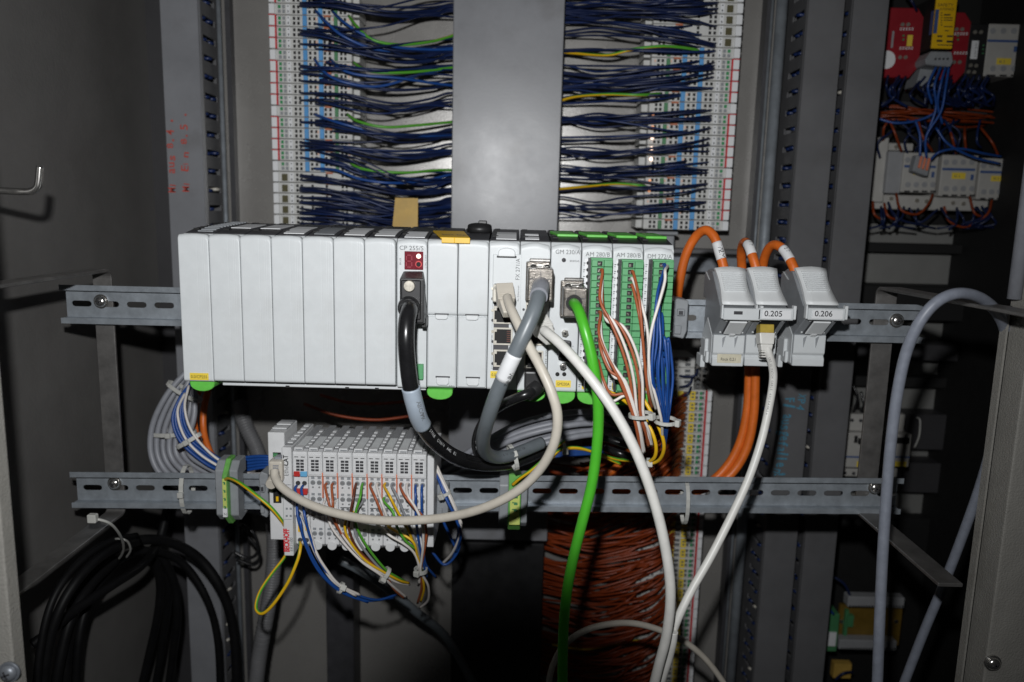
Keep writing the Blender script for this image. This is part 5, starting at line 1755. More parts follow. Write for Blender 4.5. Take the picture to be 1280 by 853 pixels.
def contacts(t, x0, rows, skip=()):
    sq = MB(); rd = MB(); rim = MB()
    for (py, y) in rows:
        for f in (.31, .74):
            cx = x0 + EW * f
            z = E(py)
            rd.cyl((cx, y + .001, z - .0032), (cx, y - .0004, z - .0035), .00180, seg=14)
            rim.cyl((cx, y + .001, z - .0032), (cx, y - .0002, z - .0032), .00222, seg=14)
            sq.box(cx - .0014, cx + .0014, y - .0003, y + .001, z + .0001, z + .0022)
            rd.cyl((cx, y + .001, z - .0074), (cx, y - .0004, z - .0074), .0009, seg=8)
    rim.build('contact_rim', M['tgrey'], t, kind='stuff')
    rd.build('contact_hole', M['hole_mid'], t, kind='stuff')
    sq.build('release_slot', M['tgrey'], t, kind='stuff')


def led_field(t, x0, yf=Y_EC):
    mb = MB(); mb.box(x0 + .0011, x0 + EW - .0011, yf - .0006, yf + .001, E(595), E(569.5)); lf = mb.build('led_window', M['ecat'], t, bevel=.0003)
    mb = MB()
    for c in (.38, .66):
        for r_ in range(4):
            z = E(577.5 + r_ * 3.8)
            mb.box(x0 + EW * c - .0015, x0 + EW * c + .0015, yf - .0009, yf - .0005, z - .0010, z + .0009)
    mb.build('led_lens', M['dark'], lf, kind='stuff')
    mb = MB()
    for c in (.28, .72): mb.box(x0 + EW * c - .0017, x0 + EW * c + .0017, yf - .0008, yf - .0005, E(573) - .0003, E(573) + .0003)
    mb.build('terminal_print', M['print'], lf, kind='stuff')


def ec_top(t, x0):
    zt = EZT + .0008
    mb = MB(); mb.box(x0 + .0012, x0 + EW * .62, Y_EC + .008, Y_EC + .039, zt, zt + .0016); mb.build('top_label', M['slide'], t, bevel=.0004)
    mb = MB(); mb.box(x0 + .0012, x0 + EW * .62, Y_EC + .040, YEB + .004, zt, zt + .0013); mb.build('top_latch', M['ecat_dk'], t, bevel=.0004)
    mb = MB()
    for k in range(6): mb.box(x0 + EW * .70, x0 + EW * .94, Y_EC + .010 + k * .0095, Y_EC + .0155 + k * .0095, zt, zt + .0012)
    mb.build('top_rib', M['ecat'], t)
    mb = MB(); mb.box(x0 + EW * .62, x0 + EW - .0002, Y_EC + .006, YEB - .002, zt - .0002, zt + .0004); mb.build('top_groove', M['ecat_dk'], t)
    mb = MB(); mb.box(x0 + .002, x0 + EW * .72, Y_EC - .0008, Y_EC + .006, EZT + .0012, EZT + .0042); mb.box(x0 + .003, x0 + EW * .70, Y_EC - .0012, Y_EC - .0008, EZT + .0018, EZT + .0034, 1); mb.build('label_clip', [M['ecat'], M['tgrey']], t, bevel=.0003)


# coupler at the left end of the station
t = thing('bus_coupler', 'white bus coupler with red lettering at the left end of the terminal station', 'bus coupler', (EB[0], Y_RAIL, EZB), GE)
xa, xb, xc = at(336, 600, .655).x, at(353.5, 600, Y_EC).x, EB[0]
mb = MB()
zt, zb = at(345, 541, .655).z, at(345, 675, .655).z
mb.prism_x([(.655, zt), (.655, zb), (.688, zb), (.696, zb + .004), (.696, zt)], xa, xb)
mb.build('port_housing', M['ecat'], t, bevel=.0006)
mb = MB(); zt2, zb2 = E(561), E(696); yf2 = Y_EC - .0022
mb.prism_x([(yf2, zt2), (yf2, zb2), (.690, zb2), (YEB - .012, zb2 + .004), (YEB - .012, zr2 - .0195), (Y_RAIL - .01, zr2 - .0195), (Y_RAIL - .01, zr2 + .0195), (YEB, zr2 + .0195), (YEB, zt2)], xb + .0002, xc - .0002)
mb.build('nameplate_housing', M['ecat'], t, bevel=.0006)
mb = MB()
for k in range(2): mb.box(xa + .001, xb - .001, .666 + k * .013, .673 + k * .013, zt, zt + .0012)
for k in range(6): mb.box(xb + .002, xc - .002, Y_EC + .010 + k * .0105, Y_EC + .016 + k * .0105, zt2, zt2 + .0012)
mb.build('top_rib', M['ecat'], t)
mb = MB(); mb.box(xa + .0004, xb - .0004, .664, .6955, zt - .0002, zt + .0003); mb.box(xb + .001, xc - .001, Y_EC + .004, YEB - .001, zt2 - .0002, zt2 + .0004); mb.build('top_groove', M['ecat_dk'], t)
mb = MB(); ec_body(mb, EB[0] + .0002, EB[1] - .0002, EZT, EZB); mb.build('power_section', M['ecat'], t, bevel=.0005)
led_field(t, EB[0]); ec_top(t, EB[0])
text('Ether', (xc - .0030, yf2, E(596)), ZD, -XD, .0040, M['print_grey'], t, .0105)
text('CAT', (xc - .0030, yf2, E(583.5)), ZD, -XD, .0044, M['print'], t, .0095, bold=.025)
text('BECKHOFF', at(361.8, 690, yf2), ZD, -XD, .0050, M['red_print'], t, .0215, bold=.05)
text('EK1100', at(366.5, 689, yf2), ZD, -XD, .0026, M['print_grey'], t, .0125)
mb = MB(); mb.box(xb + .001, xc - .001, yf2 - .0003, yf2, E(607.5), E(606.8)); mb.box(xb + .001, xc - .001, yf2 - .0003, yf2, E(650.5), E(650)); mb.build('panel_line', M['ecat_dk'], t)
for py in (636, 645):
    for px in (358.5, 363.5):
        Q = at(px, py, yf2); mb = MB(); mb.box(Q.x - .0009, Q.x + .0009, yf2 - .0003, yf2, Q.z - .0009, Q.z + .0009); mb.build('address_print', M['tgrey'], t)
for (fa, fb, m_, py0, py1) in ((.08, .50, 'tred', 591, 597.5), (.52, .97, 'tlblue', 591, 597.5), (.08, .50, 'tred', 613.5, 620), (.55, .97, 'tred', 613.5, 620)):
    mb = MB(); mb.box(EB[0] + EW * fa, EB[0] + EW * fb, Y_EC - .0012, Y_EC + .003, E(py1), E(py0)); mb.build('power_cap', M[m_], t, bevel=.0004)
mb = MB()
for py, yy in ((607, Y_EC + .0022), (629, Y_EC + .0022), (645, Y_EC + .0022), (680, Y_EC + .005)):
    for f in (.30, .74): mb.cyl((EB[0] + EW * f, yy + .001, E(py)), (EB[0] + EW * f, yy - .0004, E(py)), .0021, seg=12)
mb.build('contact_hole', M['dark'], t, kind='stuff')
mb = MB(); mb.box(EB[0] + EW * .2, EB[0] + EW * .42, Y_EC + .0035, Y_EC + .006, E(669), E(660)); mb.box(EB[0] + EW * .7, EB[0] + EW * .86, Y_EC + .0035, Y_EC + .006, E(667), E(661)); mb.build('shield_contact', M['amber'], t)
# ports of the coupler
for nm, (py0, py1) in (('upper_port', (566, 604)), ('lower_port', (612, 629))):
    mb = MB(); bx(mb, 341.5, py0, 351.5, py1, .6545, .657); mb.build('network_port', M['slot'], t)
mb = MB(); bx(mb, 345, 621, 348, 627, .654, .656); mb.build('port_latch', M['amber'], t)
mb = MB(); bx(mb, 341.5, 567, 347, 573, .654, .656); mb.build('port_led', M['tgreen2'], t)
pl = thing('network_plug', 'beige network plug in the bus coupler of the white terminal station', 'plug', at(345, 588, .645), 'network plugs')
mb = MB(); bx(mb, 335.5, 577, 353, 603, .640, .655); mb.build('plug_body', M['wbeige'], pl, bevel=.002, segs=2)
mb = MB()
for k in range(6): bx(mb, 341, 582 + k * 2.8, 348, 583.3 + k * 2.8, .6393, .641)
mb.build('grip_ribs', M['wlgrey'], pl)
mb = MB(); bx(mb, 342, 572, 351.5, 578, .646, .655); mb.build('plug_tip', M['wlgrey'], pl, bevel=.0008)
P = at(343.5, 596, .640); mb = MB(); mb.cyl(P + YD * .004, P - YD * .012 - ZD * .003, .0054, .0044, 16); mb.build('boot', M['wbeige'], pl, bevel=.0004, angle=50)

ec_words = ['first', 'second', 'third', 'fourth', 'fifth', 'sixth', 'seventh']
for i in range(1, 9):
    x0, x1 = EB[i], EB[i + 1]
    nm = 'rightmost white slice of the station, wired with two blue wires' if i == 8 else f'white slice of the terminal station, {ec_words[i - 1]} right of the bus coupler'
    t = thing('io_slice', nm, 'terminal module', ((x0 + x1) / 2, Y_RAIL, EZB), GE)
    mb = MB(); ec_body(mb, x0 + .0002, x1 - .0002, EZT, EZB); mb.build('body', M['ecat'], t, bevel=.0005)
    led_field(t, x0); ec_top(t, x0)
    contacts(t, x0, [(601.5, Y_EC + .0022), (622, Y_EC + .0022), (641, Y_EC + .0022), (667, Y_EC + .005)])
    if i >= 2:
        mb = MB(); mb.box(x0 - .0005, x0 + .0005, Y_EC - .0004, Y_EC + .004, E(624), E(592.5)); mb.build('orange_divider', M['ored'], t, bevel=.0003)
    mb = MB()
    for f in (.5,):
        mb.cyl((x0 + EW * f, Y_EC + .0055, EZB + .003), (x0 + EW * f, Y_EC + .0040, EZB + .003), .0042, seg=18)
    mb.build('release_tab', M['ecat'], t, bevel=.0004, angle=50)
    mb = MB(); mb.box(x0 + .0022, x1 - .0022, Y_EC + .0012, Y_EC + .0024, E(636.5), E(635.8)); mb.box(x0 + .003, x0 + .005, Y_EC + .0012, Y_EC + .0024, E(638.6), E(637.4)); mb.box(x1 - .0055, x1 - .0035, Y_EC + .0012, Y_EC + .0024, E(638.6), E(637.4)); mb.build('contact_print', M['print_grey'], t, kind='stuff')
t = thing('end_cover', 'plain white end cover closing the right side of the terminal station', 'end cover', (EB[9], Y_RAIL, EZB), GE)
mb = MB(); mb.prism_x([(Y_EC + .004, EZT - .002), (Y_EC + .004, EZB + .004), (.69, EZB + .002), (YEB - .012, EZB + .006), (YEB - .012, zr2 - .0195), (Y_RAIL - .01, zr2 - .0195), (Y_RAIL - .01, zr2 + .0195), (YEB - .002, zr2 + .0195), (YEB - .002, EZT - .001)], EB[9] + .0003, EB[9] + .0062)
mb.build('cover_plate', M['ecat'], t, bevel=.0006)

# wires of the station
GS = 'coloured wires of the white terminal station'


def st_wire(color, label, px, py, via, r=1.15, m2=None):
    P0 = at(px, py, Y_EC + .003)
    ctrl = [P0, P0 + Vector((0, -.006, -.001))] + pix(via)
    pts = spline(ctrl, 7)
    mb = MB(); mb.tube(pts, r / 1000, 8, 0, (1, .5) if m2 else None)
    return tag(mb.build('signal_wire', [M[color], M[m2]] if m2 else M[color], origin=pts[0]), label, 'wire', GS), pts


hole = lambda i, f: 365.6 + 18.6 * (i + f)
T1 = (481, 718); T2 = (525, 712)
bunch1 = [('wbrown', 'left brown', hole(2, .31), 604), ('wbrown', 'right brown', hole(2, .74), 604), ('wdbrown', 'dark brown', hole(4, .31), 604), ('wgrn', 'green', hole(4, .74), 604)]
ws = [
    ('wbrown', 'left brown wire in the second slice, leading to the left tie', hole(2, .31), 604, [(410, 625, .636), (418, 650, .635), (430, 672, .640), (450, 693, .648), (470, 710, .655), (482, 719, .660), (492, 736, .672), (505, 748, .69)]),
    ('wbrown', 'right brown wire in the second slice, leading to the left tie', hole(2, .74), 604, [(416, 628, .634), (417, 650, .636), (436, 678, .640), (458, 700, .648), (481, 716, .658), (496, 724, .665), (510, 730, .68)]),
    ('wwht', 'outer white wire sweeping from the second slice to the left tie', hole(2, .2), 626, [(408, 640, .640), (414, 658, .638), (427, 676, .640), (452, 702, .645), (476, 719, .655), (490, 732, .668), (508, 747, .69)]),
    ('wwht', 'inner white wire sweeping from the second slice to the left tie', hole(2, .9), 626, [(421, 642, .640), (425, 662, .638), (438, 682, .640), (460, 704, .648), (480, 718, .656), (494, 727, .666), (512, 731, .68)]),
    ('wdbrown', 'dark brown wire in the fourth slice', hole(4, .31), 604, [(441, 625, .636), (437, 648, .637), (437, 665, .640), (450, 690, .648), (481, 717, .660), (500, 727, .672)]),
    ('wgrn', 'green wire in the fourth slice', hole(4, .74), 604, [(450, 622, .634), (444, 645, .635), (448, 664, .638), (462, 688, .645), (482, 712, .657), (497, 722, .668), (508, 728, .68)]),
    ('wyel', 'yellow wire curving past the fourth slice to the left tie', hole(4, .1), 640, [(434, 648, .637), (431, 660, .636), (437, 676, .638), (456, 700, .646), (481, 716, .654), (500, 726, .664), (511, 729, .675)]),
    ('wgry', 'grey wire in the fourth slice', hole(4, .74), 625, [(447, 636, .638), (443, 652, .638), (446, 672, .641), (462, 696, .648), (482, 717, .659), (498, 726, .67)]),
    ('wbrown', 'brown wire in the fifth slice', hole(5, .31), 604, [(469, 622, .634), (478, 645, .634), (482, 655, .64)]),
    ('wwht', 'white wire in the fifth slice', hole(5, .74), 604, [(476, 625, .633), (483, 645, .634), (487, 656, .64)]),
    ('wyel', 'yellow wire in the sixth slice', hole(6, .25), 604, [(487, 620, .632), (495, 636, .632), (503, 650, .634), (511, 664, .638), (516, 678, .645)]),
    ('wgrn', 'green wire passing through the sixth slice to the right tie', hole(6, .2), 622, [(491, 640, .635), (496, 658, .636), (507, 676, .640), (521, 688, .648), (525, 700, .652), (527, 716, .66)]),
    ('wgry', 'left grey wire in the sixth slice', hole(6, .74), 604, [(496, 620, .634), (505, 642, .635), (516, 668, .640), (523, 690, .648), (524, 712, .655), (523, 732, .67)]),
    ('wbrown', 'brown wire in the seventh slice leading to the right tie', hole(7, .31), 604, [(506, 620, .634), (518, 635, .633), (528, 646, .634), (533, 665, .638), (530, 690, .646), (526, 712, .654), (527, 735, .67), (522, 754, .69)]),
    ('wwht', 'white wire in the seventh slice leading to the right tie', hole(7, .74), 604, [(510, 620, .634), (520, 636, .631), (528, 655, .632), (529, 680, .640), (527, 700, .648), (526, 715, .654), (535, 732, .665), (535, 750, .68), (525, 760, .69)]),
    ('wwht', 'long white wire looping from the fifth slice to the right tie', hole(5, .74), 650, [(480, 662, .640), (488, 670, .638), (505, 680, .640), (518, 692, .646), (524, 710, .653), (524, 730, .665)]),
    ('wyel', 'yellow wire hanging below the right tie', hole(6, .6), 655, [(515, 676, .640), (522, 696, .648), (526, 713, .656), (530, 735, .668), (526, 752, .68)]),
    ('wblue', 'left blue wire in the rightmost slice', hole(8, .31), 606, [(519.5, 622, .640), (520, 650, .640), (524, 680, .645), (528, 700, .652), (534, 722, .665)]),
    ('wblue', 'right blue wire in the rightmost slice', hole(8, .74), 606, [(527, 622, .640), (527.5, 650, .640), (529, 680, .645), (532, 705, .655), (545, 722, .67)]),
]
for color, lab, px, py, via in ws:
    st_wire(color, lab, px, py, via)
tie_at('clear cable tie on the left wire bunch below the terminal station', at(482, 717, .657), Vector((.75, .2, -.55)), .0052, head=Vector((-.5, -.7, -.3)), wmm=3.5)
tie_at('clear cable tie on the right wire bunch below the terminal station', at(526, 713, .654), Vector((.02, .1, -1)), .0050, head=Vector((-.5, -1, 0)), wmm=3.5)
GBW = 'blue wires of the bus coupler'
bw = []
for k, (lab, px, py, via, m_) in enumerate([
    ('left blue wire hanging from the bus coupler', hole(0, .30), 607, [(371, 622, .640), (372, 645, .632), (379, 670, .632), (391, 698, .636), (407, 722, .642), (430, 740, .655), (460, 751, .67), (492, 747, .69)], 'wblue'),
    ('right blue wire hanging from the bus coupler', hole(0, .72), 607, [(378, 622, .640), (381, 645, .630), (388, 672, .630), (399, 700, .634), (415, 724, .642), (440, 741, .656), (470, 750, .672), (495, 744, .69)], 'wblue'),
    ('lower blue wire hanging from the bus coupler', hole(0, .45), 640, [(375, 650, .632), (379, 672, .630), (390, 700, .634), (405, 722, .641), (428, 741, .654), (460, 753, .67)], 'wblue'),
    ('first white-blue wire hanging beside the blue ones of the bus coupler', hole(0, .8), 640, [(383, 655, .632), (390, 682, .632), (402, 706, .636), (418, 728, .643), (445, 745, .657)], 'wwht'),
    ('second white-blue wire hanging beside the blue ones of the bus coupler', hole(0, .95), 645, [(386, 660, .632), (395, 690, .632), (408, 712, .637), (424, 731, .645), (450, 744, .66)], 'wwht')]):
    o, p = st_wire(m_, lab, px, py, via, 1.2); o['group'] = GBW; bw.append(p)
tie_at('clear cable tie on the blue wires hanging from the bus coupler', at(426, 735, .650), Vector((.8, .25, -.5)), .0042, head=Vector((.3, -.8, .5)))
cable('earth_wire', 'green-yellow wire looping below the bus coupler', 'wire', [(375, 678, .654), (375.5, 684, .645), (372, 700, .640), (360, 728, .638), (342, 755, .638), (328, 767, .640), (320, 760, .645), (325, 740, .655), (340, 717, .67), (356, 696, .685), (362, 680, .70)], 1.5, M['wyel'], seg=10, n=8, m2=M['wgrn'], frac=.3, twist=.02)
cable('earth_wire', 'green-yellow wire bridging from the earth terminal to the bus coupler', 'wire', [(281, 600, .678), (287, 598, .668), (300, 604, .655), (320, 619, .645), (338, 634, .644), (350, 648, .648), (355, 656, .655), (354, 662, .668)], 1.55, M['wgrn'], seg=10, n=8, m2=M['wyel'], frac=.6)

# blue and white wires at the right end of the station
for k, (lab, c, m_) in enumerate([
    ('front blue wire dropping right of the terminal station', [(520, 545, .70), (532, 570, .69), (545, 592, .68), (556, 620, .67), (568, 645, .668), (576, 668, .675), (570, 690, .70)], 'wblue'),
    ('rear blue wire dropping right of the terminal station', [(522, 550, .71), (534, 575, .70), (545, 610, .69), (550, 640, .685), (560, 665, .69), (572, 690, .70)], 'wblue'),
    ('third blue wire dropping right of the terminal station', [(526, 545, .70), (540, 575, .685), (552, 604, .675), (562, 632, .67), (574, 655, .675), (566, 700, .71)], 'wblue'),
    ('front white wire dropping right of the terminal station', [(534, 560, .69), (545, 585, .68), (556, 608, .672), (566, 630, .668), (577, 655, .672)], 'wwht'),
    ('rear white wire dropping right of the terminal station', [(539, 566, .69), (550, 592, .68), (561, 616, .672), (571, 640, .670), (576, 664, .676), (566, 690, .70), (552, 706, .72)], 'wwht'),
    ('loop of blue wire low right of the terminal station', [(540, 690, .70), (556, 706, .70), (572, 690, .70), (576, 665, .69)], 'wblue')]):
    cable('signal_wire', lab, 'wire', c, 1.3, M[m_], 'wires dropping right of the terminal station', seg=8, n=8)
tie_at('clear cable tie on the wires right of the terminal station', at(556, 617, .672), Vector((.4, 0, -.9)), .0048, head=Vector((-.5, -.9, 0)))

# ================================================================== grey cable loom behind
GL = 'light grey cables of the looped loom'
ends = ['outermost', 'second', 'third', 'fourth', 'fifth', 'sixth', 'innermost']
loom = []
for k in range(7):
    o = k * 8.2
    dy = (k % 3) * .008
    c = [(262 - o * .1, 440 + o * .1, .80 + dy), (232 + o * .25, 466 + o * .25, .785 + dy), (206 + o * .75, 498 + o * .4, .775 + dy), (190 + o * .95, 535 + o * .2, .77 + dy), (190 + o * .95, 572 - o * .1, .765 + dy), (208 + o * 1.0, 600 - o * .35, .76 + dy),
         (250 + o * .9, 622 - o * .45, .755 + dy), (310 + o * .6, 638 - o * .5, .755 + dy), (370, 646 - o * .6, .765 + dy), (440, 642 - o * .6, .775 + dy), (510, 618 - o * .5, .775 + dy), (566, 594 - o * .35, .752 + dy), (608, 578 - o * .55, .738 + dy), (650, 563 - o * .68, .732 + dy), (700, 550 - o * .66, .732 + dy), (748, 543 - o * .55, .742 + dy), (800, 550 - o * .4, .77)]
    ob, p = cable('grey_cable', f'{ends[k]} light grey cable of the loom looping behind the lower rail', 'cable', c, 3.0, M['wlgrey'], GL, seg=10, n=8)
    loom.append(p)
tie_at('clear cable tie on the grey loom left of the controller', at(216, 541, .777), Vector((.05, 0, -1)), .0232, head=Vector((0, -1, 0)), wmm=4, flat=.45)
tie_at('clear cable tie on the upper bend of the grey loom', at(231, 490, .78), Vector((-.55, 0, -.8)), .0185, head=Vector((.3, -1, 0)), wmm=4, flat=.45)
tie_at('clear cable tie round the rail and the grey loom', at(234, 612, .712), Vector((1, 0, 0)), .0232, head=Vector((0, -1, .0)), wmm=4, flat=.6)
tie_at('clear cable tie round the grey cables behind the green cable', at(742, 526, .738), Vector((1, 0, .1)), .0195, head=Vector((0, -1, .1)), wmm=3, flat=.75)
tie_at('clear cable tie round the rail at the lower right', at(856, 628, .71), Vector((1, 0, 0)), .0205, head=Vector((0, 1, 0)), wmm=3.5, flat=.65)
for k in range(5):
    o = k * 3.6
    c = [(240, 478, .775), (226 + o * .3, 496, .765), (216 + o * .9, 522, .757), (223 + o * 1.0, 548 - o * .3, .752), (244 + o * .9, 570 - o * .6, .750), (272 + o * .5, 587 - o * .8, .748), (304, 588 - o * 1.1, .745), (336, 584 - o * .9, .74), (380, 588 - o * .5, .745), (440, 592, .75), (520, 590, .76), (580, 584 - o * .4, .765), (620, 578 - o * .4, .77), (700, 570 - o * .5, .775), (760, 566 - o * .5, .785)]
    cable('signal_wire', f'{["outermost", "second", "third", "fourth", "innermost"][k]} blue wire of the loom curving under the first controller module', 'wire', c, 1.6, M['wblue'], 'blue wires of the loom', seg=8, n=8)
for k, c in enumerate([[(236, 482, .765), (231, 510, .748), (240, 540, .744), (262, 566, .742), (285, 582, .742), (310, 592, .742), (336, 592, .738)], [(231, 492, .766), (222, 515, .748), (230, 545, .744), (250, 568, .742), (278, 586, .742)]]):
    cable('signal_wire', ['inner', 'outer'][k] + ' white wire lying on the blue wires of the loom', 'wire', c, 1.3, M['wwht'], 'white wires on the loom', seg=8, n=8)
tie_at('clear cable tie on the blue wires of the loom', at(236, 551, .748), Vector((.5, 0, -.8)), .013, head=Vector((0, -1, .1)), wmm=4, flat=.5)
for k, c in enumerate([[(256, 470, .82), (245, 500, .81), (243, 530, .80), (250, 558, .80), (264, 580, .80)], [(266, 470, .82), (257, 500, .81), (254, 530, .80), (259, 556, .80), (272, 578, .80), (300, 590, .80)], [(232, 545, .80), (238, 570, .79), (252, 585, .785), (270, 590, .785)]]):
    cable('orange_cable', ['left', 'right', 'lower'][k] + ' orange cable behind the blue wires of the loom', 'cable', c, 3.4, M['cvorange'], 'orange cables behind the loom', seg=10, n=8)
for k, c in enumerate([[(380, 505, .82), (420, 519, .82), (470, 525, .82), (520, 519, .82)], [(400, 494, .80), (440, 504, .80), (490, 504, .80), (540, 496, .80)]]):
    cable('orange_cable', f'{["lower", "upper"][k]} orange cable in the shade under the blank modules', 'cable', c, 1.6, M['worange'], 'orange cables in the shade', seg=8, n=8)
# ties of the thick grey and black pair, small twisted wires
tie_at('clear cable tie holding the thick grey and black cables together', at(641, 572, .656), Vector((1, .3, .25)), .0108, head=Vector((0, -1, .55)), wmm=3.5, tail=-.004, flat=.9)
for lab, c in [('upper green-yellow wire rising right from the pale earth terminal', [(641, 606, .674), (650, 598, .668), (664, 588, .664), (680, 574, .664), (694, 560, .668), (705, 552, .68)]),
               ('lower green-yellow wire rising right from the pale earth terminal', [(647, 608, .674), (658, 600, .667), (674, 586, .664), (690, 570, .666), (706, 561, .672), (730, 562, .68), (752, 570, .69), (775, 580, .70)]),
               ('green-yellow wire arching right from the tie above the pale earth terminal', [(690, 572, .672), (702, 562, .672), (722, 560, .676), (745, 566, .684), (770, 574, .695), (800, 577, .71)])]:
    cable('earth_wire', lab, 'wire', c, 1.5, M['wgrn'], 'green-yellow wires at the pale earth terminal', seg=10, n=8, m2=M['wyel'], frac=.5, twist=.03)
tie_at('clear cable tie on the green-yellow wires above the rail', at(706, 561.5, .672), Vector((1, 0, .1)), .004, head=Vector((0, -1, -.1)))
# loose black cables in the shade right of the green cable
for k, c in enumerate([[(752, 520, .70), (775, 532, .69), (795, 545, .69), (800, 565, .70), (790, 580, .72)], [(748, 545, .70), (770, 552, .69), (792, 560, .69), (796, 578, .71)], [(756, 560, .71), (778, 568, .70), (800, 574, .71)]]):
    cable('black_cable', f'{["upper", "middle", "lower"][k]} short black cable in the shade behind the white patch cable', 'cable', c, 3.6, M['wblack'], 'short black cables', seg=10, n=8)

# ================================================================== corrugated conduit
def conduit(label, c, r):
    pts = spline(pix(c), 40)
    L = 0; rb = []
    for i, p in enumerate(pts):
        if i: L += (p - pts[i - 1]).length
        rb.append(1 + .09 * math.sin(L / .0030 * 2 * math.pi))
    mb = MB(); mb.tube(pts, r, 12, ribs=rb)
    o = mb.build('corrugated_conduit', M['conduit'], origin=pts[len(pts) // 2])
    return tag(o, label, 'conduit', 'corrugated conduits')


conduit('grey corrugated conduit rising behind the bus coupler', [(300, 505, .90), (306, 530, .88), (320, 560, .87), (332, 600, .86), (340, 640, .85), (343, 680, .84), (341, 720, .83), (334, 765, .82), (325, 815, .815), (318, 870, .81)], .0085)

# ================================================================== black cables at lower left
GK = 'thick black cables coiled at the lower left'
blacks = [
    ('front', [(52, 890, .61), (60, 810, .615), (78, 755, .625), (108, 712, .65), (142, 686, .69), (172, 678, .74)], 5.2),
    ('outer arch of the', [(80, 890, .66), (84, 800, .665), (96, 745, .68), (122, 704, .71), (160, 679, .75), (204, 676, .785), (246, 696, .81), (276, 736, .815), (292, 790, .82), (297, 880, .82)], 6.4),
    ('diagonal', [(40, 806, .62), (62, 790, .63), (95, 762, .66), (140, 732, .70), (176, 708, .75), (196, 682, .80), (206, 650, .82), (212, 615, .84)], 5.4),
    ('inner left hanging', [(172, 880, .84), (186, 820, .84), (197, 770, .835), (200, 730, .83), (192, 700, .82), (170, 682, .80)], 5.6),
    ('inner arch of the', [(94, 890, .68), (98, 805, .685), (110, 755, .70), (134, 715, .73), (164, 692, .77), (200, 690, .80), (232, 708, .82), (258, 748, .825), (272, 800, .83), (276, 880, .83)], 5.0),
    ('slim outer', [(44, 890, .60), (50, 815, .605), (66, 750, .62), (98, 704, .65), (136, 678, .69), (170, 670, .74)], 4.0),
    ('inner right hanging', [(208, 880, .84), (216, 820, .84), (222, 770, .835), (218, 730, .83), (205, 700, .82), (190, 684, .81)], 5.6),
    ('rear hanging', [(190, 880, .86), (204, 800, .86), (211, 740, .85), (206, 700, .84)], 5.2),
    ('lowest front', [(66, 890, .64), (74, 830, .645), (90, 770, .66), (115, 730, .69), (145, 700, .73)], 5.4)]
for lab, c, r in blacks:
    cable('black_cable', f'{lab} thick black cable coiled at the lower left', 'cable', c, r * .82, M['wmatte'], GK, seg=14, n=8)
# the long clear tie with its tail on that coil
tt = thing('cable_tie', 'long clear cable tie sticking up from the black cable coil', 'cable tie', at(150, 672, .745), 'cable ties')
for nm, c, r in (('strap', [(112, 649, .630), (125, 650, .632), (138, 655, .640), (148, 666, .66), (154, 680, .69), (153, 692, .715), (146, 702, .74)], 1.3), ('tail', [(142, 674, .70), (152, 674, .69), (160, 678, .70), (163, 688, .715), (158, 697, .73)], 1.1)):
    pts = spline(pix(c), 8); mb = MB()
    mb.tube(pts, r / 1000, 6); mb.build(nm, M['tie'], tt)
mb = MB(); bx(mb, 108, 644.5, 119, 655, .626, .632); mb.build('head', M['tie'], tt, bevel=.0008)

# small dark cable loops below the earth terminal
for k, c in enumerate([[(300, 655, .88), (318, 668, .88), (322, 690, .88), (310, 698, .88), (292, 690, .88)], [(302, 662, .89), (324, 690, .89), (318, 706, .89), (296, 700, .89)]]):
    cable('black_cable', ['upper', 'lower'][k] + ' thin dark loop of cable behind the bus coupler', 'cable', c, 2.0, M['wblack'], 'thin dark cable loops', seg=8, n=8)
cable('black_cable', 'dim grey cable lying slanted below the terminal station', 'cable', [(425, 700, .80), (450, 713, .80), (480, 732, .80), (520, 765, .82), (560, 800, .86), (600, 870, .89)], 5.0, M['wgrey'], seg=10, n=8)
# dark vertical ducts at the bottom centre left
mb = MB(); bx(mb, 408, 690, 442, 900, .915, Y_PLATE - .001); tag(mb.build('wiring_duct', M['dark'], bevel=.001), 'narrow black wiring duct low on the plate under the terminal station', 'cable duct')

# ================================================================== the grey cable at the right
gc, gcp = cable('grey_cable', 'blue-grey cable rising at the right and bending over the bracket arm', 'cable',
      [(1096, 875, .56), (1099, 790, .56), (1103, 700, .565), (1108, 620, .57), (1114, 550, .57), (1122, 490, .568), (1133, 440, .565), (1150, 402, .56), (1172, 377, .558), (1198, 367, .56), (1224, 372, .57), (1244, 388, .585), (1256, 412, .60), (1260, 445, .615), (1254, 495, .63), (1243, 545, .64), (1226, 605, .65), (1205, 665, .655), (1180, 730, .66), (1155, 790, .665), (1124, 870, .67)],
      4.1, M['wbgrey'], seg=14, n=9)
path_text('ROBOTIC 801 CP 4G0.5', gcp, .0041, 128, M['print'], gc, .0024, Vector((-.3, -1, .1)), step=.95)

# ================================================================== recessed devices at the upper right
YR = .985
def dev(name, label, cat, group=None, px=1150, py=200): return thing(name, label, cat, at(px, py, YR), group)


def circ(mb, px, py, Y, r, d=.0012, mi=0): 
    Q = at(px, py, Y); mb.cyl(Q + YD * .001, Q - YD * d, r, seg=12, mi=mi)


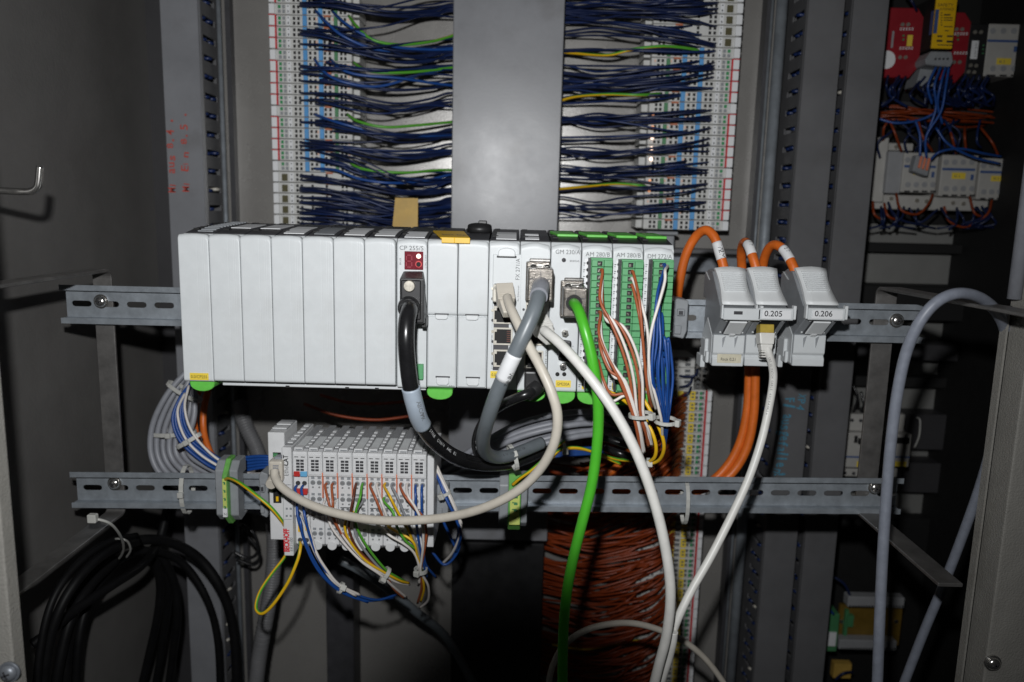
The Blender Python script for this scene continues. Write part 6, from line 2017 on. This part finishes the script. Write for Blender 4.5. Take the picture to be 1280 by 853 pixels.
for (lab, x0, y0, x1, y1, has) in (('left red safety relay with round label', 1101, 9, 1148, 98, True), ('right red safety relay partly behind the yellow module', 1184, 15, 1206, 104, False)):
    t = dev('safety_relay', lab, 'relay', 'red safety relays', (x0 + x1) / 2, (y0 + y1) / 2)
    A, B = at(x0, y0, YR), at(x1, y1, YR)
    h = A.z - B.z
    mb = MB(); k = .008
    mb.prism_y([(A.x, A.z - h * .05), (A.x + (B.x - A.x) * .15, A.z), (B.x - k * 1.1, A.z), (B.x, A.z - k * 1.4), (B.x - .001, B.z + k * 1.6), (B.x - k * 1.4, B.z), (A.x, B.z)], YR, 1.07)
    mb.build('housing', M['sred'], t, bevel=.001)
    xs = (1124 if has else 1192)
    for dx in (4, 11):
        for py in ((31, 72) if has else (37, 78)):
            mb = MB(); circ(mb, xs + dx - (py - 31) * .08, py, YR, .0022); mb.build('terminal_screw', M['nickel'], t)
    mb = MB()
    for r_ in range(4):
        for c_ in range(5):
            Q = at(xs + 1 + c_ * 3.6 - r_ * .3, (36 if has else 42) + r_ * 2 + (0 if r_ < 2 else 20), YR); mb.box(Q.x, Q.x + .0022, YR - .0003, YR, Q.z, Q.z + .0009)
    mb.build('print_rows', M['paper'], t, kind='stuff')
    mb = MB()
    for py in (45, 50): circ(mb, xs + 5, py, YR, .0012)
    mb.build('status_led', M['tgreen2'], t)
    if has:
        mb = MB(); bx(mb, 1134, 44, 1140.5, 58, YR - .0005, YR); mb.build('yellow_label', M['yellow'], t)
        mb = MB(); bx(mb, 1114.5, 39, 1117, 60, YR - .0004, YR); mb.build('grey_mark', M['ecat_dk'], t)
        mb = MB(); Q = at(1108, 75, YR); mb.cyl(Q + YD * .0004, Q - YD * .0006, .0105, seg=28); mb.build('round_label', M['paper'], t)
t = dev('interface_module', 'yellow slim module with black print standing out between the red relays', 'relay', None, 1181, 30)
mb = MB(); bx(mb, 1168, -6, 1194, 61, YR - .027, 1.07); mb.build('housing', M['slot'], t, bevel=.001)
mb = MB(); bx(mb, 1168, -6, 1194, 61, YR - .03, YR - .0268); mb.build('front_plate', M['amber'], t, bevel=.0006)
mb = MB(); bx(mb, 1168.5, 12, 1172.5, 42, YR - .0306, YR - .02); mb.build('side_label', M['cblue'], t)
YI = YR - .0304
text('SAFETY', at(1172, 8, YI), XD, ZD, .0032, M['print'], t, .018)
text('INTERFACE', at(1174.5, 13, YI), XD, ZD, .0026, M['print'], t, .016)
mb = MB()
for k in range(6): bx(mb, 1176, 16 + k * 3, 1178, 17 + k * 3, YI - .0002, YI + .0003)
for (a, b, c, d) in ((1180, 18, 1188, 19.5), (1180, 22, 1191, 23), (1180, 25, 1191, 26), (1180, 33, 1191, 34), (1181, 38, 1186, 39), (1172, 44.5, 1178, 46.5), (1184, 44.5, 1191, 46.5), (1171, 50, 1178, 52.5), (1183.5, 51, 1191, 53.5), (1172, 56, 1190, 57)):
    bx(mb, a, b, c, d, YI - .0002, YI + .0003)
mb.build('print_rows', M['print'], t, kind='stuff')
t = dev('wire_connector', 'grey multi-pole connector below the yellow module', 'connector', None, 1175, 75)
mb = MB(); A, B = at(1160, 64, YR - .025), at(1188, 84, YR - .025)
mb.prism_y([(A.x + .004, A.z), (B.x, A.z), (B.x + .003, B.z + .006), (B.x, B.z), (A.x, B.z + .002), (A.x - .002, B.z + .008)], YR - .025, YR + .02); mb.build('body', M['tgrey'], t, bevel=.001)
mb = MB()
for k in range(4): circ(mb, 1169 + k * 5, 74, YR - .025, .0012)
mb.build('probe_hole', M['dark'], t)
mb = MB(); A, B = at(1147, 88, YR), at(1168, 108, YR); mb.prism_y([(A.x + .004, A.z + .004), (B.x, A.z + .004), (B.x, B.z), (A.x, B.z)], YR, YR + .03); mb.build('lower_block', M['tgrey'], t, bevel=.001)
t = dev('safety_relay', 'black slim relay between the red relay and the contactor', 'relay', None, 1222, 65)
mb = MB(); bx(mb, 1209, 30, 1233, 100, YR, 1.07); mb.build('housing', M['black'], t, bevel=.001)
mb = MB(); bx(mb, 1214, 51, 1222.5, 74, YR - .0005, YR); o = mb.build('white_label', M['paper'], t)
text('24V DC', at(1219.5, 72, YR - .0006), ZD, -XD, .002, M['print'], o, .017)
for px, py in ((1218.5, 40.5), (1226, 40.5), (1213, 82), (1220, 82.5), (1210.5, 90), (1217.5, 90.5)):
    mb = MB(); circ(mb, px, py, YR, .0021); mb.build('terminal_screw', M['nickel'], t)
mb = MB()
for k in range(3): circ(mb, 1229 - k * .4, 57 + k * 5, YR, .0009)
mb.build('status_led', M['tgreen2'], t)


def contactor(label, x0, y0, x1, y1, YF_, stripe, yl, cols=4, group='white contactors'):
    t = thing('contactor', label, 'contactor', at((x0 + x1) / 2, (y0 + y1) / 2, YF_), group)
    mb = MB(); bx(mb, x0, y0, x1, y1, YF_, 1.07); mb.build('housing', M['cwhite'], t, bevel=.001)
    mb = MB(); bx(mb, x0 + 2, stripe, x1 - 2, stripe + 3.0, YF_ - .0004, YF_ + .001); mb.build('blue_stripe', M['cblue'], t)
    if yl:
        mb = MB(); bx(mb, *yl, YF_ - .0006, YF_ + .001); mb.build('yellow_label', M['yellow'], t)
        text('K1', at(yl[0] + 3, yl[3] - 2, YF_ - .0007), XD, ZD, .003, M['print_grey'], t, .006)
    mb = MB(); bx(mb, x1 - 7, stripe + 8, x1 - 4, stripe + 15, YF_ - .0015, YF_ + .001); mb.build('dial', M['cblue'], t)
    for q in range(cols):
        px = x0 + (x1 - x0) * (q + .6) / (cols + .2)
        for yy in (y0 + 9, y1 - 10):
            mb = MB(); circ(mb, px, yy, YF_, .0034, .0008); mb.build('terminal_screw', M['ecat_dk'], t)
    mb = MB()
    for q in range(cols):
        px = x0 + (x1 - x0) * (q + .2) / cols
        bx(mb, px, y1 - 2.5, px + (x1 - x0) / cols * .62, y1 - .5, YF_ - .0005, YF_ + .001)
    mb.build('terminal_print', M['print'], t)
    return t


YC = .985
contactor('left white contactor under the grey lever connector', 1128.5, 191, 1172, 241, YC, 207, (1142, 212, 1160, 219))
contactor('middle white contactor in the row', 1176, 194, 1221, 246, YC, 210.5, (1190, 216, 1207, 224))
contactor('right white contactor, cut by the dark edge', 1223.5, 198, 1265, 250, YC, 214, (1239, 220, 1256, 227))
contactor('upper white contactor at the far right with screws', 1233, 30, 1275, 96, YC, 50, (1246, 73, 1264, 81), 3)
t = thing('auxiliary_block', 'grey auxiliary block at the left end of the contactor row', 'contactor', at(1110, 215, YC))
mb = MB(); bx(mb, 1109, 189, 1127.5, 242, YC + .004, 1.07); mb.build('grey_block', M['ecat_dk'], t, bevel=.001)
mb = MB(); bx(mb, 1092, 172, 1108, 253, YC + .012, 1.07); mb.build('side_housing', M['cwhite'], t, bevel=.001)
mb = MB(); bx(mb, 1100, 179, 1142, 188.5, YC + .02, 1.07); bx(mb, 1092, 245, 1245, 263, YC + .02, 1.07); mb.build('terminal_rows', M['cwhite'], t, bevel=.001)
for px, py in ((1108, 184), (1120, 184), (1101, 248), (1114, 248.5), (1146, 251), (1158, 252), (1191, 254), (1204, 255)):
    mb = MB(); circ(mb, px, py, YC + .02, .0026, .0012); mb.build('terminal_screw', M['nickel'], t)
t = thing('lever_connector', 'small grey connector with three orange levers hanging before the contactors', 'connector', at(1153, 205, .965))
Q = [at(1146, 194, .962), at(1165, 199, .962), at(1160, 221, .962), at(1141, 214, .962)]
dY = Vector((0, .012, 0))
mb = MB(); mb.hexa([Q[3], Q[2], Q[2] + dY, Q[3] + dY, Q[0], Q[1], Q[1] + dY, Q[0] + dY]); mb.build('body', M['tgrey'], t, bevel=.001)
for k in range(3):
    f0, f1 = .22 + k * .25, .36 + k * .25
    a, b = Q[0].lerp(Q[1], f0), Q[0].lerp(Q[1], f1); c, d = Q[3].lerp(Q[2], f1), Q[3].lerp(Q[2], f0)
    c, d = b.lerp(c, .72), a.lerp(d, .72)
    up = Vector((0, -.0025, 0))
    mb = MB(); mb.hexa([d, c, b, a, d + up, c + up, b + up, a + up]); mb.build('lever', M['ored'], t, bevel=.0005)

# horizontal ducts and rails of the recessed plate
def hduct(label, x0, y0, x1, y1, m, Yf=1.03):
    mb = MB(); bx(mb, x0, y0, x1, y1, Yf, 1.0745)
    tag(mb.build('cross_duct', M[m], bevel=.001), label, 'cable duct', 'horizontal ducts of the recess')


hduct('dark horizontal duct above the contactors carrying orange wires', 1080, 128, 1300, 150, 'dark')
hduct('black horizontal gap-like duct under the contactor row', 1080, 306, 1300, 318, 'slot', 1.05)
hduct('black horizontal duct level with the upper rail', 1070, 359, 1300, 402, 'slot')
hduct('dark horizontal duct with cables below the upper rail', 1070, 432, 1300, 452, 'post')
hduct('thin black rail in the recess above the breakers', 1060, 473, 1300, 486, 'slot', 1.05)
hduct('dark rail behind the circuit breakers', 1050, 519, 1300, 563, 'post', 1.04)
hduct('dark rail below the circuit breakers', 1050, 580, 1300, 617, 'post', 1.04)
hduct('black duct at the bottom of the recess under the lower rail', 1040, 650, 1300, 930, 'slot', 1.05)
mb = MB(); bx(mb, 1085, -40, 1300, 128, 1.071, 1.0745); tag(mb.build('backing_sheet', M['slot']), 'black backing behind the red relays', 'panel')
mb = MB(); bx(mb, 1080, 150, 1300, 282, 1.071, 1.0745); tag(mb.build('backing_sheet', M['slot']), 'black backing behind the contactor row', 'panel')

# wires in the recess
rnd = random.Random(21)
for k in range(9):
    y = 136 + k * 1.9
    c = [(1088, y, 1.02), (1120, y - 1 + rnd.uniform(-4, 4), 1.01 + rnd.uniform(-.015, .01)), (1160, y + rnd.uniform(-5, 6), 1.01 + rnd.uniform(-.015, .01)), (1200, y + 3 + rnd.uniform(-5, 5), 1.01 + rnd.uniform(-.015, .01)), (rnd.choice([1232, 1255, 1258]), y + 6, 1.02)]
    cable('orange_wire', 'orange wire lying along the duct above the contactors', 'wire', c, 1.25, M['worange'], 'orange wires along the recess duct', seg=6, n=5)
vert = [[(1104, 178, 1.0), (1105, 160, .985), (1112, 150, .99)], [(1127, 190, .985), (1118, 165, .975), (1110, 148, .99)], [(1195, 192, .985), (1190, 172, .975), (1186, 158, .99)], [(1208, 192, .985), (1206, 172, .975), (1206, 158, .99)],
        [(1248, 195, .985), (1240, 178, .975), (1226, 160, .99)], [(1166, 190, .98), (1154, 172, .97), (1148, 152, .98)], [(1120, 242, .985), (1126, 262, .97), (1146, 268, .97), (1160, 256, .975), (1166, 243, .985)],
        [(1091, 252, .99), (1093, 268, .98), (1104, 276, .985)], [(1105, 254, .99), (1110, 270, .98), (1124, 276, .985)], [(1212, 246, .985), (1218, 266, .975), (1230, 272, .98)], [(1240, 250, .985), (1234, 268, .975), (1212, 282, .98)],
        [(1180, 258, .985), (1186, 276, .98), (1206, 284, .98), (1230, 272, .98)]]
for k, c in enumerate(vert):
    cable('orange_wire', f'orange wire on the contactor row, {ORD[k]} of the loose ones', 'wire', c, 1.5, M['worange'], 'orange wires on the contactors', seg=6, n=7)
blue = [[(1182, 84, .955), (1176, 105, .95), (1172, 130, .955), (1178, 155, .96)], [(1176, 84, .955), (1168, 108, .95), (1170, 135, .955), (1160, 165, .96)], [(1170, 84, .955), (1160, 108, .955), (1165, 130, .96)], [(1186, 84, .955), (1182, 110, .95), (1176, 140, .95), (1158, 170, .955), (1158, 198, .96)],
        [(1090, 146, .99), (1120, 154, .98), (1150, 150, .975), (1172, 140, .97)], [(1150, 196, .965), (1150, 170, .965), (1144, 150, .97)], [(1163, 200, .962), (1175, 190, .955), (1200, 186, .955), (1230, 192, .96), (1252, 196, .97)],
        [(1170, 160, .96), (1185, 180, .955), (1215, 196, .955), (1250, 205, .96)], [(1110, 95, .98), (1108, 108, .97), (1112, 122, .985)], [(1124, 95, .98), (1116, 110, .97), (1118, 124, .985)], [(1132, 96, .98), (1124, 112, .97), (1122, 126, .985)],
        [(1190, 100, .98), (1186, 114, .97), (1182, 126, .985)], [(1216, 98, .98), (1206, 114, .97), (1200, 126, .985)], [(1226, 98, .98), (1218, 112, .97), (1214, 126, .985)], [(1106, 14, .98), (1092, 10, .97), (1090, -6, .98)], [(1146, 14, .98), (1140, 2, .97), (1132, -8, .98)],
        [(1110, 253, .99), (1120, 272, .98), (1150, 282, .985)], [(1136, 260, .99), (1150, 278, .98), (1172, 262, .98)], [(1196, 260, .99), (1196, 276, .98), (1186, 288, .985)]]
for k, c in enumerate(blue):
    cable('control_wire', ['blue wire dropping from the grey connector, crossing the orange wires' if k < 4 else 'blue wire lying across the orange wires in the recess' if k == 4 else 'blue wire ending at the lever connector' if k == 5 else 'blue wire arching right in front of the contactors' if k < 8 else 'navy wire below the left red relay' if k < 11 else 'navy wire below the black relay' if k < 14 else 'navy wire entering the left red relay from above' if k < 16 else 'navy wire hanging below the contactor row'][0], 'wire', c, 1.5, M['wblue' if k < 8 else 'wnavy'], 'blue wires of the recess', seg=6, n=7)

rnd = random.Random(77)
for k in range(26):
    x = rnd.uniform(1094, 1240)
    c = [(x, 99 + rnd.uniform(-6, 6), .985), (x - rnd.uniform(2, 10), 110, .975 + rnd.uniform(-.01, .01)), (x + rnd.uniform(-22, 14), 121, .975 + rnd.uniform(-.012, .01)), (x + rnd.uniform(-30, 30), 134, .99 + rnd.uniform(-.01, .01))]
    cable('control_wire', 'navy wire in the dark tangle below the recessed relays', 'wire', c, 1.5, M[rnd.choice(['wnavy', 'wnavy', 'wblue2'])], 'navy wires below the recessed relays', seg=6, n=6)
for k in range(14):
    x = rnd.uniform(1100, 1240)
    c = [(x, 260 + rnd.uniform(-4, 4), .985), (x + rnd.uniform(-6, 10), 272, .975), (x + rnd.uniform(-20, 24), 281, .978), (x + rnd.uniform(-30, 36), 286, .99)]
    cable('control_wire', 'navy wire in the dark tangle below the contactor row', 'wire', c, 1.4, M['wnavy'], 'navy wires below the contactors', seg=6, n=6)
for k in range(12):
    x = rnd.uniform(1096, 1240)
    c = [(x, 192 + rnd.uniform(-8, 6), .99), (x + rnd.uniform(-6, 8), 178, .978), (x + rnd.uniform(-16, 16), 164, .98), (x + rnd.uniform(-20, 20), 150, .99)]
    cable('control_wire', 'navy wire between the orange duct and the contactor row', 'wire', c, 1.4, M[rnd.choice(['wnavy', 'wblue2'])], 'navy wires above the contactors', seg=6, n=6)

# circuit breakers behind the right strut
YM = .98
t = thing('circuit_breaker', 'white circuit breaker left of the strut with screws and black lever', 'circuit breaker', at(1065, 558, YM), 'white circuit breakers')
mb = MB(); bx(mb, 1049, 541, 1084, 585, YM - .012, 1.035); bx(mb, 1052, 518, 1082, 540, YM, 1.035); bx(mb, 1044, 586, 1078, 596, YM, 1.035); mb.build('housing', M['cwhite'], t, bevel=.001)
for px, py in ((1055, 525), (1065, 525.5), (1076, 526), (1046, 591), (1056, 591.5), (1067, 592)):
    mb = MB(); circ(mb, px, py, YM, .0023, .0006); mb.build('terminal_screw', M['dark'], t)
mb = MB(); bx(mb, 1068, 545, 1072, 554, YM - .0125, YM - .01); bx(mb, 1074, 549, 1088, 556, YM - .016, YM - .01); mb.build('lever', M['black'], t)
mb = MB(); bx(mb, 1049.5, 570.5, 1083, 572.5, YM - .0124, YM - .01); mb.build('blue_stripe', M['cblue'], t)
mb = MB(); bx(mb, 1071, 577, 1083, 584, YM - .0126, YM - .01); mb.build('yellow_label', M['yellow'], t)
t = thing('circuit_breaker', 'white circuit breaker right of the strut with yellow label', 'circuit breaker', at(1128, 558, YM), 'white circuit breakers')
mb = MB(); bx(mb, 1104, 543, 1138, 584, YM - .012, 1.035); bx(mb, 1104, 518, 1131, 540, YM, 1.035); bx(mb, 1102, 586, 1122, 597, YM, 1.035); mb.build('housing', M['cwhite'], t, bevel=.001)
mb = MB(); bx(mb, 1115, 547, 1137, 555, YM - .0125, YM - .01); mb.build('lever', M['black'], t)
mb = MB(); bx(mb, 1104.5, 570.5, 1137, 572.5, YM - .0124, YM - .01); mb.build('blue_stripe', M['cblue'], t)
mb = MB(); bx(mb, 1118, 577, 1133, 583.5, YM - .0126, YM - .01); mb.build('yellow_label', M['yellow'], t)
cable('cable_tie_strap', 'thin pale tie hanging on the dark rail right of the breakers', 'cable tie', [(1146, 522, 1.02), (1150, 526, 1.015), (1149, 545, 1.015), (1143, 560, 1.02)], 1.2, M['tie'], seg=6, n=6)

# circuit board at lower right
t = thing('circuit_board', 'yellow circuit board between white terminal rows at the lower right', 'circuit board', at(1086, 780, .985))
mb = MB(); bx(mb, 1048, 757, 1126, 806, .985, .99); mb.build('board', M['pcb'], t)
for nm, (x0, y0, x1, y1) in (('upper_terminal_row', (1060, 747, 1131, 760)), ('lower_terminal_row', (1049, 801, 1121, 813))):
    mb = MB(); bx(mb, x0, y0, x1, y1, .970, .985); o = mb.build(nm, M['ecat_dk'], t, bevel=.001)
    mb = MB()
    for k in range(20):
        px = x0 + 2 + (x1 - x0 - 4) * k / 19.5
        bx(mb, px, y1 - 2.8, px + 1.8, y1 - .6, .9695, .971)
    mb.build('terminal_opening', M['slot'], o, kind='stuff')
for px in (1052, 1120):
    mb = MB(); circ(mb, px, 777, .985, .0028); mb.build('board_screw', M['chrome'], t)
mb = MB(); bx(mb, 1056, 763, 1060, 795, .98, .985); bx(mb, 1059, 770, 1067, 784, .978, .985); mb.build('component', M['tgreen2'], t)
t = thing('earth_terminal', 'small green terminal with white marker left of the circuit board', 'terminal block', at(1042, 790, .97))
mb = MB(); bx(mb, 1036, 768, 1048, 815, .965, 1.0); mb.build('green_core', M['tgreen2'], t, bevel=.001)
mb = MB(); bx(mb, 1036, 791, 1045, 808, .963, .966); mb.build('white_marker', M['paper'], t)
mb = MB(); bx(mb, 1042, 830, 1064, 848, .99, 1.0); tag(mb.build('yellow_plate', M['tagtan']), 'small dim yellow plate under the circuit board', 'plate')
for k, c in enumerate([[(1018, 756, .96), (1032, 758, .955), (1042, 768, .96)], [(1000, 845, .97), (1015, 830, .965), (1030, 812, .965)], [(1044, 850, .98), (1054, 842, .975), (1066, 840, .98)], [(1040, 720, .98), (1055, 730, .975), (1064, 748, .975)]]):
    cable('control_wire', f'{["upper left", "lower left", "bottom", "upper"][k]} blue wire by the yellow circuit board', 'wire', c, 1.8, M['wblue' if k < 2 else 'wnavy'], 'blue wires by the circuit board', seg=6, n=7)
# dim wires in the gap above the breakers
for k, c in enumerate([[(1052, 486, .99), (1060, 500, .985), (1056, 518, .99)], [(1066, 480, .99), (1072, 498, .985), (1066, 518, .99)], [(1076, 490, .99), (1080, 505, .985), (1076, 518, .99)]]):
    cable('black_cable', f'{["left", "middle", "right"][k]} black wire entering the left circuit breaker', 'wire', c, 1.8, M['wblack'], 'black wires on the breaker', seg=6, n=7)
